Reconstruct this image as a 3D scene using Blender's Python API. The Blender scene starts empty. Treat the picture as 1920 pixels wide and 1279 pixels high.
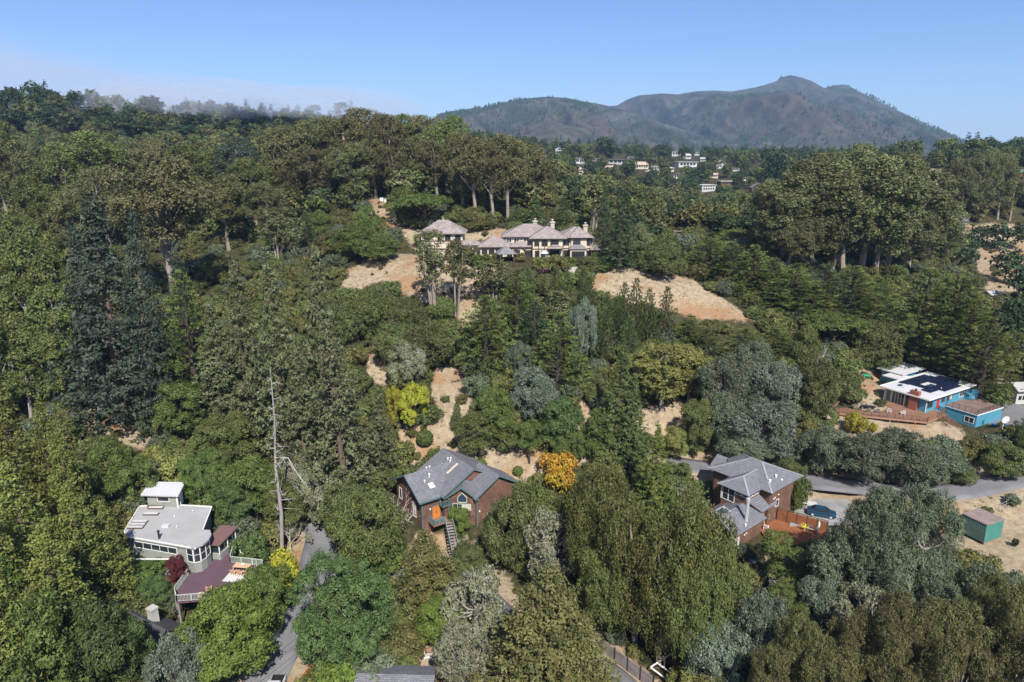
import bpy, math, random
import numpy as np
from mathutils import Vector, Matrix
R = math.radians
random.seed(7)
sc = bpy.context.scene
COL = sc.collection

# ------------------------------------------------------------------ camera, sky, sun, exposure
CAMZ = 100.0
PITCH = R(15.3)
FPX = 1280.0                      # focal length in pixels of the 1920 px wide photograph (24 mm lens)
cam_d = bpy.data.cameras.new('camera'); cam = bpy.data.objects.new('camera', cam_d); COL.objects.link(cam)
cam_d.lens = 24; cam_d.sensor_width = 36; cam_d.clip_start = 1; cam_d.clip_end = 40000
cam.location = (0, 0, CAMZ); cam.rotation_euler = (R(90) - PITCH, 0, 0)
sc.camera = cam

SUN_EL, SUN_AZ = 46.0, 14.0       # sun behind the camera, this many degrees to its right
sun_d = bpy.data.lights.new('sun', 'SUN'); sun = bpy.data.objects.new('sun', sun_d); COL.objects.link(sun)
sun_d.energy = 4.4; sun_d.angle = R(0.55); sun_d.color = (1.0, 0.955, 0.885)
# vector towards the sun
sv = Vector((math.sin(R(SUN_AZ)) * math.cos(R(SUN_EL)), -math.cos(R(SUN_AZ)) * math.cos(R(SUN_EL)), math.sin(R(SUN_EL))))
sun.rotation_euler = sv.to_track_quat('Z', 'Y').to_euler(); sun.location = sv * 500
w = bpy.data.worlds.new('World'); sc.world = w; w.use_nodes = True
nt = w.node_tree; nt.nodes.clear()
def N(nt, t, **k):
    n = nt.nodes.new(t)
    for a, b in k.items(): setattr(n, a, b)
    return n
wo = N(nt, 'ShaderNodeOutputWorld'); bg = N(nt, 'ShaderNodeBackground')
sky = N(nt, 'ShaderNodeTexSky', sky_type='NISHITA')
sky.sun_disc = False; sky.sun_elevation = R(SUN_EL); sky.sun_rotation = math.atan2(sv.x, sv.y)
sky.altitude = 150; sky.air_density = 1.0; sky.dust_density = 0.25; sky.ozone_density = 3.0
bg.inputs['Strength'].default_value = 0.064
# a low bank of marine cloud in the sky on the left, by direction
tc = N(nt, 'ShaderNodeTexCoord'); sep = N(nt, 'ShaderNodeSeparateXYZ'); nt.links.new(tc.outputs['Generated'], sep.inputs[0])
def MATH(nt, op, a, b=None, clamp=False):
    n = N(nt, 'ShaderNodeMath', operation=op); n.use_clamp = clamp
    for i, v in enumerate((a, b)):
        if v is None: continue
        if isinstance(v, (int, float)): n.inputs[i].default_value = v
        else: nt.links.new(v, n.inputs[i])
    return n.outputs[0]
def SS(nt, v, a, b):
    n = N(nt, 'ShaderNodeMapRange', interpolation_type='SMOOTHSTEP'); nt.links.new(v, n.inputs[0])
    n.inputs[1].default_value = a; n.inputs[2].default_value = b; return n.outputs[0]
az = MATH(nt, 'DIVIDE', sep.outputs['X'], MATH(nt, 'MAXIMUM', sep.outputs['Y'], 0.05))
el = sep.outputs['Z']
ns = N(nt, 'ShaderNodeTexNoise'); ns.inputs['Scale'].default_value = 3.2; ns.inputs['Detail'].default_value = 6; ns.inputs['Roughness'].default_value = 0.55
mp = N(nt, 'ShaderNodeMapping'); mp.inputs['Scale'].default_value = (1, 1, 3.4); mp.inputs['Rotation'].default_value = (0, R(13), 0)
nt.links.new(tc.outputs['Generated'], mp.inputs[0]); nt.links.new(mp.outputs[0], ns.inputs['Vector'])
nv = ns.outputs['Fac']
top = MATH(nt, 'ADD', MATH(nt, 'MULTIPLY', az, -0.147), 0.030)            # the bank's upper edge rises to the left
top = MATH(nt, 'ADD', top, MATH(nt, 'MULTIPLY', MATH(nt, 'SUBTRACT', nv, 0.5), 0.07))
lo = SS(nt, MATH(nt, 'SUBTRACT', top, el), -0.012, 0.035)
cov = MATH(nt, 'MULTIPLY', lo, SS(nt, az, -0.12, -0.36))
cov = MATH(nt, 'MULTIPLY', cov, SS(nt, nv, 0.15, 0.5), clamp=True)
hz = MATH(nt, 'MULTIPLY', SS(nt, el, 0.13, 0.0), 0.66)               # pale band low over the whole horizon
gam = N(nt, 'ShaderNodeHueSaturation'); gam.inputs['Saturation'].default_value = 1.0
tintn = N(nt, 'ShaderNodeMix', data_type='RGBA', blend_type='MULTIPLY'); tintn.inputs[0].default_value = 1
tintn.inputs[7].default_value = (.74, .86, 1.15, 1)
nt.links.new(sky.outputs[0], gam.inputs['Color']); nt.links.new(gam.outputs[0], tintn.inputs[6])
m0 = N(nt, 'ShaderNodeMix', data_type='RGBA'); nt.links.new(hz, m0.inputs[0]); nt.links.new(tintn.outputs[2], m0.inputs[6]); m0.inputs[7].default_value = (4.6, 5.7, 7.9, 1)
m1 = N(nt, 'ShaderNodeMix', data_type='RGBA'); nt.links.new(MATH(nt, 'MULTIPLY', cov, 0.9), m1.inputs[0]); nt.links.new(m0.outputs[2], m1.inputs[6])
m1.inputs[7].default_value = (5.3, 5.6, 6.9, 1)
nt.links.new(m1.outputs[2], bg.inputs['Color']); nt.links.new(bg.outputs[0], wo.inputs['Surface'])
sc.view_settings.view_transform = 'Standard'; sc.view_settings.look = 'None'; sc.view_settings.gamma = 1; sc.view_settings.use_curve_mapping = False
sc.view_settings.exposure = 0.90

# ------------------------------------------------------------------ camera geometry helpers
cp, sp = math.cos(PITCH), math.sin(PITCH)
def ray(px, py):
    a, b = (px - 960) / FPX, (py - 639.5) / FPX
    return np.array((a, cp - b * sp, -(b * cp + sp)))     # world direction, depth 1 along the optical axis
def atY(px, py, Y): d = ray(px, py); return d * (Y / d[1]) + np.array((0, 0, CAMZ))
def atZ(px, py, z): d = ray(px, py); return d * ((z - CAMZ) / d[2]) + np.array((0, 0, CAMZ))
def proj(P):
    P = np.asarray(P, float); x = P[..., 0]; y = P[..., 1]; z = P[..., 2] - CAMZ
    dep = y * cp - z * sp; dn = -z * cp - y * sp
    dep = np.maximum(dep, 1e-3)
    return 960 + FPX * x / dep, 639.5 + FPX * dn / dep, dep
def in_poly(px, py, poly):
    ins = np.zeros(np.shape(px), bool); n = len(poly)
    for i in range(n):
        x1, y1 = poly[i]; x2, y2 = poly[(i + 1) % n]
        c = ((y1 > py) != (y2 > py)) & (px < (x2 - x1) * (py - y1) / (y2 - y1 + 1e-12) + x1)
        ins ^= c
    return ins

# ------------------------------------------------------------------ material helpers
MATS = {}
def bsdf(name):
    m = bpy.data.materials.new(name); m.use_nodes = True; MATS[name] = m
    return m, m.node_tree, m.node_tree.nodes['Principled BSDF']
def mixc(nt, f, a, b, bt='MIX'):
    n = N(nt, 'ShaderNodeMix', data_type='RGBA', blend_type=bt)
    for i, v in ((0, f), (6, a), (7, b)):
        if isinstance(v, (int, float)): n.inputs[i].default_value = v
        elif isinstance(v, tuple): n.inputs[i].default_value = (*v[:3], 1)
        else: nt.links.new(v, n.inputs[i])
    return n.outputs[2]
def noise(nt, scale, detail=4, vec=None, rough=.5, dist=0):
    n = N(nt, 'ShaderNodeTexNoise'); n.inputs['Scale'].default_value = scale; n.inputs['Detail'].default_value = detail
    n.inputs['Roughness'].default_value = rough; n.inputs['Distortion'].default_value = dist
    if vec is not None: nt.links.new(vec, n.inputs['Vector'])
    return n.outputs['Fac']
def coords(nt, which='Object'):
    return N(nt, 'ShaderNodeTexCoord').outputs[which]
def mat(name, col, rough=.8, var=.25, scale=1.5, bump=0, metal=0, spec=.3, fine=12, pattern=None, emis=None):
    """painted / plain material with broad mottling and fine grain; pattern=(kind, sx, sy, dark, mortar)"""
    if name in MATS: return MATS[name]
    m, nt, b = bsdf(name)
    v = coords(nt)
    a = noise(nt, scale, 5, v, .6); f = noise(nt, fine, 3, v, .6)
    k = MATH(nt, 'ADD', MATH(nt, 'MULTIPLY', a, .65), MATH(nt, 'MULTIPLY', f, .35))
    k = SS(nt, k, .25, .75)
    d = tuple(c * (1 - var) for c in col); l = tuple(min(1, c * (1 + var * .8)) for c in col)
    c = mixc(nt, k, d, l)
    h = f
    if pattern:
        kind, bw, bh, dark, ms = pattern
        br = N(nt, 'ShaderNodeTexBrick'); br.offset = .5
        br.inputs['Scale'].default_value = 1; br.inputs['Brick Width'].default_value = bw; br.inputs['Row Height'].default_value = bh
        br.inputs['Mortar Size'].default_value = ms; br.inputs['Mortar Smooth'].default_value = .3
        br.inputs['Color1'].default_value = (1, 1, 1, 1); br.inputs['Color2'].default_value = (dark, dark, dark, 1)
        br.inputs['Mortar'].default_value = (dark * .55,) * 3 + (1,)
        mp = N(nt, 'ShaderNodeMapping')
        if kind == 'wall':   # rows run with height, courses along x+y
            sx = N(nt, 'ShaderNodeSeparateXYZ'); nt.links.new(v, sx.inputs[0]); cb = N(nt, 'ShaderNodeCombineXYZ')
            nt.links.new(MATH(nt, 'ADD', sx.outputs[0], sx.outputs[1]), cb.inputs[0]); nt.links.new(sx.outputs[2], cb.inputs[1])
            nt.links.new(cb.outputs[0], br.inputs['Vector'])
        else:
            nt.links.new(v, br.inputs['Vector'])
        c = mixc(nt, 1.0, c, br.outputs['Color'], 'MULTIPLY'); h = br.outputs['Fac']
    nt.links.new(c, b.inputs['Base Color']); b.inputs['Roughness'].default_value = rough; b.inputs['Metallic'].default_value = metal
    b.inputs['Specular IOR Level'].default_value = spec
    if bump:
        bp = N(nt, 'ShaderNodeBump'); bp.inputs['Strength'].default_value = bump; bp.inputs['Distance'].default_value = .05
        nt.links.new(h, bp.inputs['Height']); nt.links.new(bp.outputs[0], b.inputs['Normal'])
    return m
def glass(name, col=(.02, .028, .035)):
    if name in MATS: return MATS[name]
    m, nt, b = bsdf(name); b.inputs['Base Color'].default_value = (*col, 1); b.inputs['Roughness'].default_value = .06
    b.inputs['Specular IOR Level'].default_value = .8
    return m

# ------------------------------------------------------------------ object helpers
def link(o, parent=None):
    COL.objects.link(o)
    if parent is not None: o.parent = parent
    return o
def mesh_np(name, V, T, tint=None):
    me = bpy.data.meshes.new(name); V = np.asarray(V, np.float32); T = np.asarray(T, np.int32)
    me.vertices.add(len(V)); me.vertices.foreach_set('co', V.ravel())
    k = T.shape[1]; me.loops.add(T.size); me.loops.foreach_set('vertex_index', T.ravel())
    me.polygons.add(len(T)); me.polygons.foreach_set('loop_start', np.arange(0, T.size, k, dtype=np.int32))
    me.polygons.foreach_set('loop_total', np.full(len(T), k, np.int32))
    me.update(calc_edges=True)
    if tint is not None:
        a = me.attributes.new('tint', 'FLOAT', 'FACE'); a.data.foreach_set('value', np.asarray(tint, np.float32))
    return me
class MB:
    def __init__(s): s.v = []; s.f = []
    def add(s, v, f):
        b = len(s.v); s.v += [tuple(map(float, p)) for p in v]; s.f += [tuple(b + i for i in q) for q in f]; return s
    def box(s, x0, x1, y0, y1, z0, z1):
        v = [(x, y, z) for z in (z0, z1) for x, y in ((x0, y0), (x1, y0), (x1, y1), (x0, y1))]
        return s.add(v, [(3, 2, 1, 0), (4, 5, 6, 7), (0, 1, 5, 4), (1, 2, 6, 5), (2, 3, 7, 6), (3, 0, 4, 7)])
    def prism(s, poly, z0, z1):
        n = len(poly); v = [(x, y, z0) for x, y in poly] + [(x, y, z1) for x, y in poly]
        return s.add(v, [tuple(range(n))[::-1], tuple(range(n, 2 * n))] + [(i, (i + 1) % n, n + (i + 1) % n, n + i) for i in range(n)])
    def slab(s, q, t):
        """quad/poly q (ccw from above) thickened by t downwards along its normal"""
        q = [Vector(p) for p in q]; n = (q[1] - q[0]).cross(q[2] - q[0]).normalized(); 
        if n.z < 0: n = -n; q = q[::-1]
        k = len(q); v = [p - n * t for p in q] + q
        return s.add(v, [tuple(range(k))[::-1], tuple(range(k, 2 * k))] + [(i, (i + 1) % k, k + (i + 1) % k, k + i) for i in range(k)])
    def bar(s, p, q, w, h=None, up=(0, 0, 1)):
        p, q = Vector(p), Vector(q); h = h or w; d = (q - p).normalized(); u = Vector(up)
        if abs(d.dot(u)) > .98: u = Vector((1, 0, 0))
        a = d.cross(u).normalized() * w / 2; b = a.cross(d).normalized() * h / 2
        v = [e + i * a + j * b for e in (p, q) for i, j in ((-1, -1), (1, -1), (1, 1), (-1, 1))]
        return s.add(v, [(0, 1, 2, 3), (7, 6, 5, 4), (0, 4, 5, 1), (1, 5, 6, 2), (2, 6, 7, 3), (3, 7, 4, 0)])
    def tube(s, pts, rad, n=6):
        pts = [Vector(p) for p in pts]; base = len(s.v); rings = []
        for i, p in enumerate(pts):
            d = (pts[min(i + 1, len(pts) - 1)] - pts[max(i - 1, 0)]).normalized()
            u = Vector((1, 0, 0)) if abs(d.x) < .9 else Vector((0, 1, 0)); a = d.cross(u).normalized(); b = d.cross(a)
            r = rad[i] if hasattr(rad, '__len__') else rad
            for k in range(n):
                t = 2 * math.pi * k / n; s.v.append(tuple(p + a * r * math.cos(t) + b * r * math.sin(t)))
        for i in range(len(pts) - 1):
            for k in range(n):
                a0 = base + i * n + k; a1 = base + i * n + (k + 1) % n; s.f.append((a0, a1, a1 + n, a0 + n))
        s.f.append(tuple(base + k for k in range(n))[::-1]); s.f.append(tuple(base + (len(pts) - 1) * n + k for k in range(n)))
        return s
    def lathe(s, prof, c=(0, 0, 0), n=12):
        base = len(s.v)
        for r, z in prof:
            for k in range(n):
                t = 2 * math.pi * k / n; s.v.append((c[0] + r * math.cos(t), c[1] + r * math.sin(t), c[2] + z))
        for i in range(len(prof) - 1):
            for k in range(n):
                a0 = base + i * n + k; a1 = base + i * n + (k + 1) % n; s.f.append((a0, a1, a1 + n, a0 + n))
        return s
    def mesh(s, name, m=None):
        me = bpy.data.meshes.new(name); me.from_pydata(s.v, [], s.f); me.update()
        if m: me.materials.append(m)
        return me
    def obj(s, name, m=None, parent=None, **props):
        o = bpy.data.objects.new(name, s.mesh(name, m)); link(o, parent)
        for k, v in props.items(): o[k] = v
        return o
def inst(name, me, parent, loc=(0, 0, 0), rot=(0, 0, 0), scale=None):
    o = bpy.data.objects.new(name, me); link(o, parent); o.location = loc; o.rotation_euler = rot
    if scale: o.scale = scale
    return o
def tag(o, label, cat, group=None, kind=None):
    o['label'] = label; o['category'] = cat
    if group: o['group'] = group
    if kind: o['kind'] = kind
    return o
def thing(name, label, cat, loc=(0, 0, 0), rz=0, group=None):
    o = bpy.data.objects.new(name, None); link(o); o.empty_display_size = .2
    o.location = loc; o.rotation_euler = (0, 0, rz); return tag(o, label, cat, group)
def dup(src, loc, rz=None, label=None):
    c = src.copy(); COL.objects.link(c); c.location = loc
    if rz is not None: c.rotation_euler = (0, 0, rz)
    if label: c['label'] = label
    def rec(a, b):
        for ch in a.children:
            d = ch.copy(); COL.objects.link(d); d.parent = b; rec(ch, d)
    rec(src, c); return c
# ------------------------------------------------------------------ terrain: a smooth surface through surveyed points
CTRL = """0 1279 66|500 1279 71|960 1279 71|1400 1279 70|1920 1279 66|0 1080 83|250 1090 86|450 1080 89|745 1090 89|1100 1080 90|1500 1080 90|1920 1080 87
200 950 98|340 950 103|590 1022 98|850 978 107|1100 950 108|1400 960 108|1600 930 108|1900 900 110|1290 872 119
0 800 118|200 790 121|500 850 118|900 850 117|780 810 122|1100 850 118|1250 790 129|1500 810 123|1560 800 126|1700 800 125|1880 800 125
0 700 140|200 700 138|450 700 136|730 690 139|850 735 133|1050 700 138|1250 720 138|1400 740 136|1600 690 147|1740 690 150|1900 690 150
0 600 165|300 600 165|600 600 160|860 590 159|1050 600 158|1300 600 161|1450 600 166|1740 600 180|1900 600 186
0 520 195|400 520 195|700 520 176|780 500 180|1000 500 177|1130 520 170|1250 550 164|1380 590 162|1500 520 195|1900 520 230
0 450 230|300 450 235|600 450 212|740 440 205|830 440 207|1050 440 210|1200 450 215|1400 450 230|1600 480 220|1850 470 270
200 400 270|500 400 252|700 390 230|890 412 216|1100 400 290|1350 400 420|1600 400 300|1850 410 300
0 340 320|300 340 320|550 340 280|750 350 270|950 350 275|1150 350 520|1350 350 560|1770 340 350|1900 360 350
0 290 400|300 290 420|550 290 360|750 300 330|950 310 340|1150 300 800|1400 300 850|1750 300 480|1900 312 430
0 205 560|150 205 570|300 215 600|500 236 690|620 240 900|800 270 600|950 290 700"""
cu, cz = [], []
def uv(X, Y):
    Y = np.maximum(np.asarray(Y, float), -30)
    return np.stack([X / (np.asarray(Y) + 60.0) * 1.6, np.log(np.asarray(Y) + 60.0) * 1.6], -1)
for t in CTRL.replace('\n', '|').split('|'):
    a, b, Y = map(float, t.split()); p = atY(a, b, Y); cu.append(uv(p[0], p[1])); cz.append(p[2])
for X, Y, z in ((-120, 0, 44), (0, 0, 40), (120, 0, 44), (-60, -30, 44), (60, -30, 44), (0, 1500, 92), (-1500, 1500, 125), (1500, 1500, 92), (700, 800, 92),
                (-400, 1000, 120), (0, 3000, 90), (-3000, 3000, 120), (3000, 3000, 90), (1200, 900, 92), (-700, 700, 120), (400, 1200, 96)):
    cu.append(uv(X, Y)); cz.append(z)
cu = np.array(cu); cz = np.array(cz)
def tps(r2): return .5 * r2 * np.log(r2 + 1e-12)
n_ = len(cu); A_ = np.zeros((n_ + 3, n_ + 3)); d2 = ((cu[:, None] - cu[None]) ** 2).sum(-1)
A_[:n_, :n_] = tps(d2) + np.eye(n_) * 2e-3; A_[:n_, n_] = 1; A_[:n_, n_ + 1:] = cu; A_[n_:, :n_] = A_[:n_, n_:].T
W_ = np.linalg.solve(A_, np.concatenate([cz, np.zeros(3)]))
def h0(X, Y):
    X = np.atleast_1d(np.asarray(X, float)); Y = np.atleast_1d(np.asarray(Y, float)); sh = X.shape
    P = uv(X.ravel(), Y.ravel()); out = np.zeros(len(P))
    for i in range(0, len(P), 20000):
        q = P[i:i + 20000]; dd = ((q[:, None] - cu[None]) ** 2).sum(-1)
        out[i:i + 20000] = tps(dd) @ W_[:n_] + W_[n_] + q @ W_[n_ + 1:]
    return out.reshape(sh)
FLAT = []     # (polyline [(x,y,z)], core radius, falloff): roads and building pads press the ground level
def add_flat(pts, core, fall): FLAT.append((np.array(pts, float), core, fall))
def seg_dist(X, Y, pts):
    best = np.full(X.shape, 1e9); zz = np.zeros(X.shape)
    if len(pts) == 1: return np.hypot(X - pts[0][0], Y - pts[0][1]), np.full(X.shape, pts[0][2])
    for a, b in zip(pts[:-1], pts[1:]):
        dx, dy = b[0] - a[0], b[1] - a[1]; t = np.clip(((X - a[0]) * dx + (Y - a[1]) * dy) / (dx * dx + dy * dy + 1e-9), 0, 1)
        d = np.hypot(X - a[0] - t * dx, Y - a[1] - t * dy); m = d < best; best[m] = d[m]; zz[m] = (a[2] + t * (b[2] - a[2]))[m]
    return best, zz
def bumps(X, Y):
    return (np.sin(X * .31 + 1.3 * np.sin(Y * .17)) * np.sin(Y * .27 + 1.1 * np.sin(X * .13)) * .35
            + np.sin(X * .9 + Y * .4) * np.sin(Y * 1.1 - X * .5) * .12)
def H(X, Y):
    X = np.atleast_1d(np.asarray(X, float)); Y = np.atleast_1d(np.asarray(Y, float))
    z = h0(X, Y) + bumps(X, Y)
    for pts, core, fall in FLAT:
        d, zz = seg_dist(X, Y, pts); t = np.clip(1 - (d - core) / fall, 0, 1); t = t * t * (3 - 2 * t); z = z * (1 - t) + zz * t
    return z
def hit(px, py, ymin=40, ymax=1400):
    d = ray(px, py); Ys = np.geomspace(ymin, ymax, 500); t = Ys / d[1]
    P = t[:, None] * d + np.array((0, 0, CAMZ)); below = P[:, 2] < H(P[:, 0], P[:, 1])
    k = np.argmax(below) if below.any() else len(Ys) - 1
    if k == 0: return P[0]
    a, b = P[k - 1], P[k]
    ha = a[2] - H(a[0], a[1])[0]; hb = b[2] - H(b[0], b[1])[0]; s = ha / (ha - hb + 1e-9) if below.any() else 1
    return a + (b - a) * min(max(s, 0), 1)

# roads: image polyline of the centre line, width
def P_(s): return [tuple(map(float, q.split(','))) for q in s.split()]
ROADS = [('road', P_('440,1420 500,1265 545,1180 585,1100 600,1035 607,1005 600,975'), 5.6),
         ('road', P_('605,1050 660,1072 745,1084 800,1072 850,1058 880,1085 925,1150 1040,1215 1140,1265 1200,1330 1300,1420'), 5.0),
         ('road', P_('2040,862 1900,898 1820,918 1740,926 1650,915 1560,905 1480,898 1400,888 1340,878 1290,872 1255,865'), 5.6)]
ROADW = []
for nm, pl, wd in ROADS:
    pts = [];
    for (a, b) in pl: pts.append(hit(a, b))
    pts = np.array(pts); 
    # densify and smooth
    tt = np.linspace(0, 1, len(pts)); t2 = np.linspace(0, 1, 60); q = np.stack([np.interp(t2, tt, pts[:, i]) for i in range(3)], 1)
    for _ in range(6): q[1:-1] = (q[:-2] + 2 * q[1:-1] + q[2:]) / 4
    ROADW.append((nm, q, wd))
for nm, q, wd in ROADW: add_flat([(x, y, z - .07) for x, y, z in q], wd / 2 + .9, 4.5)
# ------------------------------------------------------------------ building sites: level pads and ground kept clear
CLEAR = []
class _C(list):
    def append(s, q): list.append(s, ([(p[0], p[1], 0) for p in q[0]], q[1]))
CLEAR = _C()
def site(pts, z, core, fall=4, clear=None):
    add_flat([(x, y, z) for x, y in pts], core, fall); CLEAR.append(([(x, y, z) for x, y in pts], clear if clear else core))
site([(-17, 105), (-8, 107)], 41.3, 4.0, 3, 7.5); site([(-4, 103), (0, 106)], 41.8, 3, 3, 5.5)      # brown shingled house
CLEAR.append(([(-12, 99), (-8.5, 94), (-8, 92)], 2.2))
site([(38, 104), (44, 107)], 41.3, 4.5, 3, 7); site([(36, 96), (40, 99)], 41.0, 3, 3, 4.5)         # grey roofed shingled house
site([(46, 99), (52, 96)], 41.2, 3, 3, 4.5); site([(52, 103), (56, 106)], 41.6, 3.5, 3, 4.5)            # its deck and drive
site([(84, 134), (96, 141)], 49.3, 5, 5, 8.5); site([(92, 130), (99, 134)], 46.9, 3.5, 2, 6); CLEAR.append(([(66, 130), (81, 127)], 4.0)); site([(86, 146), (92, 148)], 49.4, 4, 4, 6)
CLEAR.append(([(68, 126), (84, 121)], 3.5)); site([(104, 130), (112, 140)], 46.9, 3.5, 4, 4.5)
site([(-53, 92), (-49, 91)], 41.0, 5, 3, 7.5); CLEAR.append(([(-42, 92), (-40, 84), (-42, 80)], 4.0)); CLEAR.append(([(-55, 98)], 4))
site([(-48, 73), (-44, 76)], 38.5, 3.0, 3, 3.6)                                                                 # dark roofed cottage
site([(-22, 192), (22, 192)], 72.8, 7, 6, 9); site([(-4, 177), (16, 178)], 71.8, 3, 5, 5.0)                     # mansion
site([(66.5, 94.5), (70, 97)], 41.0, 3, 4, 5.0)                                                               # container yard
FHR = [(1022, 296, 10, 6), (1062, 296, 12, 6), (1118, 300, 14, 6), (1142, 316, 14, 7), (1180, 296, 12, 6), (1246, 303, 14, 6), (1306, 288, 12, 6), (1320, 300, 14, 6), (1256, 318, 12, 7), (1300, 324, 14, 6), (1338, 330, 14, 7), (1380, 318, 12, 6), (1112, 334, 14, 8), (1206, 340, 14, 7), (1395, 335, 12, 6), (204, 188, 22, 8), (250, 198, 26, 7), (317, 208, 18, 6), (182, 190, 12, 6), (533, 205, 12, 6), (1047, 285, 14, 9), (1089, 301, 24, 11), (1083, 322, 22, 12), (1158, 303, 44, 9), (1200, 312, 26, 9), (1228, 315, 14, 8), (1268, 288, 16, 10), (1288, 294, 12, 8), (1284, 308, 36, 10), (1350, 310, 16, 12), (1270, 335, 14, 18), (1322, 352, 30, 13), (1360, 343, 26, 7), (1420, 355, 26, 12), (1312, 376, 22, 8), (1306, 391, 12, 8), (1222, 325, 22, 8), (1785, 418, 38, 12), (1908, 330, 26, 20), (1856, 558, 22, 14), (1912, 735, 46, 34), (1735, 296, 26, 8)]   # far houses: where and how large
CLEAR.append(([(-14, 66), (-8, 66)], 5))
CLEAR.append(([(85, 124), (89, 125), (93, 123)], 4.5))
CLEAR.append(([(96, 124), (104, 127)], 3))
HAZE = 8.5e-5
BARE = [P_(s) for s in (
 '664,360 745,370 738,398 752,428 800,436 850,428 965,428 955,447 880,452 880,470 770,470 768,442 722,432 700,402',
 '640,515 700,478 790,478 860,500 925,500 935,520 905,562 800,562 762,555 720,522 650,556',
 '1108,500 1200,506 1300,528 1352,560 1425,607 1380,604 1260,588 1180,562 1108,545',
 '694,652 728,648 738,700 748,728 715,724 692,692', '798,690 862,684 892,706 884,800 848,788 806,742', '858,572 908,568 902,618 862,628',
 '735,790 800,800 900,800 1010,830 1060,860 1040,905 980,912 880,880 800,870 740,850', '1190,760 1330,760 1345,850 1260,862 1190,830', '1080,740 1110,740 1110,860 1080,860',
 '1540,770 1800,800 1820,850 1560,850', '1600,690 1690,700 1660,770 1590,760', '1770,925 1920,900 1990,890 1990,1160 1820,1080 1760,990', '1490,890 1900,890 1900,935 1500,905',
 '145,745 215,757 285,806 345,855 250,836 150,800', '1725,315 1800,318 1792,388 1740,392', '1800,420 1990,420 1990,560 1840,540', '1110,1250 1160,1260 1240,1300 1330,1320 1300,1400 1100,1400',
 '760,1020 800,1010 870,1050 930,1080 900,1100 840,1080', '640,1010 700,1040 740,1060 650,1065', '780,1200 840,1200 850,1279 760,1279', '1440,1020 1500,1020 1480,1080 1420,1080',
 '1250,860 1500,880 1500,900 1250,890', '1280,880 1330,900 1325,940 1290,930')]
def bare_mask(X, Y, Z):
    px, py, dp = proj(np.stack([X, Y, Z], -1)); m = np.zeros(X.shape)
    j = 7 * np.sin(X * .8) + 5 * np.sin(Y * .9 + X * .3)
    for pl in BARE: m = np.maximum(m, in_poly(px + j * 60 / dp, py + j * 25 / dp, pl))
    for nm, q, wd in ROADW:
        d, _ = seg_dist(X, Y, q); m = np.maximum(m, (d < wd / 2 + 2.6) * 1.0)
    return np.where(dp > 5, m, 0)
# ground sheet
NU, NV = 440, 400
uu = np.linspace(-1.3, 1.3, NU); vv = np.geomspace(60, 3400, NV) - 120
Yg, Ug = np.meshgrid(vv, uu, indexing='ij'); Xg = Ug * (Yg + 150)
Zg = H(Xg, Yg); bare = bare_mask(Xg, Yg, Zg)
for _ in range(2):
    bare[1:-1, 1:-1] = (bare[1:-1, 1:-1] * 2 + bare[:-2, 1:-1] + bare[2:, 1:-1] + bare[1:-1, :-2] + bare[1:-1, 2:]) / 6
idx = np.arange(NU * NV).reshape(NV, NU)
Q = np.stack([idx[:-1, :-1], idx[:-1, 1:], idx[1:, 1:], idx[1:, :-1]], -1).reshape(-1, 4)
gme = mesh_np('ground', np.stack([Xg, Yg, Zg], -1).reshape(-1, 3), Q)
at_ = gme.attributes.new('bare', 'FLOAT', 'POINT'); at_.data.foreach_set('value', bare.ravel().astype(np.float32))
gme.polygons.foreach_set('use_smooth', np.ones(len(Q), bool))
ground = link(bpy.data.objects.new('ground', gme)); ground['kind'] = 'structure'
m, nt_, b = bsdf('ground')
v = coords(nt_)
a_ = N(nt_, 'ShaderNodeAttribute'); a_.attribute_name = 'bare'
n1 = noise(nt_, .09, 6, v, .6); n2 = noise(nt_, .9, 6, v, .65); n3 = noise(nt_, 4.5, 4, v, .6)
grass = mixc(nt_, SS(nt_, n2, .3, .7), (.225, .175, .115), (.36, .29, .20))
dirt = mixc(nt_, SS(nt_, n3, .3, .7), (.20, .115, .06), (.33, .21, .12))
dry = mixc(nt_, SS(nt_, n1, .48, .66), grass, dirt)
dry = mixc(nt_, MATH(nt_, 'MULTIPLY', SS(nt_, n3, .62, .75), .7), dry, (.13, .12, .05))
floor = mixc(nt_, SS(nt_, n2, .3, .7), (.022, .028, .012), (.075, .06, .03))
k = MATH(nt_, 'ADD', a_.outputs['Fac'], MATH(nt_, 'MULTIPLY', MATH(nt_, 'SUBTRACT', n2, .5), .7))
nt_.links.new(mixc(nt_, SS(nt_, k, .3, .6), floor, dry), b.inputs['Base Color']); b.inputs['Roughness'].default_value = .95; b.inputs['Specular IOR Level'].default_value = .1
bp = N(nt_, 'ShaderNodeBump'); bp.inputs['Distance'].default_value = .3; bp.inputs['Strength'].default_value = .6; nt_.links.new(n3, bp.inputs['Height']); nt_.links.new(bp.outputs[0], b.inputs['Normal'])
gme.materials.append(m)

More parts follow.
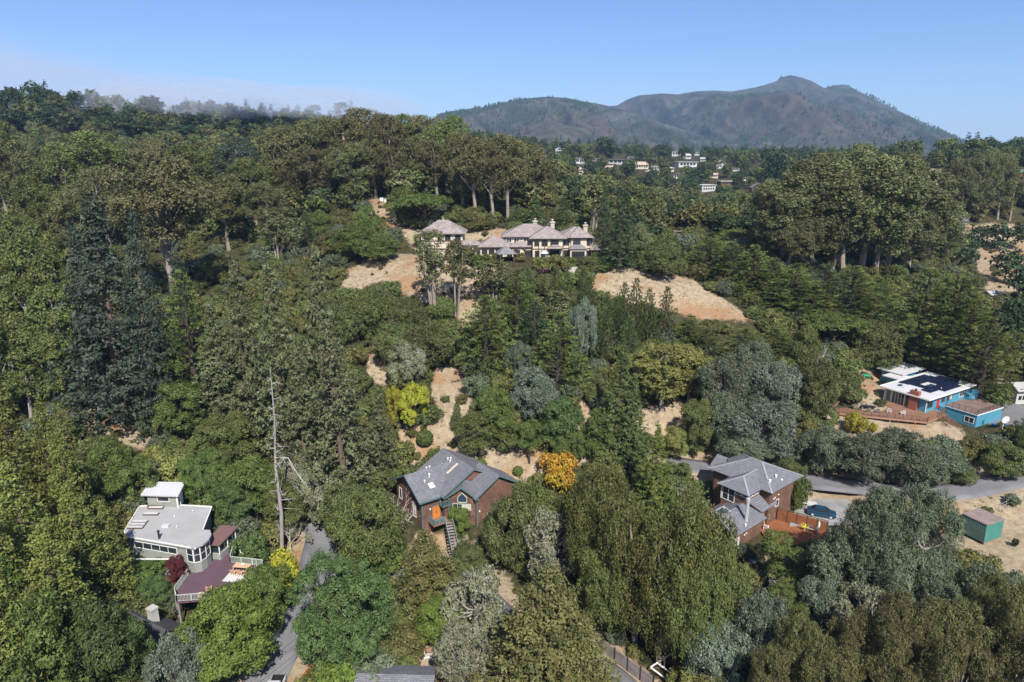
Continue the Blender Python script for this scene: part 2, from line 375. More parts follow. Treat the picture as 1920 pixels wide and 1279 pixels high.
# roads
mat('asphalt', (.155, .153, .160), .85, .32, .22, fine=9, bump=.2)
for nm, q, wd in ROADW:
    T = np.gradient(q, axis=0)[:, :2]; T /= np.linalg.norm(T, axis=1)[:, None]; Nn = np.stack([-T[:, 1], T[:, 0]], 1)
    V = []; 
    for s, dz in ((-1, -.4), (-1, .0), (-.5, .03), (0, .05), (.5, .03), (1, 0), (1, -.4)):
        V.append(np.column_stack([q[:, :2] + Nn * s * wd / 2, q[:, 2] + dz + .03]))
    V = np.stack(V, 1); nn, kk = V.shape[:2]; ix = np.arange(nn * kk).reshape(nn, kk)
    Qr = np.stack([ix[:-1, :-1], ix[1:, :-1], ix[1:, 1:], ix[:-1, 1:]], -1).reshape(-1, 4)
    me = mesh_np(nm, V.reshape(-1, 3), Qr); me.materials.append(MATS['asphalt']); o = link(bpy.data.objects.new(nm, me)); o['kind'] = 'structure'

# ------------------------------------------------------------------ far mountain and hills
def vnoise(x, y, seed=0):
    xi = np.floor(x).astype(int); yi = np.floor(y).astype(int); fx = x - xi; fy = y - yi
    fx = fx * fx * (3 - 2 * fx); fy = fy * fy * (3 - 2 * fy)
    def h(a, b): 
        n = (a * 374761393 + b * 668265263 + seed * 1442695) & 0x7fffffff; n = ((n ^ (n >> 13)) * 1274126177) & 0x7fffffff
        return (n % 10007) / 10007.0
    return (h(xi, yi) * (1 - fx) + h(xi + 1, yi) * fx) * (1 - fy) + (h(xi, yi + 1) * (1 - fx) + h(xi + 1, yi + 1) * fx) * fy
def fbm(x, y, o=5, seed=0, ridged=False):
    s = 0; a = .5; t = 0
    for i in range(o):
        n = vnoise(x, y, seed + i); n = 1 - abs(2 * n - 1) if ridged else n; s += a * n; t += a; a *= .5; x = x * 2.03 + 17; y = y * 2.03 + 5
    return s / t
def far_hill(name, prof, Yc, Yf, Yb, nx, ny, carve, seed, base=60):
    prof = P_(prof); W = np.array([atY(a, b_, Yc) for a, b_ in prof])
    X = np.linspace(W[0, 0], W[-1, 0], nx); Yv = np.concatenate([np.linspace(Yf, Yc, int(ny * .72)), np.linspace(Yc, Yb, ny - int(ny * .72) + 1)[1:]])
    YY, XX = np.meshgrid(Yv, X, indexing='ij'); s = YY / Yc
    Xs = XX / 1.0
    crest = np.interp(Xs, W[:, 0], W[:, 2]) - base
    t = np.where(YY < Yc, (YY - Yf) / (Yc - Yf), 1 - (YY - Yc) / (Yb - Yc) * 1.05)
    L = (Yc - Yf)
    wx = XX / L * 5.0 + 1.0 * fbm(XX / L * 2, YY / L * 2, 3, seed + 5) 
    rd = fbm(wx, YY / L * 1.3 + 3, 5, seed, True); fine = fbm(XX / L * 14, YY / L * 9, 4, seed + 9)
    g = np.clip(t, 0, 1) ** 1.15
    # spurs run down from the crest, gullies between them
    env = np.clip(np.sin(np.pi * np.clip(t, 0, 1)), 0, 1) ** .8
    Z = base + crest * g + env * crest * carve * (rd - .55) * 2 + (fine - .5) * crest * .09 * np.clip(t * 3, 0, 1)*(1-.75*g)
    ratio = np.interp(XX / YY, W[:, 0] / Yc, (W[:, 2] - CAMZ) / Yc); lim = CAMZ + ratio * YY * (.80 + .20 * np.clip(t, 0, 1)) - (1 - np.clip(t, 0, 1)) * 25
    Z = np.where((YY < Yc) & (Z > lim), lim + (Z - lim) * .12, Z); Z = np.where((YY < Yc) & (Z > CAMZ + ratio * YY), CAMZ + ratio * YY, Z)
    Z = np.where(t <= 0.001, base - 60, Z)
    ix = np.arange(Z.size).reshape(Z.shape); Qm = np.stack([ix[:-1, :-1], ix[:-1, 1:], ix[1:, 1:], ix[1:, :-1]], -1).reshape(-1, 4)
    me = mesh_np(name, np.stack([XX, YY, Z], -1).reshape(-1, 3), Qm); me.polygons.foreach_set('use_smooth', np.ones(len(Qm), bool))
    o = link(bpy.data.objects.new(name, me)); o['kind'] = 'structure'; me.materials.append(MATS['chaparral']); return XX, YY, Z, rd, t
m, nt_, b = bsdf('chaparral')
v = coords(nt_)
n1 = noise(nt_, .0011, 6, v, .6); n2 = noise(nt_, .006, 7, v, .7); n3 = noise(nt_, .03, 5, v, .7)
c = mixc(nt_, SS(nt_, n2, .35, .65), (.017, .020, .014), (.090, .082, .064))
c = mixc(nt_, MATH(nt_, 'MULTIPLY', SS(nt_, n1, .47, .62), .6), c, (.080, .050, .048))
c = mixc(nt_, MATH(nt_, 'MULTIPLY', SS(nt_, n3, .45, .62), .55), c, (.022, .032, .018))
gz = N(nt_, 'ShaderNodeSeparateXYZ'); nt_.links.new(v, gz.inputs[0])
rock = MATH(nt_, 'MULTIPLY', SS(nt_, n3, .60, .70), SS(nt_, gz.outputs[2], 430, 660))
c = mixc(nt_, rock, c, (.34, .31, .28))
c = mixc(nt_, MATH(nt_, 'MULTIPLY', SS(nt_, n3, .66, .72), .5), c, (.30, .24, .17))
nt_.links.new(c, b.inputs['Base Color']); b.inputs['Roughness'].default_value = .95; b.inputs['Specular IOR Level'].default_value = .05
bp = N(nt_, 'ShaderNodeBump'); bp.inputs['Distance'].default_value = 25; bp.inputs['Strength'].default_value = .9; nt_.links.new(n2, bp.inputs['Height']); nt_.links.new(bp.outputs[0], b.inputs['Normal'])
MT = far_hill('mountain', '820,262 1000,236 1100,205 1160,197 1178,187 1200,179 1240,175 1272,177 1300,172 1340,170 1370,172 1400,167 1430,161 1455,153 1472,147 1500,145 1520,151 1545,165 1570,169 1600,168 1625,178 1650,191 1675,203 1700,215 1730,229 1760,245 1790,260 1825,275 1900,290 2050,300', 4600, 2300, 6200, 460, 260, .8, 3)
HL = far_hill('hill', '760,250 830,212 870,206 900,202 940,194 970,187 1000,183 1030,181 1060,184 1090,190 1130,196 1160,203 1200,216 1260,236 1340,262', 3300, 2000, 4200, 240, 140, .6, 11)
HR = far_hill('hill', '1780,296 1850,290 1880,293 1920,297 1990,296 2100,290', 2300, 1600, 3000, 90, 60, .1, 23)
# air between the camera and the far slopes
hb = MB(); hb.box(-5200, 5200, -400, 6900, -70, 720); hzm = bpy.data.materials.new('haze'); hzm.use_nodes = True; hn = hzm.node_tree; hn.nodes.clear()
ho_ = N(hn, 'ShaderNodeOutputMaterial'); pv = N(hn, 'ShaderNodeVolumePrincipled'); pv.inputs['Color'].default_value = (.40, .66, 1, 1); pv.inputs['Density'].default_value = HAZE; pv.inputs['Anisotropy'].default_value = 0.0
hn.links.new(pv.outputs[0], ho_.inputs['Volume']); o = hb.obj('haze', hzm); o['kind'] = 'stuff'; tag(o, 'thin blue haze filling the air over the valley', 'haze', kind='stuff')
def far_trees(name, D, n, seed, lo, hi, hgt, thr, label, cat):
    """conifers standing on a far slope, a few pixels each: one mesh of small ragged cones"""
    XX, YY, Z, rd, t = D; rng = np.random.default_rng(seed); V = []; T = []; tint = []; k = 0
    for _ in range(n * 6):
        i = rng.integers(2, Z.shape[0] - 2); j = rng.integers(2, Z.shape[1] - 2)
        if not lo < t[i, j] < hi: continue
        d = fbm(XX[i, j:j + 1] / 330, YY[i, j:j + 1] / 420, 4, seed)[0] + .22 * (1 - t[i, j]) - .35 * (rd[i, j] - .5)
        if d < thr and rng.random() > .035: continue
        x = XX[i, j] + rng.normal() * 9; y = YY[i, j] + rng.normal() * 9; z = Z[i, j] - 1; h = hgt * rng.uniform(.5, 1.3); r = h * rng.uniform(.28, .5)
        b0 = len(V)
        for q in range(3):
            a0 = rng.random() * 6; zz = z + h * (.05 + .3 * q); rr = r * (1 - .28 * q)
            V += [(x + rr * math.cos(a0 + s), y + rr * math.sin(a0 + s), zz + rng.uniform(-.05, .05) * h) for s in (0, 1.57, 3.14, 4.71)] + [(x + rng.normal() * r * .1, y, min(z + h, zz + h * .5))]
            e = b0 + q * 5; T += [(e, e + 1, e + 4), (e + 1, e + 2, e + 4), (e + 2, e + 3, e + 4), (e + 3, e, e + 4)]; tint += [rng.random()] * 4
        k += 1
        if k >= n: break
    me = mesh_np(name, V, T, tint); me.materials.append(MATS['leaf_far']); o = link(bpy.data.objects.new(name, me)); return tag(o, label, cat, kind='stuff')
# ------------------------------------------------------------------ building materials and helpers
SH = mat('shingle_wall', (.235, .122, .085), .85, .45, .6, fine=6, bump=.5, pattern=('wall', .16, .14, .55, .018))
SHD = mat('dark_shingle_wall', (.24, .130, .090), .85, .4, .6, fine=6, bump=.5, pattern=('wall', .16, .14, .55, .018))
RG = mat('grey_shingle_roof', (.185, .185, .205), .8, .18, .5, fine=7, bump=.5, pattern=('roof', .38, .22, .72, .02))
RG2 = mat('grey_tile_roof', (.20, .20, .225), .75, .16, .6, fine=5, bump=.6, pattern=('roof', .34, .30, .74, .035))
RM = mat('shake_roof', (.35, .295, .28), .85, .25, .5, fine=4, bump=.6, pattern=('roof', .45, .4, .7, .04))
CAP = mat('ridge_cap', (.27, .265, .28), .8, .15, 1)
TEAL = mat('teal_trim', (.085, .135, .135), .6, .15, 1)
WHT = mat('white_paint', (.66, .65, .62), .5, .06, 1); CREAM = mat('cream_render', (.52, .45, .35), .85, .12, .5)
TIMB = mat('dark_timber', (.085, .055, .038), .8, .3, 1); RED = mat('redwood_stain', (.225, .085, .036), .6, .25, .8)
DECK = mat('deck_wood', (.25, .135, .085), .7, .25, .7, pattern=('roof', 3.2, .15, .8, .012)); PURP = mat('purple_deck', (.115, .068, .088), .65, .12, .5, pattern=('roof', 4, .16, .88, .012))
BLUE = mat('turquoise_paint', (.070, .245, .35), .55, .08, .6); BLUR = mat('white_membrane', (.47, .47, .48), .6, .07, .4); LGR = mat('light_grey_membrane', (.33, .325, .325), .6, .12, .35)
SAGE = mat('sage_shingle', (.31, .325, .29), .85, .2, .6, pattern=('wall', .16, .16, .8, .015)); SAGT = mat('sage_trim', (.42, .46, .40), .6, .1, 1)
BRK = mat('red_brick', (.34, .12, .08), .85, .25, 1, pattern=('wall', .24, .09, .75, .012)); MET = mat('galvanised', (.55, .57, .60), .45, .1, 2, metal=.4)
GL = glass('window_glass'); GLB = glass('blue_glass', (.03, .05, .075)); SOL = glass('solar_cell', (.012, .016, .040)); BLK = mat('black_metal', (.02, .02, .022), .5, .1, 2)
CON = mat('concrete', (.40, .38, .36), .85, .2, .5); GREYW = mat('weathered_wood', (.24, .205, .19), .85, .35, .7, fine=8); ORW = mat('orange_door', (.50, .17, .035), .5, .2, 1)
VW = mat('village_white', (.46, .45, .43), .7, .15, .3); CTAN = mat('tan_roof', (.40, .31, .25), .8, .2, .5); REDP = mat('red_paint', (.42, .03, .035), .5, .08, 1); CURT = mat('curtain', (.42, .40, .36), .9, .15, 2)
GTEAL = mat('green_corrugated', (.06, .20, .165), .5, .2, .8); RUST = mat('rusty_lid', (.22, .17, .15), .8, .35, .6); YEL = mat('yellow_plastic', (.6, .5, .06), .5, .1, 1)
CLOTH = mat('tan_cushion', (.52, .33, .20), .9, .15, 2); MAG = mat('magenta_cloth', (.40, .05, .28), .9, .15, 2); BLP = mat('blue_plastic', (.03, .11, .28), .5, .1, 1); GRP = mat('green_plastic', (.04, .33, .16), .5, .1, 1)

def gable(mb, x0, x1, y0, y1, ze, zr, axis='x', oh=.5, t=.18, rake=.35, sides=3):
    """two sloping slabs; ridge along axis, eaves lowered in line with the slope by the overhang"""
    if axis == 'x':
        m = (y0 + y1) / 2; k = (zr - ze) / (m - y0); d = k * oh
        if sides & 1: mb.slab([(x0 - rake, y0 - oh, ze - d), (x1 + rake, y0 - oh, ze - d), (x1 + rake, m, zr), (x0 - rake, m, zr)], t)
        if sides & 2: mb.slab([(x0 - rake, m, zr), (x1 + rake, m, zr), (x1 + rake, y1 + oh, ze - d), (x0 - rake, y1 + oh, ze - d)], t)
    else:
        m = (x0 + x1) / 2; k = (zr - ze) / (m - x0); d = k * oh
        if sides & 1: mb.slab([(x0 - oh, y0 - rake, ze - d), (m, y0 - rake, zr), (m, y1 + rake, zr), (x0 - oh, y1 + rake, ze - d)], t)
        if sides & 2: mb.slab([(m, y0 - rake, zr), (x1 + oh, y0 - rake, ze - d), (x1 + oh, y1 + rake, ze - d), (m, y1 + rake, zr)], t)
def gwall(mb, x0, x1, y0, y1, z0, ze, zr, axis='x'):
    """walls with gable ends"""
    if axis == 'x': P = [(y0, z0), (y1, z0), (y1, ze), ((y0 + y1) / 2, zr), (y0, ze)]; A = [(x0, a, b) for a, b in P]; B = [(x1, a, b) for a, b in P]
    else: P = [(x0, z0), (x1, z0), (x1, ze), ((x0 + x1) / 2, zr), (x0, ze)]; A = [(a, y0, b) for a, b in P]; B = [(a, y1, b) for a, b in P]
    mb.add(A + B, [(0, 1, 2, 3, 4), (9, 8, 7, 6, 5)] + [(i, i + 5, (i + 1) % 5 + 5, (i + 1) % 5) for i in range(5)])
def hip(mb, x0, x1, y0, y1, ze, zr, oh=.6, t=.16, axis=None, caps=None, gab=()):
    """hip roof; gab lists ends ('x0','x1','y0','y1') finished as gables"""
    X0, X1, Y0, Y1 = x0 - oh, x1 + oh, y0 - oh, y1 + oh; axis = axis or ('x' if X1 - X0 >= Y1 - Y0 else 'y')
    if axis == 'x':
        h = (Y1 - Y0) / 2; m = (Y0 + Y1) / 2; a = (X0 if 'x0' in gab else X0 + h, m, zr); b = (X1 if 'x1' in gab else X1 - h, m, zr)
        if a[0] > b[0]: a = b = ((X0 + X1) / 2, m, zr)
        F = [[(X0, Y0, ze), (X1, Y0, ze), b, a], [(X1, Y1, ze), (X0, Y1, ze), a, b], [(X0, Y1, ze), (X0, Y0, ze), a], [(X1, Y0, ze), (X1, Y1, ze), b]]
    else:
        h = (X1 - X0) / 2; m = (X0 + X1) / 2; a = (m, Y0 if 'y0' in gab else Y0 + h, zr); b = (m, Y1 if 'y1' in gab else Y1 - h, zr)
        if a[1] > b[1]: a = b = (m, (Y0 + Y1) / 2, zr)
        F = [[(X0, Y1, ze), (X0, Y0, ze), a, b], [(X1, Y0, ze), (X1, Y1, ze), b, a], [(X0, Y0, ze), (X1, Y0, ze), a], [(X1, Y1, ze), (X0, Y1, ze), b]]
    for f in F:
        g = []
        for p in f:
            if not g or g[-1] != p: g.append(p)
        mb.slab(g, t)
    if caps is not None:
        C = [(X0, Y0, ze), (X1, Y0, ze), (X1, Y1, ze), (X0, Y1, ze)]
        prs = [(a, b)] + ([(C[0], a), (C[3], a), (C[1], b), (C[2], b)] if axis == 'x' else [(C[0], a), (C[1], a), (C[2], b), (C[3], b)])
        for p, q in prs:
            if p != q: caps.bar(Vector(p) + Vector((0, 0, .02)), Vector(q) + Vector((0, 0, .02)), .26, .07)
def window(par, p, d, w_, h_, nx=1, ny=1, fm=None, pm=None, fw=.09, proud=.06, name='window', skip=()):
    """p: lower corner on the wall face, d: direction along the wall; the outside is to the right of d"""
    d = Vector((d[0], d[1], 0)).normalized(); n = Vector((d.y, -d.x, 0)); p = Vector(p); u = Vector((0, 0, 1)); mb = MB()
    def bx(a0, a1, b0, b1, o0, o1, m):
        v = [p + d * a + u * b + n * o for o in (o0, o1) for a, b in ((a0, b0), (a1, b0), (a1, b1), (a0, b1))]
        m.add(v, [(0, 3, 2, 1), (4, 5, 6, 7), (0, 1, 5, 4), (1, 2, 6, 5), (2, 3, 7, 6), (3, 0, 4, 7)])
    bx(-fw, 0, -fw, h_ + fw, -.05, proud, mb); bx(w_, w_ + fw, -fw, h_ + fw, -.05, proud, mb); bx(0, w_, -fw, 0, -.05, proud, mb); bx(0, w_, h_, h_ + fw, -.05, proud, mb)
    for i in range(1, nx): bx(w_ * i / nx - fw * .35, w_ * i / nx + fw * .35, 0, h_, -.05, proud - .012, mb)
    for j in range(1, ny): bx(0, w_, h_ * j / ny - fw * .3, h_ * j / ny + fw * .3, -.05, proud - .02, mb)
    o = mb.obj(name, fm or WHT, par)
    for i in range(nx):
        g = MB(); bx(w_ * i / nx, w_ * (i + 1) / nx, 0, h_, -.04, .012 + .001 * i, g); g.obj('pane', pm if (pm and i not in skip) else GL, o)
    return o
def railing(mb, pts, h=.95, post=1.6, bal=.16, pw=.09, bw=.035, rail=.06, top=True):
    for a, b in zip(pts[:-1], pts[1:]):
        a, b = Vector(a), Vector(b); L = (b - a).length; up = Vector((0, 0, 1))
        mb.bar(a + up * h, b + up * h, rail * 1.6, rail); mb.bar(a + up * .1, b + up * .1, rail * .7)
        n = max(1, round(L / post))
        for i in range(n + 1): q = a.lerp(b, i / n); mb.bar(q - up * .05, q + up * (h + .06), pw)
        if bal:
            k = int(L / bal)
            for i in range(1, k): q = a.lerp(b, i / k); mb.bar(q + up * .1, q + up * h, bw)
def loc2(o, th, x, y): c, s = math.cos(th), math.sin(th); dx, dy = x - o[0], y - o[1]; return dx * c + dy * s, -dx * s + dy * c
def gz(x, y): return float(H(x, y)[0])
# ------------------------------------------------------------------ foliage
def leafmat(name, dark, light, patch=None, pamt=.5, pscale=.35, trans=.24, rough=.55, tips=None):
    m = bpy.data.materials.new(name); m.use_nodes = True; nt = m.node_tree; MATS[name] = m
    b = nt.nodes['Principled BSDF']; out = nt.nodes['Material Output']
    at = N(nt, 'ShaderNodeAttribute'); at.attribute_name = 'tint'
    oi = N(nt, 'ShaderNodeObjectInfo')
    c = mixc(nt, at.outputs['Fac'], dark, light)
    if patch: c = mixc(nt, MATH(nt, 'MULTIPLY', SS(nt, noise(nt, pscale, 3, coords(nt), .6), .48, .62), pamt), c, patch)
    if tips: c = mixc(nt, MATH(nt, 'MULTIPLY', SS(nt, at.outputs['Fac'], .72, .95), .8), c, tips)
    hs = N(nt, 'ShaderNodeHueSaturation'); nt.links.new(c, hs.inputs['Color'])
    nt.links.new(MATH(nt, 'ADD', MATH(nt, 'MULTIPLY', oi.outputs['Random'], .035), .4825), hs.inputs['Hue'])
    nt.links.new(MATH(nt, 'ADD', MATH(nt, 'MULTIPLY', oi.outputs['Random'], .45), .80), hs.inputs['Value'])
    nt.links.new(hs.outputs[0], b.inputs['Base Color']); b.inputs['Roughness'].default_value = rough; b.inputs['Specular IOR Level'].default_value = .22
    tr = N(nt, 'ShaderNodeBsdfTranslucent'); nt.links.new(hs.outputs[0], tr.inputs[0])
    mx = N(nt, 'ShaderNodeMixShader'); mx.inputs[0].default_value = trans; nt.links.new(b.outputs[0], mx.inputs[1]); nt.links.new(tr.outputs[0], mx.inputs[2])
    nt.links.new(mx.outputs[0], out.inputs['Surface']); return m
LM = dict(
 euc=leafmat('leaf_euc', (.046, .044, .018), (.215, .200, .088), (.105, .082, .042), .35, .22),
 eucg=leafmat('leaf_eucg', (.044, .052, .020), (.210, .220, .090), (.09, .07, .035), .35, .25),
 weep=leafmat('leaf_weep', (.034, .046, .013), (.180, .200, .060), (.15, .11, .03), .35, .3),
 olive=leafmat('leaf_olive', (.044, .046, .016), (.200, .195, .074), (.12, .095, .05), .3, .3),
 redw=leafmat('leaf_redw', (.018, .030, .020), (.095, .125, .084), (.05, .045, .03), .3, .25),
 fir=leafmat('leaf_fir', (.036, .046, .018), (.215, .235, .105), (.085, .068, .04), .35, .4, tips=(.16, .19, .14)),
 dark=leafmat('leaf_dark', (0.018, 0.030, 0.014), (0.090, 0.122, 0.050)),
 cyp=leafmat('leaf_cyp', (.024, .036, .010), (.200, .235, .058), (.05, .04, .015), .3, .3),
 spire=leafmat('leaf_spire', (.022, .038, .012), (.150, .190, .060)),
 oak=leafmat('leaf_oak', (.032, .042, .014), (.170, .190, .062), (.065, .055, .03), .35, .4),
 green=leafmat('leaf_green', (.030, .048, .013), (.165, .220, .052), None),
 dome=leafmat('leaf_dome', (0.025, 0.046, 0.015), (0.131, 0.185, 0.056), None),
 bright=leafmat('leaf_bright', (.045, .075, .014), (.190, .245, .048), (.10, .15, .02), .4, .5),
 dawn=leafmat('leaf_dawn', (0.044, 0.060, 0.014), (0.231, 0.256, 0.062), (.20, .12, .03), .18, .6),
 bay=leafmat('leaf_bay', (.034, .050, .015), (.195, .230, .066), (.10, .10, .03), .3, .3),
 grey=leafmat('leaf_grey', (.060, .080, .054), (.225, .265, .190), (.07, .10, .05), .4, .4),
 greyg=leafmat('leaf_greyg', (.044, .062, .036), (.180, .205, .125), (.10, .10, .05), .3, .4),
 mel=leafmat('leaf_mel', (.046, .048, .015), (.190, .185, .062), (.14, .105, .04), .35, .5),
 acac=leafmat('leaf_acac', (0.094, 0.102, 0.016), (0.300, 0.300, 0.100), (.11, .12, .035), .4, .3),
 yellow=leafmat('leaf_yellow', (.16, .16, .02), (.44, .41, .045), (.2, .25, .02), .3, .6),
 orange=leafmat('leaf_orange', (.18, .08, .012), (.46, .24, .035), (.35, .3, .03), .5, .5),
 maple=leafmat('leaf_maple', (.045, .008, .012), (.16, .03, .035)),
 purple=leafmat('leaf_purple', (.06, .02, .05), (.16, .06, .10)),
 lich=leafmat('leaf_lich', (0.077, 0.081, 0.031), (0.300, 0.300, 0.195), (.26, .26, .21), .45, .7),
 hedge=leafmat('leaf_hedge', (0.028, 0.048, 0.011), (0.144, 0.194, 0.044)),
 far=leafmat('leaf_far', (0.015, 0.027, 0.012), (0.060, 0.087, 0.032)),
 under=leafmat('leaf_under', (0.036, 0.044, 0.014), (0.224, 0.211, 0.066), (.10, .075, .035), .5, .15))
BARK = dict(brown=mat('bark_brown', (.12, .085, .06), .9, .4, 2), pale=mat('bark_pale', (.25, .205, .165), .8, .35, .8), dark=mat('bark_dark', (.055, .042, .033), .9, .3, 2),
            grey=mat('bark_grey', (.27, .245, .225), .85, .25, 1.2), white=mat('bark_white', (.42, .39, .35), .8, .2, 1.2))
def unit(v): return v / (np.linalg.norm(v, axis=-1, keepdims=True) + 1e-9)
def leaves(C, D, r, per, size, rng, asp=.7, flat=1., jit=.5, up=.35, A=None, ak=0., hang=0., shell=.45):
    """triangular leaf clumps scattered about centres C with outward directions D"""
    per = int(per * 1.3); n = len(C); C = np.repeat(C, per, 0); D = np.repeat(D, per, 0); r = np.repeat(np.broadcast_to(r, n), per)
    o = unit(rng.normal(size=C.shape)) * (rng.random(len(C))[:, None] ** shell); o = o + D * .25; o[:, 2] *= flat
    size = size * .86; c = C + o * r[:, None]
    if hang: c[:, 2] -= hang * rng.random(len(c)) ** 1.5 * r
    nrm = unit(D * .55 + unit(o) * .7 + np.array((0, 0, up)) + jit * rng.normal(size=C.shape))
    ax = unit(np.cross(nrm, rng.normal(size=C.shape)))
    if A is not None: ax = unit(ax * (1 - ak) + np.repeat(A, per, 0) * ak)
    sd = unit(np.cross(nrm, ax)); s = (size * rng.uniform(.6, 1.4, len(c)))[:, None]
    V = np.stack([c - sd * s * asp * .5, c + sd * s * asp * .5, c + ax * s], 1).reshape(-1, 3)
    tc = np.repeat(rng.random(n), per); t = np.clip(tc * .62 + rng.random(len(c)) * .34, 0, 1)
    return V, t
def crown_mesh(name, parts, m):
    V = np.concatenate([p[0] for p in parts]); t = np.concatenate([p[1] for p in parts])
    me = mesh_np(name, V, np.arange(len(V)).reshape(-1, 3), t); me.materials.append(m); return me
def lobes_of(rng, n, H_, R_, z0, lr, shape=1.0, flatb=.15):
    """centres of the crown's lobes: in an uneven ovoid between z0 and H_"""
    L = []; tries = 0
    while len(L) < n and tries < 3000:
        tries += 1
        d = unit(rng.normal(size=3)); k = rng.uniform(.35, 1) ** .5
        x = np.array((d[0] * R_ * k * .82, d[1] * R_ * k * .82, z0 + (H_ - z0) * (flatb + (1 - flatb) * (.5 + .5 * d[2] * k)) - lr * .5))
        h = (x[2] - z0) / (H_ - z0); lim = R_ * (1 - max(0, h - .45) ** 1.6 * 1.4 * shape)
        if math.hypot(x[0], x[1]) > lim * .85: continue
        if any(np.linalg.norm(x - y) < lr * .75 for y in L): continue
        L.append(x)
    return np.array(L)
def lobed(rng, H_, R_, z0, nl, lr, ncl, cr, per, size, shape=1.0, flat=.85, vs=1., open_=.0, **k):
    L = lobes_of(rng, nl, H_, R_, z0, lr, shape); C = []; D = []; cen = np.array((0, 0, z0 + (H_ - z0) * .4))
    for x in L:
        q = lr * rng.uniform(.6, 1.35)
        d = unit(rng.normal(size=(ncl, 3))); d[:, 2] = np.where(d[:, 2] < -.35, -d[:, 2] * .6, d[:, 2]); d = unit(d)
        c = x + d * q * np.array((1, 1, vs)) * rng.uniform(.8, 1.08, (ncl, 1))
        keep = ((c - cen) * d).sum(1) > -q * .4
        for y in L:
            if y is not x: keep &= (((c - y) / np.array((1, 1, vs))) ** 2).sum(1) > (lr * .62) ** 2
        keep &= rng.random(ncl) > open_ + .06
        C.append(c[keep]); D.append(d[keep])
    C = np.concatenate(C); D = np.concatenate(D); return L, leaves(C, D, cr, per, size, rng, flat=flat, **k)
def limbs(mb, rng, L, base_z, top, r0, wob=.5, frac=1., n=5):
    """trunk with limbs reaching into the lobes"""
    tz = top; pts = [(0, 0, -1.2)] + [(rng.normal() * wob * .35 * i / 4, rng.normal() * wob * .35 * i / 4, tz * i / 5) for i in range(1, 6)]
    mb.tube(pts, [r0 * 1.25, r0, r0 * .9, r0 * .78, r0 * .62, r0 * .35], 7)
    for x in L:
        if rng.random() > frac: continue
        s = min(rng.uniform(.35, .8), max(.15, (x[2] - 1) / tz * .75)); k = min(4, int(s * 5)); a = Vector(pts[1 + k]); b = Vector(x)
        mid = a.lerp(b, .5) + Vector((rng.normal() * .4, rng.normal() * .4, -.1 * (b - a).length)); mb.tube([a, mid, b], [r0 * .42, r0 * .28, r0 * .1], n)
def branchy(rng, H_, R_, z0, nb, prof, rise, droop, step, cr, per, size, flat=.5, trunk_r=.35, barkp=.3, ak=.3, up=.5, start=.3, mbt=None, jz=.5, upper=1.0, **k):
    """conifers: whorled limbs carrying flattened sprays"""
    C = []; D = []; A = []
    for i in range(nb):
        u = ((i + rng.random()) / nb) ** .85; z = z0 + (H_ * .985 - z0) * u; Lb = max(.25, R_ * prof(u) * rng.uniform(.7, 1.18)); az_ = i * 2.39996 + rng.normal() * .4
        d = np.array((math.cos(az_), math.sin(az_), 0)); ns_ = max(1, int(Lb * (1 - start) / step)); rs = rise * (1 + upper * u)
        for s in range(ns_):
            t = start + (1 - start) * (s + .6) / ns_; l = Lb * t
            side = np.array((-d[1], d[0], 0)) * rng.normal() * Lb * .16 * t
            C.append(d * l + side + np.array((0, 0, z + l * rs - droop * Lb * t * t + rng.normal() * cr * jz))); D.append(unit(d * .55 + np.array((0, 0, .6)))); A.append(unit(d + np.array((0, 0, rs - 2 * droop * t))))
        if mbt is not None and rng.random() < barkp:
            mbt.tube([(0, 0, z), tuple(d * Lb * .5 + np.array((0, 0, z + Lb * .5 * rs - droop * Lb * .25))), tuple(d * Lb * .93 + np.array((0, 0, z + Lb * .93 * rs - droop * Lb * .86)))], [trunk_r * .28, trunk_r * .16, .03], 4)
    if mbt is not None: mbt.tube([(0, 0, -1.2), (0, 0, H_ * .3), (.05, 0, H_ * .7), (0, 0, H_ * .99)], [trunk_r * 1.2, trunk_r, trunk_r * .55, .04], 7)
    C = np.array(C); D = np.array(D); A = np.array(A)
    return leaves(C, D, cr * (.75 + .5 * rng.random(len(C))), per, size, rng, flat=flat, up=up, A=A, ak=ak, **k)
PROTO = {}
def proto(kind, H_, R_, build, nvar=2):
    PROTO[kind] = []
    for v in range(nvar):
        rng = np.random.default_rng(hash(kind) % 1 + sum(map(ord, kind)) * 31 + v * 977); mb = MB(); parts, mk, bk = build(rng, mb)
        cm = crown_mesh(kind + '_crown', parts, LM[mk]) if parts else None
        PROTO[kind].append((cm, mb.mesh(kind + '_trunk', BARK[bk]), H_, R_))
def b_euc(rng, mb):
    L, lv = lobed(rng, 30, 7.5, 5, 32, 2.1, 66, .85, 13, .52, shape=.6, vs=1.25, open_=.12, hang=.9, A=None, jit=.75, up=.2); limbs(mb, rng, L, 0, 25, .55, 1.2, .9); return [lv], 'euc', 'pale'
proto('E', 30, 7.5, b_euc, 3)
def b_ebare(rng, mb):
    L, lv = lobed(rng, 30, 7.5, 11, 26, 2.1, 66, .85, 13, .52, shape=.6, vs=1.25, open_=.12, hang=.9, jit=.75, up=.2); limbs(mb, rng, L, 0, 25, .55, 1.2, .9); return [lv], 'euc', 'pale'
proto('L', 30, 7.5, b_ebare, 2)
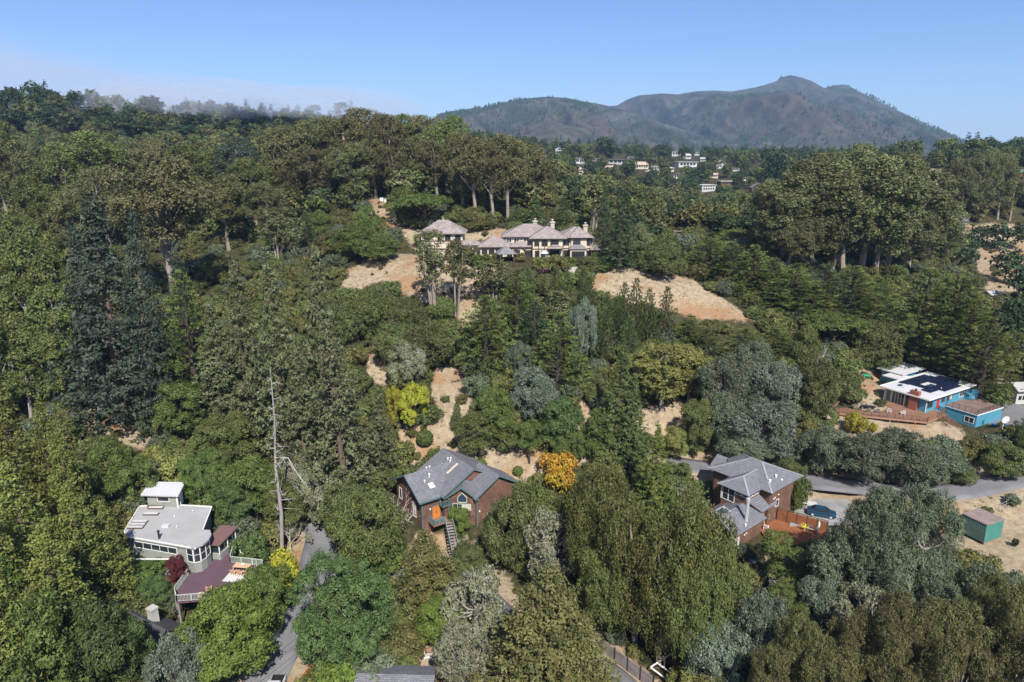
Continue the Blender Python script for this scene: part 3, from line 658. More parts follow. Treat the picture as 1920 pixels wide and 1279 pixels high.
def b_eslim(rng, mb):
    L, lv = lobed(rng, 15, 2.7, 5, 13, 1.15, 42, .5, 8, .45, shape=.5, vs=1.4, open_=.15, hang=.9, jit=.75, up=.2)
    for k in range(4):
        a = k * 1.6; mb.tube([(.25 * math.cos(a), .25 * math.sin(a), -1), (.6 * math.cos(a), .6 * math.sin(a), 5), (1.1 * math.cos(a), 1.1 * math.sin(a), 9), (1.2 * math.cos(a), 1.2 * math.sin(a), 12.5)], [.2, .16, .12, .04], 6)
    return [lv], 'eucg', 'pale'
proto('Q', 15, 2.7, b_eslim, 2)
def b_weep(rng, mb):
    L, lv = lobed(rng, 20, 7.5, 1.5, 40, 1.9, 75, .75, 14, .55, shape=.9, vs=1.3, open_=.08, asp=.45, hang=1.3, jit=.7, up=.15, A=None); limbs(mb, rng, L, 0, 16, .5, .8, .6)
    C = lv[0].reshape(-1, 3, 3).copy(); C[:, 2] = C[:, :2].mean(1) * .35 + C[:, 2] * .65 + np.array((0, 0, -.15)); return [(C.reshape(-1, 3), lv[1])], 'weep', 'pale'
proto('W', 20, 7.5, b_weep, 3)
def b_redw(rng, mb):
    p = lambda u: min(1, .6 + u * 2.2) * (1 - u) ** .85 * 1.2
    lv = branchy(rng, 28, 6, 1.0, 270, p, .12, .30, .85, .80, 16, .46, flat=.6, trunk_r=.5, barkp=.05, mbt=mb, jz=1.0, jit=.7, start=.3); return [lv], 'redw', 'brown'
proto('R', 28, 6, b_redw, 3)
def b_fir(rng, mb):
    p = lambda u: min(1, .75 + u * 1.2) * (1 - u) ** 1.05 * 1.22 + .01
    lv = branchy(rng, 25, 6.5, 1.2, 200, p, .14, .20, .75, .66, 18, .42, flat=.42, trunk_r=.4, barkp=.08, mbt=mb, jz=.9, jit=.65, start=.25); return [lv], 'fir', 'brown'
proto('F', 25, 6.5, b_fir, 3)
def b_sparse(rng, mb):
    p = lambda u: (1 - u) ** .7 * (.75 + .25 * math.sin(u * 23)) * 1.1
    lv = branchy(rng, 27, 6.5, 2, 180, p, .02, .30, .7, .62, 14, .42, flat=.5, trunk_r=.42, barkp=.35, mbt=mb, jz=.5, jit=.65, start=.3); return [lv], 'fir', 'brown'
proto('N', 27, 6.5, b_sparse, 1)
def b_cyp(rng, mb):
    p = lambda u: min(1, .8 + u) * (1 - u ** 1.5) ** .95 * 1.08 + .04
    lv = branchy(rng, 16, 7, .8, 150, p, .24, .0, .7, .66, 20, .42, flat=.24, trunk_r=.6, barkp=.3, mbt=mb, jz=.35, jit=.5, ak=.6, up=.8, start=.35, asp=.5); return [lv], 'cyp', 'dark'
proto('C', 16, 7, b_cyp, 3)
def b_spire(rng, mb):
    p = lambda u: (1 - u) ** .8 + .05
    lv = branchy(rng, 13, 3.4, .4, 95, p, .85, 0, .34, .27, 18, .30, flat=.8, trunk_r=.22, barkp=.2, mbt=mb, jz=.3, jit=.5, ak=.75, up=.3, start=.3, asp=.4); return [lv], 'spire', 'dark'
proto('S', 13, 3.4, b_spire, 2)
def b_oak(rng, mb):
    L, lv = lobed(rng, 8, 5.2, .9, 26, 1.35, 66, .54, 15, .31, shape=1.1); limbs(mb, rng, L, 0, 5.5, .3, 1., .5); return [lv], 'oak', 'brown'
proto('O', 8, 5.2, b_oak, 3)
def b_broad(rng, mb):
    L, lv = lobed(rng, 12, 5, 1.0, 34, 1.25, 66, .52, 15, .31, shape=1.0); limbs(mb, rng, L, 0, 9, .3, .8, .5); return [lv], 'green', 'brown'
proto('B', 12, 5, b_broad, 3)
def b_tall(rng, mb):
    L, lv = lobed(rng, 17, 3.6, 2.0, 34, 1.1, 50, .5, 11, .36, shape=.8, vs=1.3, open_=.1, up=.25); limbs(mb, rng, L, 0, 15, .25, .8, .8); return [lv], 'bay', 'grey'
proto('T', 17, 3.6, b_tall, 2)
def b_dome(rng, mb):
    L, lv = lobed(rng, 14, 8, .6, 60, 1.55, 64, .54, 20, .27, shape=1.1, up=.6, flat=.9); limbs(mb, rng, L, 0, 9, .4, .8, .3); return [lv], 'dome', 'brown'
proto('K', 14, 8, b_dome, 1)
def b_mel(rng, mb):
    p = lambda u: min(1, .7 + u * 1.5) * (1 - u ** 1.45) ** .85 + .04
    lv = branchy(rng, 14, 5, .5, 250, p, .15, .10, .5, .62, 18, .34, flat=.75, trunk_r=.35, barkp=.1, mbt=mb, jz=.5, jit=.6, up=.6, start=.4); return [lv], 'mel', 'brown'
proto('M', 14, 5, b_mel, 2)
def b_pine(rng, mb):
    L, lv = lobed(rng, 13, 4.6, 2.2, 18, 1.4, 52, .55, 20, .34, shape=.9, flat=.5, asp=.35, jit=.8); limbs(mb, rng, L, 0, 11, .32, .8, .9); return [lv], 'green', 'dark'
proto('P', 13, 4.6, b_pine, 2)
def b_umb(rng, mb):
    L = []; 
    for k in range(26):
        a = k * 2.4; r = 4.6 * math.sqrt((k + .5) / 26); L.append((r * math.cos(a), r * math.sin(a), 5.4 + 1.5 * (1 - (r / 5) ** 2) + rng.normal() * .15))
    L = np.array(L); d = unit(rng.normal(size=(len(L) * 40, 3))); d[:, 2] = abs(d[:, 2]) - .15; d = unit(d); C = np.repeat(L, 40, 0) + d * np.array((1.2, 1.2, .75))
    lv = leaves(C, d, .42, 13, .33, rng, up=.7); limbs(mb, rng, L, 0, 4.6, .3, .8, .6); return [lv], 'green', 'brown'
proto('U', 7.7, 5.6, b_umb, 2)
def b_grey(rng, mb):
    L, lv = lobed(rng, 9, 4.6, .8, 30, 1.15, 62, .56, 15, .35, shape=1.0, open_=.06, asp=.5, jit=.75, up=.2); limbs(mb, rng, L, 0, 6.5, .25, 1, .9); return [lv], 'greyg', 'grey'
proto('G', 9, 4.6, b_grey, 3)
def b_acac(rng, mb):
    L, lv = lobed(rng, 15, 8, .8, 60, 1.5, 66, .62, 17, .37, shape=.9, vs=1.15, open_=.05, asp=.45, jit=.75, up=.2); limbs(mb, rng, L, 0, 11, .4, 1, .6); return [lv], 'greyg', 'grey'
proto('A', 15, 8, b_acac, 2)
def b_dawn(rng, mb):
    p = lambda u: min(1, .8 + u) * (1 - u) ** .85 * 1.15 + .03
    lv = branchy(rng, 24, 6, .8, 250, p, .10, .12, .8, .70, 15, .42, flat=.8, trunk_r=.4, barkp=.08, mbt=mb, jz=.9, jit=.75, start=.25, up=.35); return [lv], 'dawn', 'brown'
proto('D', 24, 6, b_dawn, 2)
def b_bush(rng, mb):
    L, lv = lobed(rng, 3, 2.3, .1, 16, .72, 42, .36, 9, .30, shape=1.1); mb.tube([(0, 0, -.6), (0, 0, .8), (.1, 0, 1.6)], [.12, .1, .04], 5); return [lv], 'under', 'brown'
proto('H', 3, 2.3, b_bush, 3)
def b_ball(rng, mb):
    d = unit(rng.normal(size=(700, 3))); lv = leaves(d * .88 + np.array((0, 0, 1.0)), d, .12, 8, .16, rng, up=.3, jit=.35); mb.tube([(0, 0, -.5), (0, 0, 1)], .08, 5); return [lv], 'hedge', 'brown'
proto('X', 2, 1, b_ball, 1)
def b_lich(rng, mb):
    L, lv = lobed(rng, 9, 5, .9, 24, 1.3, 52, .52, 10, .36, shape=1.0, open_=.14, jit=.7); limbs(mb, rng, L, 0, 7, .28, 1.2, 1.)
    for x in L:   # pale twigs showing through
        for q in range(5):
            d = unit(rng.normal(size=3)); d[2] = abs(d[2]); e = x + d * rng.uniform(.9, 1.9); mb.tube([tuple(x), tuple((x + e) / 2 + rng.normal(size=3) * .15), tuple(e)], [.07, .05, .02], 3)
    return [lv], 'lich', 'grey'
proto('J', 9, 5, b_lich, 2)
def b_far(rng, mb):
    L, lv = lobed(rng, 11, 4.6, .8, 15, 1.7, 16, 1.0, 5, 1.15, shape=1.0); mb.tube([(0, 0, -1), (0, 0, 8)], [.3, .15], 4); return [lv], 'far', 'brown'
proto('Y', 11, 4.6, b_far, 3)
def b_farc(rng, mb):
    p = lambda u: (1 - u) ** .7 + .05
    lv = branchy(rng, 15, 3.6, 1, 50, p, .1, .1, 1.3, .9, 5, .95, flat=.6, trunk_r=.25, barkp=0, mbt=mb); return [lv], 'far', 'dark'
proto('Z', 15, 3.6, b_farc, 2)
def b_bare(rng, mb):
    mb.tube([(0, 0, -1), (.1, 0, 2), (.4, .1, 4)], [.22, .17, .1], 6)
    def br(p, d, l, r, dep):
        e = p + d * l; m_ = (p + e) / 2 + rng.normal(size=3) * l * .12; mb.tube([tuple(p), tuple(m_), tuple(e)], [r, r * .8, r * .45], 4 if dep < 2 else 3)
        if dep < 4:
            for _ in range(3): 
                dd = unit(d + rng.normal(size=3) * .6 + np.array((0, 0, .12))); br(m_ if _ == 0 else e, dd, l * rng.uniform(.55, .8), r * .5, dep + 1)
    for k in range(6):
        a = k * 1.05; br(np.array((.1, 0, 1.2 + k * .45)), unit(np.array((math.cos(a), math.sin(a), .7))), 2.0, .11, 1)
    return None, None, 'white'
proto('V', 7, 4.2, b_bare, 2)
DEFM = dict(L='euc', A='greyg', D='dawn', E='euc', Q='eucg', W='weep', R='redw', F='fir', N='fir', C='cyp', S='spire', O='oak', B='green', T='bay', K='dome', M='mel', P='green', U='bright', G='greyg', H='under', X='hedge', J='lich', Y='far', Z='far', V=None)
NAMES = dict(L='eucalyptus_tree', A='acacia_tree', D='dawn_redwood', E='eucalyptus_tree', Q='eucalyptus_tree', W='weeping_eucalyptus', R='redwood_tree', F='fir_tree', N='fir_tree', C='cypress_tree', S='young_cypress', O='oak_tree', B='leafy_tree', T='slender_tree', K='round_tree',
             M='paperbark_tree', P='pine_tree', U='umbrella_pine', G='acacia_tree', H='shrub', X='topiary_ball', J='lichened_oak', Y='distant_tree', Z='distant_conifer', V='bare_tree')
tree_n = [0]
def plant(kind, P, h, r, label, mk=None, group=None, rot=None, name=None, cat=None):
    i = tree_n[0]; tree_n[0] += 1; cm, tm, H_, R_ = PROTO[kind][(i * 7 + int(abs(P[0]) * 3)) % len(PROTO[kind])]
    nm = name or NAMES[kind]; c = cat or ('shrub' if kind in 'HX' else 'tree')
    if kind in 'XY Z H' and kind in 'YZ':   # too small in the picture to show a trunk: one mesh of crown only
        o = bpy.data.objects.new(nm, cm); link(o); o.location = P; o.rotation_euler = (0, 0, random.random() * 6.28); o.scale = (r / R_, r / R_, h / H_); tag(o, label, c, group)
        if mk: o.material_slots[0].link = 'OBJECT'; o.material_slots[0].material = LM[mk]
        return o
    t = thing(nm, label, c, tuple(P), (random.random() * 6.28 if rot is None else rot), group); s = (r / R_, r / R_, h / H_)
    if cm is not None:
        o = inst('crown', cm, t, scale=s)
        mm = mk or DEFM[kind]
        if LM[mm] is not cm.materials[0]: o.material_slots[0].link = 'OBJECT'; o.material_slots[0].material = LM[mm]
    inst('trunk' if kind not in 'HX' else 'stem', tm, t, scale=s); return t
def tree(kind, x, top, base, wpx, label, mk=None, group=None, name=None, cat=None):
    if kind in 'YZ' and any(base > y and top < y + h_ * .3 and abs(x - X_) < (wpx + w_) * .42 for X_, y, w_, h_ in FHR): return None
    P = hit(x, base); zt = atY(x, top, P[1])[2]; _, _, dp = proj(P); h = max(.8, zt - P[2]); r = wpx / 2 * dp / FPX * .94; h *= .965
    t = plant(kind, P, h, r, label, mk, group, name=name, cat=cat)
    k = .06 if kind in 'ELQWJV' else .03
    t.rotation_euler.x = random.gauss(0, k); t.rotation_euler.y = random.gauss(0, k); return t
# ------------------------------------------------------------------ trees one by one: kind | x top base width | foliage | label ; lines "@" open a group
TREES = """
@eucalyptus trees of the grove behind the mansion#tall brown-green eucalyptus in the grove behind the mansion
E 540 232 392 100|E 575 212 372 110|E 612 205 360 100|E 650 206 366 110|E 692 186 350 115|E 728 196 366 90|E 764 196 356 100|E 800 198 352 95|E 838 210 362 90|E 868 232 392 85|E 590 262 392 100|E 660 262 384 90|E 780 240 362 80|E 820 250 372 80|E 705 250 372 80|E 745 262 376 70|E 985 262 402 85|E 1012 300 404 55|E 555 290 402 80
@eucalyptus trees with bare pale trunks above the mansion#high eucalyptus with bare pale trunk just above the mansion
L 893 238 414 90|L 925 246 420 84|L 952 240 422 88
@brown-green eucalyptus trees of the left hillside#broad brown-green eucalyptus in the forest on the left hillside
E 180 224 430 150|E 250 250 400 110|E 130 262 450 110|E 70 240 440 110|E 390 262 430 130|E 480 290 420 90|E 20 215 420 100|E 300 255 400 90|E 210 300 480 110|E 90 320 520 100|E 430 320 470 100|E 510 335 460 90|E 150 350 520 90|E 345 300 450 90
@far eucalyptus grove on the right#large olive eucalyptus in the grove above the cypress row
E 1466 318 500 110|E 1510 290 505 130|E 1560 280 508 135|E 1612 262 512 140|E 1660 268 510 130|E 1700 300 505 120|E 1736 345 500 90|E 1590 248 480 110|E 1540 262 470 100|E 1440 372 490 80|E 1640 330 520 110|E 1580 340 520 110|E 1520 352 516 100|E 1690 372 520 90|E 1475 402 512 80|E 1765 400 505 60
@dark eucalyptus clump on the tan hill#dark eucalyptus of the clump on the tan hill
E 1790 282 412 60|E 1815 275 412 64|E 1842 268 408 64|E 1870 285 412 56|E 1893 300 414 44|E 1802 300 418 50
@
L 332 268 575 190||huge brown-green eucalyptus with forked pale trunk rising from the dark conifers on the left
E 455 250 410 95|redw|dense dark green tree shaped like a blunt column left of the eucalyptus grove
R 236 352 792 205||biggest dark blue-green redwood, left of the brown slope
R 288 392 806 120||dark blue-green redwood joined to the right side of the biggest one
R 195 420 745 110||dark blue-green redwood joined to the left side of the biggest one
C 372 500 780 130||shaded conifer with yellow-green layered branches right of the dark redwoods
F 470 468 805 140||grey-green conifer with pale upper tips, first right of the shaded layered conifer
F 536 462 850 140||grey-green conifer with pale tips above the snag
F 612 436 885 150||tallest olive conifer with pale tips behind the dead snag
F 420 548 800 120||lower grey-green conifer filling in left of the pale tipped ones
N 655 580 975 185||thin lichened fir showing its grey trunk all the way down
F 580 640 930 130||olive fir whose drooping limbs hang behind the snag
F 710 720 905 90||small drooping fir at the right foot of the thin lichened fir
R 350 470 700 80|redw|dark narrow conifer in shade behind the redwoods
@slender light green trees on the far left slope#slender light green tree on the steep slope at the left edge
T 20 400 640 100|T 62 392 650 90|T 105 410 690 100|T 142 440 720 90|T 30 470 720 100|T 80 500 750 100|T 128 520 760 90|T 12 560 800 90|T 60 600 790 90|T 165 500 720 60|T 110 610 780 70
@
B 346 712 826 110|green|bright green leafy tree at the foot of the dark redwoods
B 430 775 890 125|bay|rounded yellow-green tree left of the dead snag
K 395 840 960 110|green|mid green tree behind the white flat roofed house
B 480 850 980 120|green|leafy green tree between the white house and the snag
B 540 900 1010 90|bay|leafy tree wrapped round the foot of the snag
B 445 900 1000 90|dome|dark leafy tree beside the white house's deck
O 600 870 985 110|lich|oak with pale lichen right of the snag, above the road
O 655 905 1010 110|oak|dark oak shading the bend of the road
O 560 850 960 90|lich|lichened oak just behind the snag
@yellow-green conifers of the lower left#yellow-green feathery conifer at the lower left
D 70 728 1060 180|D 118 742 1050 110|D 20 800 1120 150|D 170 800 1080 120|D 95 850 1180 180|D 180 900 1160 150|D 30 920 1260 180|D 130 980 1280 190|D 225 930 1130 90|D 60 1060 1420 200
@
B 215 822 955 110|green|green bay tree below the brown slope
B 258 848 960 90|bay|small green bay tree next to the white tower
B 165 860 1010 90|bay|bay tree half buried in the yellow-green conifers
B 20 980 1260 110|green|green leafy tree at the left edge below the conifers
B 200 1120 1330 150|dome|dark green leafy tree in the lower left corner, right one
B 110 1130 1400 190|green|broad leafy tree in the lower left corner, middle one
B 15 1150 1400 150|dome|dark leafy tree right in the lower left corner
B 258 1150 1300 90|dome|narrow dark green tree below the dark roofed cottage
G 350 1192 1340 125|grey|silver-grey tree at the bottom edge on the left
B 425 1100 1275 185|bright|bright yellow-green tree left of the lower road
B 503 1055 1205 105|green|leafy tree hiding the corner of the purple deck
H 538 1040 1125 70|yellow|yellow-green shrub between purple deck and road
H 470 1005 1060 70|dome|dark shrub outside the deck railing
K 651 1036 1262 222||big dense rounded dark green tree between the two lanes
M 805 996 1158 150||cone shaped olive tree in front of the brown shingled house
M 1012 1045 1330 235||large brownish-gold cone shaped tree at bottom centre
M 1085 1140 1345 150||lower brownish-gold tree leaning to the right of the large one
J 892 1068 1215 130||grey-green oak covered in pale lichen at bottom centre
J 862 1172 1290 125||smaller lichened oak below it at the bottom edge
B 820 1120 1215 100|bright|bright light green tree beneath the olive cone tree
O 1062 1218 1330 110|green|green treetop at the bottom edge beside the fence
H 632 1250 1330 80|bright|light green bush behind the orange fence
O 700 925 1062 140|bay|light green oak left of the brown shingled house
V 742 905 1010 95||leafless white branched tree against the brown house's left wall
H 714 1012 1062 110|hedge|low dark hedge beside the road signs
B 864 946 1012 50|bright|bright small tree before the brown house's bay window
O 958 930 1070 125||dark oak at the right corner of the brown shingled house
O 1000 905 1050 110|bay|mid green oak behind the right corner of the brown house
O 880 1018 1075 80||low dark oak beside the entrance stairs
J 1035 960 1105 130||oak with bare grey twigs between brown house and weeping trees
O 1085 905 1060 100|bay|leafy oak left of the weeping eucalyptus trees
@weeping eucalyptus trees in the lower right of centre#weeping eucalyptus of the big stand left of the shingled house
W 1122 850 1120 140|W 1190 915 1210 150|W 1285 908 1240 170|W 1235 960 1250 160|W 1338 1015 1262 120|W 1150 985 1200 130|W 1105 935 1140 90|W 1300 1010 1290 120
@
F 1225 792 985 100|bright|yellow-green conifer left of the upper lane
G 1330 1150 1300 130|grey|grey-green shrubby tree at the foot of the weeping stand
G 1410 1110 1290 110|grey|silvery shrubby tree right of the weeping stand
P 1462 990 1112 95|cyp|dark green pine in front of the red deck
P 1478 1088 1195 100|cyp|lower spreading pine under the dark green one
V 1470 1075 1150 70||whitish dead branches between the two pines
A 1625 912 1150 170||big grey-green acacia, left half, right of the red deck
A 1705 920 1165 160||big grey-green acacia, right half, left of the green container
G 1570 1000 1160 130||grey-green acacia low on the left of the big pair
A 1690 1040 1200 180||grey-green acacia in front of the big pair
G 1775 1045 1150 80|oak|dark leafy tree beside the parked blue tractor
G 1530 1075 1190 90|grey|blue-grey acacia beside the pines
J 1590 1085 1220 110||lichened tree with twisted pale limbs at the lower right
G 1850 1055 1215 140||grey-green tree at the right edge below the container
@olive and brown trees in the bottom right corner#olive mottled tree in the bottom right corner
A 1490 1150 1360 130|A 1570 1165 1360 140|A 1650 1120 1350 160|A 1740 1115 1350 160|A 1815 1150 1370 150|A 1890 1110 1380 130|A 1530 1210 1420 150|A 1640 1200 1430 160|A 1760 1200 1430 160|A 1880 1200 1430 150|A 1440 1200 1380 110|A 1820 1075 1290 90
@
O 742 605 692 100||oak on the dry slope right of the thin fir, upper one
O 800 600 690 110||oak at the top of the bare orange slope
O 858 602 692 80||oak just left of the large pointed cypress
O 762 640 730 80|lich|grey-green oak above the yellow flowering tree
O 700 535 640 90|bay|oak below the left tan meadow
O 760 560 640 90||dark oak below the two slender eucalyptus clumps
O 640 560 660 100||dark oak left of the dry slope
O 830 555 612 60|bay|small oak between the two slender eucalyptus clumps
Q 813 418 596 62||left slender eucalyptus clump with bare pale stems below the garage
Q 856 438 592 58||right slender eucalyptus clump with bare pale stems below the walkway
Q 925 480 575 70||leaning light green eucalyptus below the gazebo
Q 1035 535 655 75||light eucalyptus standing among the dark cypresses
C 912 545 712 130||large dark cypress with branches reaching left over the bare slope
C 968 500 660 110||dark cypress standing behind the large left-reaching one
C 1045 580 745 120||dark cypress in the centre of the slope
C 1000 560 700 90|dark|shaded cypress in the centre of the clump
@young pointed cypresses below the mansion#young pointed cypress in the row below the mansion
S 990 498 600 46|S 1042 500 610 40|S 1062 508 620 46|S 1090 500 610 40|S 1108 515 640 56|S 1138 545 640 44|S 1152 556 650 44|S 1170 528 650 50|S 1192 520 655 54|S 1212 538 660 50|S 1240 535 660 56|S 1128 575 690 60|S 1180 590 690 56
@
C 1290 588 668 84||flat topped cypress at the lower edge of the tan field
C 1322 612 690 90||spreading cypress below the tan field
F 1148 632 862 105|spire|dark conifer with grey-green hanging tips in mid slope
F 1180 700 880 90|spire|lower dark conifer with grey-green tips
G 1000 690 800 96|grey|grey bare looking acacia under the dark cypresses
G 975 640 730 56|grey|small silvery tree among the dark cypresses
G 1085 560 700 60|grey|pale grey tree behind the young cypresses
T 1240 636 770 120|acac|tall yellow-green acacia with thin white stems
T 1290 640 760 66|acac|yellowish acacia right beside the tall one
T 1205 650 760 70|acac|yellow-green acacia left of the tall one
G 1350 660 800 110||grey-green acacia in the middle of the right slope
G 1400 640 780 90||tall grey-green acacia on the right slope
G 1445 668 790 100|grey|dull grey acacia left of the oak by the blue house
G 1425 745 868 150|grey|silver acacia with spreading white limbs above the upper lane
G 1350 740 860 90||dark based acacia above the upper lane
G 1395 820 890 100||grey-green brush above the upper lane
C 1392 612 692 110||layered cypress below the long cypress row
C 1450 612 690 90||layered cypress right of the layered pair
O 1500 612 700 70|bay|green tree behind the greyish bare tree
V 1530 640 700 66||greyish bare tree in the middle of the right slope
U 1560 588 655 140|green|light green flat topped pine above the blue house
O 1630 600 682 100||dark oak left of the tall cypresses
O 1650 640 694 80||oak over the play set
T 1490 690 770 50|bay|yellowish small oak left of the large oak
O 1518 672 785 92||large dark oak at the left end of the wooden deck
G 1540 800 890 95||blue-grey bush left of the brush below the deck
G 1620 815 908 120||grey-green bush by the lane below the wooden deck, left one
G 1690 812 910 120||grey-green bush by the lane below the wooden deck, middle one
G 1745 835 908 110||grey-green bush by the lane below the wooden deck, right one
O 1800 872 905 60||dark leafy bush below the blue garage above the lane
O 1878 838 895 90|bay|leafy bush at the right edge above the lane
B 1912 790 860 40|dome|dark tree at the right edge beside the driveway
O 1480 860 905 60||low bush behind the grey roofed house
H 1494 898 952 42|hedge|clipped tall green hedge on the right end of the grey roofed house
@cypresses of the long dark row#dense cypress in the long row below the right eucalyptus grove
C 1325 432 518 100|C 1368 452 534 90|C 1405 455 552 100|C 1445 480 574 100|C 1490 490 600 130|C 1540 492 602 120|C 1590 496 604 130|C 1640 515 606 110|C 1450 520 588 90|C 1520 530 612 110
@
C 1712 495 690 150||tall cypress with bare dark trunks behind the blue house
C 1765 510 695 150||tall cypress beside it, right behind the solar roof
C 1835 590 745 130||wide cypress at the right end of the blue house
C 1800 545 700 130||tall cypress between the two wide ones
O 1236 462 520 92||broad dark oak right of the mansion's lawn
R 1160 358 505 84|dark|large dark conifer against the right end of the mansion
R 1130 345 480 46|dark|narrow dark conifer behind the large one
Q 1110 310 450 60|eucg|tall light green tree behind the dark conifers
F 1002 362 432 66|spire|yellow-green conifer behind the mansion, left one
F 1056 365 440 58|spire|yellow-green conifer behind the mansion, right one
F 970 382 430 46|spire|small yellow-green conifer at the left of the pair behind the mansion
O 1200 420 480 60|eucg|light green tree right of the dark conifer
O 760 352 415 90|cyp|dark flat cypress above the umbrella pine
U 795 362 432 120|green|umbrella pine with rounded bright crown above the garage
O 690 388 455 50|green|green oak beside the dirt path
O 668 425 480 110|green|green oak left of the path, upper one
O 712 440 490 90|green|green oak left of the path, lower one
O 625 430 490 80|mel|brownish shrub oak left of the green ones
O 600 400 455 80|green|dark oak below the eucalyptus grove
Q 525 385 500 60|eucg|thin light green tree below the eucalyptus grove, left one
S 578 395 480 46|dark|dark pointed conifer below the eucalyptus grove
Q 555 400 500 50|eucg|thin light green tree below the eucalyptus grove, right one
H 790 438 470 26|hedge|clipped dark bush at the left of the garage
H 905 478 500 44|hedge|green shrubs left of the gazebo
H 1120 482 500 60|hedge|clipped hedge at the right end of the mansion
H 1130 494 506 40|bright|low light green hedge on the mansion's terrace wall
H 850 405 425 50|under|long low brush above the garage, left piece
H 900 415 428 70|under|long low brush above the garage, right piece
H 1060 485 500 60|bright|yellow-green shrubs in front of the mansion
H 1040 478 490 14|yellow|small yellow tree by the mansion's terrace
H 1018 500 522 28|purple|purple shrub below the mansion's lawn
O 980 505 560 70|eucg|light green brush tree below the gazebo
O 940 520 560 50||dark brush tree below the gazebo
B 778 712 815 66|yellow|brilliant yellow flowering tree on the slope above the brown house
B 742 722 800 36|yellow|smaller yellow flowering tree at its left
H 1045 852 912 80|orange|orange and yellow autumn tree right of the brown house
X 971 874 891 21||round clipped topiary ball on the dry bank
X 797 806 836 34|hedge|dark round clipped bush above the brown house
M 856 750 808 28|oak|small cone shaped tree on the bare slope
B 925 718 832 80|green|bright green tree below the cypresses
B 900 772 858 90|bay|yellow-green tree on the bank above the brown house
B 950 790 850 60|bay|rounded tree right of the yellow-green one
P 992 778 868 60||thin small pine on the bank behind the brown house
B 1050 745 850 90|dome|dark green tree above the orange tree
K 1065 800 872 80|green|rounded green tree just above the orange tree
H 900 862 884 34|bright|bright shrub behind the brown house's ridge
H 815 842 862 30|bright|bright shrub at the left behind the brown house
H 748 880 912 60|green|green bush by the brown house's left eave
B 690 820 905 70|oak|dark tree left of the garden bank
H 1300 900 935 40|bay|green bush on the red earth left of the grey roofed house
B 1300 745 860 80|bay|yellow-green tree above the bend of the upper lane
B 1265 800 862 60|acac|yellowish tree left of the bend of the upper lane
B 1120 770 870 70|green|green tree left of the dark conifers
H 1602 775 812 44|yellow|bright yellow-green bush below the wooden deck
H 1636 792 812 14|yellow|tiny yellow bush below the wooden deck
H 540 1075 1120 46|yellow|yellow-green bush at the road's left edge
H 1392 1020 1050 26|greyg|grey shrub on the lower grey roof's left
H 1895 928 946 30|greyg|small grey bush above the container
H 1902 1010 1024 12|dark|small dark round bush right of the container
H 335 858 905 70|acac|yellow shrub bank above the white tower
H 300 838 870 60|acac|yellowish shrub bank under the brown slope
@trees of the village hill#green tree among the houses of the far hillside village
Z 1120 262 300 26|Y 1135 258 300 40|Z 1150 262 305 20|Y 1172 268 305 30|Z 1190 270 305 18|Y 1080 262 310 34|Z 1060 268 310 20|Y 1045 285 330 34|Y 1235 272 300 24|Z 1250 268 300 18|Y 1300 272 312 26|Z 1305 275 320 20|Y 1330 285 320 40|Z 1345 282 320 18|Y 1375 280 340 40|Y 1405 285 345 44|Z 1430 270 330 26|Y 1455 285 345 46|Z 1220 285 330 22|Y 1100 320 360 36|Z 1150 305 352 22|Y 1190 325 370 50|Y 1240 320 380 46|Z 1290 330 382 26|Y 1340 345 400 50|Y 1390 355 405 60|Y 1420 350 410 50|Y 1150 350 400 50|Y 1200 370 420 50|Y 1250 385 430 60|Y 1300 395 440 60|Y 1350 400 450 70|Y 1400 400 450 60|Y 1040 330 380 50|Y 1070 310 360 36|Z 1075 340 390 30|Y 1180 400 450 60|Y 1230 420 462 46|Z 1330 300 345 18|Y 1380 320 362 40|Z 1270 300 340 20|Y 1020 290 340 40
@trees of the right hand valley#dark tree in the valley at the right edge
Y 1830 420 480 40|Y 1870 418 470 50|Y 1905 420 470 36|Z 1835 462 560 44|Y 1880 470 530 60|Y 1850 500 560 50|Y 1905 500 580 44|Z 1870 540 630 50|Y 1900 560 640 60|Y 1860 580 650 60|Y 1815 440 490 30|Y 1780 420 470 50|Z 1912 540 680 50|Y 1740 372 400 26|Y 1690 290 330 30
@trees on the foggy left ridge#dark tree on the skyline of the left ridge
Y 10 172 215 30|Y 30 160 210 30|Y 70 152 208 44|Z 90 150 205 24|Y 100 165 212 40|Y 145 172 205 30|Z 166 175 200 14|Z 187 175 200 12|Z 197 176 202 14|Z 222 156 205 28|Y 240 174 208 30|Y 262 176 212 34|Y 282 182 232 50|Z 265 178 205 20|Y 315 188 225 36|Y 345 190 225 34|Z 378 188 220 20|Y 400 198 230 40|Y 425 200 236 40|Z 440 195 232 20|Y 470 200 240 36|Z 490 195 236 20|Y 520 198 245 40|Z 560 195 230 26|Y 590 195 225 30|Y 640 190 220 30|Z 660 186 218 20|Y 320 205 245 50|Y 360 212 248 50|Y 190 200 240 50|Y 140 210 245 50|Y 90 205 250 60|Y 40 205 250 60|Y 230 215 260 50|Y 280 225 260 60|Y 420 225 262 60|Y 470 235 270 60|Y 520 225 275 50|Y 340 232 262 60
"""
tree_mk = {'yellow-green conifers of the lower left': 'dawn', 'olive and brown trees in the bottom right corner': 'olive', 'dark eucalyptus clump on the tan hill': 'eucg', 'far eucalyptus grove on the right': 'eucg',
           'trees on the foggy left ridge': None}
ORD = 'first second third fourth fifth sixth seventh eighth ninth tenth eleventh twelfth thirteenth fourteenth fifteenth sixteenth seventeenth eighteenth nineteenth twentieth'.split()
grp = None; glab = None
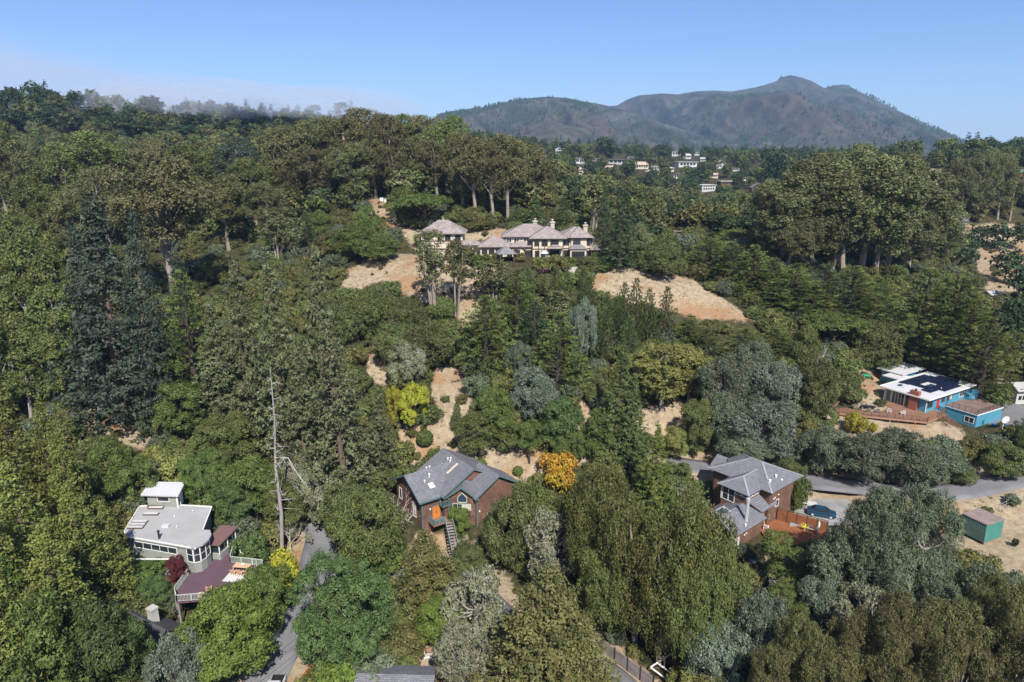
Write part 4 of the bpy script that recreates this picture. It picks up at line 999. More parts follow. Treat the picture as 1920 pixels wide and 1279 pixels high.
for line in TREES.strip().split('\n'):
    if line.startswith('@'):
        grp, _, glab = line[1:].partition('#'); continue
    if grp:
        es = sorted((e.split() for e in line.split('|')), key=lambda e: float(e[1]))
        for i, (k, x, t_, b_, w_) in enumerate(es):
            if grp.startswith('far euc'): w_ = float(w_) * 1.28
            mk = tree_mk.get(grp) or (random.choice([None, 'eucg', None, 'bay', 'olive']) if k == 'E' else random.choice([None, None, 'cyp', 'dark']) if k == 'C' else None); n = len(es); lb = glab
            if n <= 20: lb = glab + ', ' + ('leftmost' if i == 0 else 'rightmost' if i == n - 1 else ORD[i] + ' from left')
            tree(k, float(x), float(t_), float(b_), float(w_), lb, mk, grp)
    else:
        e, mk, lab = line.split('|'); k, x, t_, b_, w_ = e.split()
        tree(k, float(x), float(t_), float(b_), float(w_), lab, mk or None, name='autumn_tree' if mk == 'orange' else None, cat='tree' if mk in ('orange',) else None)

plant('B', (-47.2, 84.2, 41.0), 4.6, 1.6, 'dark red maple beside the curved glass bay of the flat roofed house', 'maple', name='maple_tree')
plant('B', (-58.6, 89.3, 41.0), 5.0, 1.5, 'dark red maple at the left corner of the flat roofed house', 'maple', name='maple_tree')
plant('B', (-52.6, 84.4, 40.4), 4.0, 3.4, 'green bushy tree in front of the flat roofed house', 'green'); plant('B', (-56.3, 84.8, 40.4), 3.9, 2.6, 'low green tree at the left front of the flat roofed house', 'bay')
plant('B', (-48.9, 81.0, 39.6), 4.6, 2.4, 'dark green shrub tree against the left end of the purple deck', 'dome')
# ------------------------------------------------------------------ undergrowth and far woods: what nobody could count
def scatter(name, mats_protos, pts, scl, label, cat):
    me = bpy.data.meshes.new(name); me.from_pydata([tuple(p) for p in pts], [], [])
    a = me.attributes.new('scl', 'FLOAT', 'POINT'); a.data.foreach_set('value', np.asarray(scl, np.float32))
    o = link(bpy.data.objects.new(name, me)); tag(o, label, cat, kind='stuff')
    c = bpy.data.collections.new(name + '_source')
    for pm, mt in mats_protos:
        p = bpy.data.objects.new(name + '_leafage', pm); c.objects.link(p)
        if mt: p.material_slots[0].link = 'OBJECT'; p.material_slots[0].material = mt
    ng = bpy.data.node_groups.new(name, 'GeometryNodeTree')
    ng.interface.new_socket('Geometry', in_out='INPUT', socket_type='NodeSocketGeometry'); ng.interface.new_socket('Geometry', in_out='OUTPUT', socket_type='NodeSocketGeometry')
    gi = N(ng, 'NodeGroupInput'); go = N(ng, 'NodeGroupOutput'); ip = N(ng, 'GeometryNodeInstanceOnPoints'); ci = N(ng, 'GeometryNodeCollectionInfo')
    ci.inputs['Collection'].default_value = c; ci.inputs['Separate Children'].default_value = True; ci.inputs['Reset Children'].default_value = True
    at = N(ng, 'GeometryNodeInputNamedAttribute', data_type='FLOAT'); at.inputs['Name'].default_value = 'scl'
    rv = N(ng, 'FunctionNodeRandomValue', data_type='FLOAT_VECTOR'); rv.inputs[0].default_value = (-.08, -.08, 0); rv.inputs[1].default_value = (.08, .08, 6.28)
    ip.inputs['Pick Instance'].default_value = True
    ng.links.new(gi.outputs[0], ip.inputs['Points']); ng.links.new(ci.outputs[0], ip.inputs['Instance']); ng.links.new(at.outputs[0], ip.inputs['Scale']); ng.links.new(rv.outputs[0], ip.inputs['Rotation']); ng.links.new(ip.outputs[0], go.inputs[0])
    md = o.modifiers.new('scatter', 'NODES'); md.node_group = ng; return o
SHIELD = list(BARE[:6]) + BARE[14:18] + [[(x - w_ * .6, y - h_ * .6), (x + w_ * .6, y - h_ * .6), (x + w_ * .6, y + h_ * .7), (x - w_ * .6, y + h_ * .7)] for x, y, w_, h_ in FHR]
def shield(px, py):
    m = np.zeros(px.shape, bool)
    for pl in SHIELD: m |= in_poly(px, py, pl)
    return m
def scatter_pts(n, y0, y1, seed, xr=.95, pw=1.0, keep=None, hs=1):
    rng = np.random.default_rng(seed); Y = y0 + (y1 - y0) * rng.random(n) ** pw; X = (rng.random(n) * 2 - 1) * xr * (Y + 30); Z = H(X, Y)
    b = bare_mask(X, Y, Z); px, py, dp = proj(np.stack([X, Y, Z], -1)); ok = (b < .5) & (py > -200)
    for dz in (3, 7): ok &= ~shield(px, proj(np.stack([X, Y, Z + dz * hs], -1))[1])
    for q in CLEAR: ok &= seg_dist(X, Y, np.array(q[0], float))[0] > q[1]
    if keep is not None: ok &= keep(px, py, rng)
    return np.stack([X, Y, Z], -1)[ok], rng
PB = PROTO['H']; PO = PROTO['O']
P1, rg = scatter_pts(5600, 55, 230, 3, hs=.4)
scatter('undergrowth', [(PB[0][0], LM['under']), (PB[1][0], LM['oak']), (PB[2][0], LM['bay']), (PB[0][0], LM['oak']), (PB[1][0], LM['under']), (PB[2][0], LM['greyg'])], P1, rg.uniform(.45, 1.5, len(P1)), 'low scrub and undergrowth filling the ground between the trees', 'undergrowth')
P2, rg = scatter_pts(2600, 225, 480, 4)
scatter('hillside_wood', [(PROTO['Y'][i % 3][0], LM[k]) for i, k in enumerate(('dark', 'oak', 'under', 'bay', 'eucg'))], P2, rg.uniform(.45, 1.0, len(P2)), 'mixed wood covering the middle distance of the slopes', 'woodland')
P3, rg = scatter_pts(6500, 470, 1900, 5, keep=lambda px, py, rng: (rng.random(len(px)) < .8))
scatter('distant_wood', [(PROTO['Y'][i % 3][0], LM[k]) for i, k in enumerate(('far', 'oak', 'dark', 'bay'))] + [(PROTO['Z'][0][0], LM['far'])], P3, rg.uniform(.7, 1.35, len(P3)), 'dark mass of distant woodland on the ridges', 'woodland')
rng = np.random.default_rng(21); Y = rng.uniform(80, 330, 9000); X = (rng.random(9000) * 2 - 1) * .8 * Y; Z = H(X, Y); ok = bare_mask(X, Y, Z) > .5
for nm, q, wd in ROADW: ok &= seg_dist(X, Y, q)[0] > wd / 2 + 1.5
for q in CLEAR: ok &= seg_dist(X, Y, np.array(q[0], float))[0] > q[1] * .8
px, py, _ = proj(np.stack([X, Y, Z], -1)); ok &= ~in_poly(px, py, BARE[2]) & (fbm(X / 9, Y / 9, 3, 4) > .47) & (rng.random(9000) < .5)
P4 = np.stack([X, Y, Z], -1)[ok]; scatter('dry_brush', [(PB[0][0], LM['under']), (PB[1][0], LM['oak']), (PB[2][0], LM['mel'])], P4, rng.uniform(.12, .5, len(P4)), 'small scattered bushes and brush growing on the bare dry slopes', 'brush')
# dry tufts on the bare ground
rng = np.random.default_rng(12); Y = rng.uniform(75, 240, 60000); X = (rng.random(60000) * 2 - 1) * .8 * Y; Z = H(X, Y); ok = bare_mask(X, Y, Z) > .5
for nm, q, wd in ROADW: ok &= seg_dist(X, Y, q)[0] > wd / 2 + .5
for q in CLEAR: ok &= seg_dist(X, Y, np.array(q[0], float))[0] > q[1]
ok &= rng.random(60000) < .22
PT = np.stack([X, Y, Z], -1)[ok][:7000]
V_ = []; 
for k in range(9):
    a = rng.random(len(PT)) * 6.28; r = rng.uniform(.05, .3, len(PT)); hh = rng.uniform(.08, .3, len(PT)); c = PT + np.stack([np.cos(a) * r, np.sin(a) * r, 0 * a], -1); ww = rng.uniform(.06, .16, len(PT)); b2 = a + 1.6
    V_ += [np.stack([c - np.stack([np.cos(b2) * ww, np.sin(b2) * ww, ww * 0 + .03], -1), c + np.stack([np.cos(b2) * ww, np.sin(b2) * ww, 0 * ww], -1), c + np.stack([np.cos(a) * .15, np.sin(a) * .15, hh], -1)], 1)]
V_ = np.concatenate(V_).reshape(-1, 3); me = mesh_np('dry_grass', V_, np.arange(len(V_)).reshape(-1, 3), rng.random(len(V_) // 3)); me.materials.append(leafmat('leaf_dry', (.26, .19, .10), (.50, .40, .24), (.10, .13, .04), .6, .12)); tag(link(bpy.data.objects.new('dry_grass', me)), 'dry straw coloured grass and weeds on the bare slopes', 'dry grass', kind='stuff')
far_trees('mountain_woods', MT, 9000, 5, .0, .9, 14, .50, 'dark conifers and brush scattered over the far mountain', 'woodland')
far_trees('hill_woods', HL, 4200, 6, .0, 1.02, 12, .52, 'dark conifers scattered over the nearer far hill', 'woodland')
far_trees('ridge_woods', HR, 400, 7, .0, 1.05, 16, .3, 'dark woods on the low ridge at the right', 'woodland')

fb_ = bpy.data.materials.new('fog'); fb_.use_nodes = True; fnt = fb_.node_tree; fnt.nodes.clear(); fo = N(fnt, 'ShaderNodeOutputMaterial'); fv = N(fnt, 'ShaderNodeVolumePrincipled'); fv.inputs['Color'].default_value = (.80, .87, 1, 1); fv.inputs['Density'].default_value = .0048; fnt.links.new(fv.outputs[0], fo.inputs['Volume'])
rng = np.random.default_rng(8); fm_ = MB()
for k in range(16):
    x = 290 + 340 * (k / 15) + rng.normal() * 12; Y = 520 + 240 * rng.random(); y = 203 - 20 * rng.random() * (1 - k / 30); c = atY(x, y, Y); rx, ry, rz = rng.uniform(45, 85), rng.uniform(60, 110), rng.uniform(9, 22) * (1.25 - .5 * k / 15); b0 = len(fm_.v)
    fm_.lathe([(math.sin(a), -math.cos(a)) for a in np.linspace(.02, math.pi - .02, 9)], (0, 0, 0), 14)
    fm_.f += [tuple(b0 + i for i in range(14))[::-1], tuple(b0 + 8 * 14 + i for i in range(14))]
    for i in range(b0, len(fm_.v)): vx, vy, vz = fm_.v[i]; fm_.v[i] = (c[0] + vx * rx, c[1] + vy * ry, c[2] + vz * rz)
tag(fm_.obj('fog_bank', fb_), 'low grey fog bank drifting over the trees of the left ridge', 'fog', kind='stuff')
# ================================================================== brown shingled house in the middle
th = R(36); O = (-14.6, 99.6); ZB = 0.0
hs = thing('brown_shingle_house', 'brown shingled house with grey roof, teal trim and orange double door', 'house', (O[0], O[1], 0), th)
ze = 46.5; wm = MB()
gwall(wm, 0, 9, 0, 8.8, 38.5, ze - .15, 48.75, 'x'); gwall(wm, 3.6, 14.8, -1.0, 8.3, 39, ze - .15, 49.3, 'y'); gwall(wm, 7.75, 16.0, -4.4, .2, 38.5, ze - .15, 48.8, 'y')
wm.obj('wall', SH, hs)
bw = MB(); a_, b_ = Vector((4.3, -1.2, 0)), Vector((7.7, -4.25, 0)); nb = (b_ - a_).normalized(); inn = Vector((-nb.y, nb.x, 0))
pr = [a_, b_, b_ + inn * 3.4 + nb * .3, a_ + inn * 3.4 - nb * .3]; mid = (a_ + b_) / 2
v = [(p.x, p.y, 38.8) for p in (a_, b_)] + [(b_.x, b_.y, 46.1), (mid.x, mid.y, 47.7), (a_.x, a_.y, 46.1)]; v2 = [(x + inn.x * 3.2, y + inn.y * 3.2, z) for x, y, z in v]
bw.add(v + v2, [(0, 1, 2, 3, 4), (9, 8, 7, 6, 5)] + [(i, i + 5, (i + 1) % 5 + 5, (i + 1) % 5) for i in range(5)]); bw.obj('bay', SH, hs)
rf = MB(); gable(rf, 0, 8.2, 0, 8.8, ze, 48.95, 'x', .75, .2, .75); rf.obj('roof', RG, hs)
rf = MB(); gable(rf, 3.6, 14.8, -1.0, 8.3, ze + .05, 49.6, 'y', .6, .2, .5); main_roof = rf.obj('roof', RG, hs)
rf = MB(); gable(rf, 7.75, 16.0, -4.4, .6, ze, 49.0, 'y', .7, .2, .6); rf.obj('roof', RG, hs)
def diag(p, o, z): return (p.x + o.x, p.y + o.y, z)
A, B_ = a_ - nb * .55 - inn * .55, b_ + nb * .5 - inn * .55; M1 = mid - inn * .6; bk = inn * 5.2
rf = MB(); rf.slab([(A.x, A.y, 45.85), (M1.x, M1.y, 47.95), (M1.x + bk.x, M1.y + bk.y, 47.95), (A.x + bk.x, A.y + bk.y, 45.85)], .18)
rf.slab([(M1.x, M1.y, 47.95), (B_.x, B_.y, 45.85), (B_.x + bk.x, B_.y + bk.y, 45.85), (M1.x + bk.x, M1.y + bk.y, 47.95)], .18); bayr = rf.obj('bay_roof', RG, hs)
fm = MB()   # fascia boards along the rakes and eaves
for p, q in (((-.8, -.78, 46.0), (-.8, 4.4, 48.87)), ((-.8, 4.4, 48.87), (-.8, 9.6, 46.0)), ((-.8, -.79, 45.95), (4.2, -.79, 45.95)), ((7.0, -5.04, 46.0), (11.87, -5.04, 48.9)), ((11.87, -5.04, 48.9), (16.75, -5.04, 46.0)),
             ((A.x, A.y, 45.75), (M1.x, M1.y, 47.85)), ((M1.x, M1.y, 47.85), (B_.x, B_.y, 45.75)), ((3.0, -1.53, 46.1), (9.2, -1.53, 49.5))): fm.bar(p, q, .09, .24)
for x, y in ((-.04, -.04), (7.7, -4.45), (4.25, -1.25), (16.03, -4.43)): fm.box(x - .1, x + .1, y - .1, y + .1, 39, 45.9)
fm.obj('trim', TEAL, hs)
# bay windows: four lights with a pointed one above
P0 = a_ + nb * .75; window(hs, (P0.x, P0.y, 43.6), nb, 2.9, 1.05, 4, 1, SAGT, CURT, skip=(0, 1))
P1 = mid - nb * .72; ww = MB(); 
def bayp(s, z, o): q = mid + nb * s - inn * o; return (q.x, q.y, z)
for s0, z0, s1, z1 in ((-.75, 45.0, .75, 45.0), (-.75, 45.0, -.75, 45.9), (.75, 45.0, .75, 45.9), (-.75, 45.9, 0, 46.7), (0, 46.7, .75, 45.9)): ww.bar(bayp(s0, z0, .05), bayp(s1, z1, .05), .1, .1)
wo_ = ww.obj('gable_window', SAGT, hs); g = MB(); g.add([bayp(-.72, 45.03, .03), bayp(.72, 45.03, .03), bayp(.72, 45.88, .03), bayp(0, 46.66, .03), bayp(-.72, 45.88, .03)], [(0, 1, 2, 3, 4)]); g.obj('pane', GLB, wo_)
# double door, balcony, left wall windows
dm = MB(); dm.box(1.75, 1.87, -.1, 0, 42.1, 44.35); dm.box(3.33, 3.45, -.1, 0, 42.1, 44.35); dm.box(1.87, 3.33, -.1, 0, 44.25, 44.4); dm.obj('door_frame', TEAL, hs)
for i in (0, 1):
    d_ = MB(); d_.box(1.89 + .72 * i, 2.59 + .72 * i, -.06, 0, 42.1, 44.24); dd = d_.obj('door', ORW, hs); h_ = MB(); h_.box(2.5 + .16 * i, 2.55 + .16 * i, -.1, -.06, 43.0, 43.3); h_.obj('handle', BLK, dd)
bl = MB(); bl.box(3.0, 4.7, -1.5, -.02, 44.35, 44.5); railing(bl, [(3.05, -.1, 44.5), (3.05, -1.45, 44.5), (4.6, -1.45, 44.5)], .85, 1.5, .14); bl.obj('balcony', TEAL, hs)
window(hs, (3.4, 0, 44.55), (1, 0), .75, 1.5, 1, 1, ORW, CURT)
window(hs, (0, 7.9, 43.2), (0, -1), .8, 1.9, 1, 1, WHT); window(hs, (0, 3.0, 42.0), (0, -1), .8, 2.6, 1, 2, WHT, CURT)
rd_ = MB(); q = [(.0 - .05, 4.9 + .33 * math.cos(k * .524), 46.2 + .33 * math.sin(k * .524)) for k in range(13)]; rd_.tube(q, .05, 5); ro = rd_.obj('round_window', WHT, hs); g = MB(); g.add([(-.04, y, z) for _, y, z in q[:12]], [tuple(range(12))]); g.obj('pane', GL, ro)
window(hs, (9.9, -4.4, 41.6), (1, 0), .6, 1.0, 1, 1, SAGT)
for x, y, s in ((1.45, -.1, 43.9), (8.2, -4.5, 43.3)): l = MB(); l.lathe([(.02, 0), (.12, .02), (.13, .2), (.05, .3)], (x, y, s), 8); l.obj('wall_lamp', WHT, hs)
# skylights and vents on the main roof
def on_left(x): return 46.5 + (x - 3.6) / 5.6 * 3.1
def sky_light(x0, x1, y0, y1, zf, m=GLB, fmx=None):
    s = MB(); s.slab([(x0, y0, zf(x0) + .16), (x1, y0, zf(x1) + .16), (x1, y1, zf(x1) + .16), (x0, y1, zf(x0) + .16)], .2); o = s.obj('skylight', fmx or MET, hs)
    g = MB(); e = .1; g.slab([(x0 + e, y0 + e, zf(x0 + e) + .18), (x1 - e, y0 + e, zf(x1 - e) + .18), (x1 - e, y1 - e, zf(x1 - e) + .18), (x0 + e, y1 - e, zf(x0 + e) + .18)], .06); g.obj('pane', m, o)
sky_light(5.6, 7.1, 4.6, 5.5, on_left, GLB); sky_light(6.2, 8.4, 2.3, 2.65, on_left, CREAM, CREAM)
lf = lambda y: 46.5 + y / 4.4 * 2.45
s = MB(); s.slab([(2.2, .9, lf(.9) + .14), (3.1, .9, lf(.9) + .14), (3.1, 1.8, lf(1.8) + .14), (2.2, 1.8, lf(1.8) + .14)], .2); o = s.obj('skylight', WHT, hs); g = MB(); g.slab([(2.3, 1.0, lf(1.) + .17), (3.0, 1.0, lf(1.) + .17), (3.0, 1.7, lf(1.7) + .17), (2.3, 1.7, lf(1.7) + .17)], .05); g.obj('pane', BLUR, o)
for x, y, z, h in ((3.1, 2.9, lf(2.9), .55), (1.9, 2.3, lf(2.3), .25), (5.0, 7.3, on_left(5.0), .3), (5.4, 6.9, on_left(5.4), .3), (8.1, 5.2, on_left(8.1), .3), (8.4, 4.7, on_left(8.4), .3), (8.0, 4.3, on_left(8.0), .25), (14.2, 3.0, 46.6, .5), (13.5, .2, 46.9, .4)):
    v_ = MB(); v_.lathe([(.1, -.3), (.1, h * .6), (.17, h * .6), (.17, h), (0, h + .05)], (x, y, z + .1), 8); v_.obj('roof_vent', WHT, hs)
# entrance stairs: a separate thing of landing, flight and railings
zL = 42.1; st = thing('entrance_stairs', 'teal railed wooden stairs coming down from the orange door of the brown house', 'stairs', (O[0], O[1], 0), th)
m = MB(); m.box(.9, 4.4, -2.2, -.03, zL - .2, zL); m.obj('landing', DECK, st)
e0 = Vector((3.6, -2.2, zL)); wd = math.cos(R(36)); t1 = loc2(O, th, -8.2, 93.0); e1 = Vector((t1[0], t1[1], gz(-8.2, 93.0) + .2)); fl = MB(); nst = 17; dr = (e1 - e0); sd = Vector((-dr.y, dr.x, 0)).normalized() * .6
for i in range(nst):
    c = e0 + dr * (i + .5) / nst; k = MB(); f_ = Vector((dr.x, dr.y, 0)).normalized() * .2; k.slab([c - sd - f_, c + sd - f_, c + sd + f_, c - sd + f_], .08); k.obj('step', GREYW, st)
for s_ in (-1, 1): fl.bar(e0 + sd * s_ + Vector((0, 0, -.15)), e1 + sd * s_ + Vector((0, 0, -.15)), .08, .3)
fl.obj('stringer', TIMB, st)
rl = MB()
for s_ in (-1, 1): railing(rl, [tuple(e0 + sd * s_), tuple(e1 + sd * s_)], .95, 1.6, .12, bw=.06)
railing(rl, [(1.0, -.3, zL), (1.0, -2.1, zL), (2.9, -2.1, zL)], .95, 1.2, .12, bw=.06); rl.obj('railing', mat('slate_teal', (.13, .19, .20), .6, .15, 1), st)
f2 = thing('teal_railing', 'short teal railing standing at the foot of the entrance stairs', 'railing', (-8.6, 91.8, gz(-8.6, 91.8)), R(-12)); m = MB(); railing(m, [(-1.0, 0, 0), (1.4, 0, 0)], 1.1, .8, .12, bw=.06); m.obj('rail', MATS['slate_teal'], f2)

# ================================================================== grey roofed shingled house on the right
th = R(39.5); O = (37.74, 98.7)
hs = thing('shingled_house', 'tall brown shingled house with grey tiled hip roofs and white windows beside the red fence', 'house', (O[0], O[1], 0), th)
w1 = MB(); w1.box(4.0, 12.4, -1.5, 9.0, 38.5, 47.55); w1.obj('wall', SHD, hs)
w1 = MB(); w1.box(.3, 5.4, .25, 5.0, 39, 47.55); w1.obj('wall', SHD, hs)
w1 = MB(); w1.box(-6.4, 1.3, -2.0, 4.4, 37.5, 44.25); w1.box(1.3, 4.2, -1.0, .3, 38, 44.6); w1.obj('wall', SHD, hs)
w1 = MB(); w1.box(5.8, 9.0, 9.0, 10.3, 39, 47.3); w1.obj('wall', SHD, hs)
cp_ = MB(); r1 = MB(); hip(r1, 4.0, 12.4, -1.5, 9.0, 47.55, 49.75, .75, .16, 'y', cp_); r1.obj('roof', RG2, hs)
r1 = MB(); X0, Y0, Y1, zr = -.35, -.35, 5.55, 49.0; m_ = 2.6
for f in ([(X0, Y0, 47.5), (6.5, Y0, 47.5), (7.6, m_, zr), (X0 + 2.9, m_, zr)], [(6.5, Y1, 47.5), (X0, Y1, 47.5), (X0 + 2.9, m_, zr), (7.6, m_, zr)], [(X0, Y1, 47.5), (X0, Y0, 47.5), (X0 + 2.9, m_, zr)]): r1.slab(f, .16)
r1.obj('roof', RG2, hs)
cp_.bar((X0 + 2.9, m_, zr), (7.7, m_, zr), .26, .07); cp_.bar((X0, Y0, 47.5), (X0 + 2.9, m_, zr), .26, .07); cp_.bar((X0, Y1, 47.5), (X0 + 2.9, m_, zr), .26, .07); cp_.obj('ridge_cap', CAP, hs)
r1 = MB(); gable(r1, 5.8, 9.0, 9.2, 10.5, 47.4, 48.6, 'y', .5, .16, .4); r1.obj('roof', RG2, hs)
r1 = MB(); r1.slab([(-7.0, -2.7, 43.95), (1.7, -2.7, 43.95), (1.7, .95, 45.6), (-7.0, .95, 45.6)], .18); r1.slab([(-7.0, .95, 45.6), (.25, .95, 45.6), (.25, 4.9, 43.9), (-7.0, 4.9, 43.9)], .18); r1.obj('roof', RG2, hs)
r1 = MB(); r1.slab([(1.5, -1.9, 44.7), (5.9, -1.9, 44.7), (5.0, .24, 46.2), (.3, .24, 46.2)], .17); r1.obj('roof', RG2, hs)
# windows: big pair on the left face, slots, clerestory row, one on the front
window(hs, (.3, 4.75, 45.0), (0, -1), 1.0, 2.1, 1, 2, WHT); window(hs, (.3, 3.6, 45.0), (0, -1), 1.0, 2.1, 1, 2, WHT)
for y in (2.35, 1.2): window(hs, (.3, y, 46.7), (0, -1), .95, .3, 1, 1, WHT)
window(hs, (.55, 5.0, 45.0), (-1, 0), .25, 2.2, 1, 1, WHT)
for i in range(4): window(hs, (.75 + i * 1.02, .25, 46.65), (1, 0), .8, .5, 1, 1, WHT)
window(hs, (6.2, -1.5, 43.9), (1, 0), .75, 1.15, 1, 1, WHT); window(hs, (-6.3, -2.0, 40.6), (1, 0), 1.3, 2.2, 1, 1, WHT, CURT)
for x, y, z in ((4.6, -1.1, 45.4), (5.2, -1.6, 45.6), (5.6, -1.6, 45.7), (6.6, -1.6, 45.9), (5.5, -1.6, 44.3), (-3.6, -2.1, 42.6), (-3.1, -2.1, 42.7)): l = MB(); l.lathe([(.02, 0), (.12, .02), (.12, .16), (.04, .22)], (x, y, z), 8); l.obj('wall_lamp', WHT, hs)
for x, y, z, h in ((7.4, -.4, 48.2, .65), (7.9, -1.2, 47.9, .3), (5.2, -.6, 48.0, .75)):
    v_ = MB(); v_.lathe([(.13, -.3), (.13, h * .65), (.22, h * .65), (.22, h), (0, h + .06)], (x, y, z), 8); v_.obj('roof_vent', WHT, hs)
fp = MB(); fp.lathe([(.26, 0), (.25, 3.6), (.31, 3.6), (.31, 4.05), (0, 4.15)], (-2.5, -1.5, 44.3), 14); fp.obj('flue_pipe', MET, hs)
v_ = MB(); v_.lathe([(.12, 0), (.1, .3), (.2, .35), (0, .5)], (-3.6, -2.1, 44.2), 8); v_.obj('roof_vent', WHT, hs)
gs = MB()   # small glazed pyramid skylight
c = (-4.2, 1.6, 45.3)
for p in ((-1, -1), (1, -1), (1, 1), (-1, 1)): gs.bar((c[0] + p[0], c[1] + p[1], c[2]), (c[0], c[1], c[2] + 1.0), .08)
for i in range(4): a = ((-1, -1), (1, -1), (1, 1), (-1, 1)); gs.bar((c[0] + a[i][0], c[1] + a[i][1], c[2]), (c[0] + a[(i + 1) % 4][0], c[1] + a[(i + 1) % 4][1], c[2]), .08)
o = gs.obj('pyramid_skylight', SAGT, hs); g = MB(); g.add([(c[0] + a * .97, c[1] + b * .97, c[2]) for a, b in ((-1, -1), (1, -1), (1, 1), (-1, 1))] + [(c[0], c[1], c[2] + .95)], [(0, 1, 4), (1, 2, 4), (2, 3, 4), (3, 0, 4)]); g.obj('pane', GLB, o)
lw = MB(); lw.slab([(-5.5, -5.2, 39.9), (-1.2, -5.2, 39.9), (-1.2, -2.05, 40.9), (-5.5, -2.05, 40.9)], .15); lw.obj('porch_roof', RG2, hs)
# red stained deck and fence
dk = thing('redwood_deck', 'orange-red wooden deck between the shingled house and the tall red fence', 'deck', (O[0], O[1], 0), th)
zd = 41.4; fa = loc2(O, th, 44.0, 101.6); fb = loc2(O, th, 50.4, 97.4); fc = loc2(O, th, 46.6, 93.2)
m = MB(); m.prism([(1.4, -1.1), (fa[0], fa[1] + .2), (fb[0], fb[1]), (fc[0], fc[1]), (1.0, -6.2), (-.5, -4.5), (1.4, -2.1)], zd - .25, zd); m.obj('floor', RED, dk)
m = MB(); m.box(2.5, fc[0] + .5, fc[1] - 1.2, fc[1] - .6, zd - 1.0, zd - .8); m.box(2.5, fc[0] + .5, fc[1] - 1.9, fc[1] - 1.3, zd - 1.8, zd - 1.6); m.box(2.2, fc[0], fc[1] - .5, fc[1] - .3, zd - 2.2, zd - .3); m.obj('lower_step', RED, dk)
fe = thing('redwood_fence', 'tall orange-red board fence with dark posts hiding the blue car', 'fence', (O[0], O[1], 0), th)
A = Vector((fa[0], fa[1], zd)); Bv = Vector((fb[0], fb[1], zd)); nP = 5
for i in range(nP + 1): p = A.lerp(Bv, i / nP); m = MB(); m.bar(p + Vector((0, 0, -.4)), p + Vector((0, 0, 2.15)), .13); m.obj('post', TIMB, fe)
for i in range(nP):
    m = MB(); a = A.lerp(Bv, (i + .03) / nP); b = A.lerp(Bv, (i + .97) / nP)
    for j in range(9): off = Vector((0, 0, .12 + j * .22)); m.bar(a + off, b + off, .035 + .008 * (j % 2), .21)
    m.obj('panel', RED, fe)
m = MB(); m.bar(A + Vector((0, 0, 2.18)), Bv + Vector((0, 0, 2.18)), .2, .06); m.obj('top_rail', TIMB, fe)
m = MB(); m.bar(A.lerp(Bv, .22) + Vector((.0, -.1, .2)), A.lerp(Bv, .05) + Vector((0, -.1, 1.9)), .06); m.obj('brace', TIMB, fe)
def world(O, th, x, y, z=0): return (O[0] + x * math.cos(th) - y * math.sin(th), O[1] + x * math.sin(th) + y * math.cos(th), z)
def lounge_chair(label, loc, rz, m_, group=None):
    t = thing('garden_chair', label, 'chair', loc, rz, group)
    k = MB(); k.slab([(-.3, -.3, .40), (.3, -.3, .40), (.3, .3, .30), (-.3, .3, .30)], .06); k.obj('seat', m_, t)
    k = MB(); k.slab([(-.3, .25, .32), (.3, .25, .32), (.3, .6, 1.05), (-.3, .6, 1.05)], .06); k.obj('backrest', m_, t)
    for x in (-.33, .33):
        k = MB(); k.bar((x, -.32, .58), (x, .42, .60), .12, .04); k.obj('armrest', m_, t)
        for y in (-.28, .35): k = MB(); k.bar((x, y, 0), (x, y, .58), .07); k.obj('leg', m_, t)
    return t
lounge_chair('white chair by the wall of the grey roofed house on the red deck', world(O, th, 2.6, -2.2, zd), R(150), WHT)
be = thing('garden_bench', 'wooden slatted garden bench against the red fence', 'bench', world(O, th, *((A.lerp(Bv, .75)).xy[:]), zd), th + R(-73)); be.location.x -= .5; be.location.y -= .6
for j in range(3): m = MB(); m.box(-.75, .75, -.25 + j * .17, -.11 + j * .17, .42, .46); m.obj('seat_slat', GREYW, be)
m = MB(); m.box(-.75, .75, .24, .28, .85, .93)
for j in range(8): m.box(-.7 + j * .19, -.64 + j * .19, .24, .27, .46, .85)
m.obj('backrest', GREYW, be)
for x in (-.7, .7): m = MB(); m.box(x - .04, x + .04, -.25, .28, 0, .62); m.obj('side_frame', GREYW, be)
pu = thing('patio_umbrella', 'closed pale green patio umbrella standing beside the bench', 'umbrella', world(O, th, *((A.lerp(Bv, .88)).xy[:]), zd)); pu.location.x -= .8; pu.location.y -= .9
m = MB(); m.lathe([(.03, 0), (.03, 2.5)], (0, 0, 0), 6); m.obj('pole', WHT, pu); m = MB(); m.lathe([(.22, .8), (.16, 1.1), (.19, 1.9), (.06, 2.4), (0, 2.5)], (0, 0, 0), 9); m.obj('canopy', mat('pale_green_cloth', (.55, .62, .50), .9, .1, 3), pu)
ho = thing('garden_hose', 'coiled pale green garden hose hanging by the fence corner', 'hose', world(O, th, 4.3, -1.35, zd)); m = MB(); 
m.tube([(.35 * math.cos(k * .5), -.1 + .01 * k, 1.2 + .55 * math.sin(k * .5)) for k in range(40)], .035, 5); m.obj('coil', mat('hose_green', (.45, .60, .25), .6, .1, 3), ho)
oar = thing('yellow_pole', 'yellow pole leaning on the shingled wall by the white chair', 'pole', world(O, th, 3.4, -1.5, zd)); m = MB(); m.bar((0, 0, 0), (-.3, .35, 2.0), .07); m.obj('shaft', YEL, oar)
pt_ = thing('potted_palm', 'spiky yellow potted plant by the left end of the bench', 'plant', world(O, th, *((A.lerp(Bv, .6)).xy[:]), zd)); pt_.location.x -= .6; pt_.location.y -= .7; m = MB(); m.lathe([(.16, 0), (.22, .4), (0, .38)], (0, 0, 0), 9); m.obj('pot', CLOTH, pt_)
m = MB()
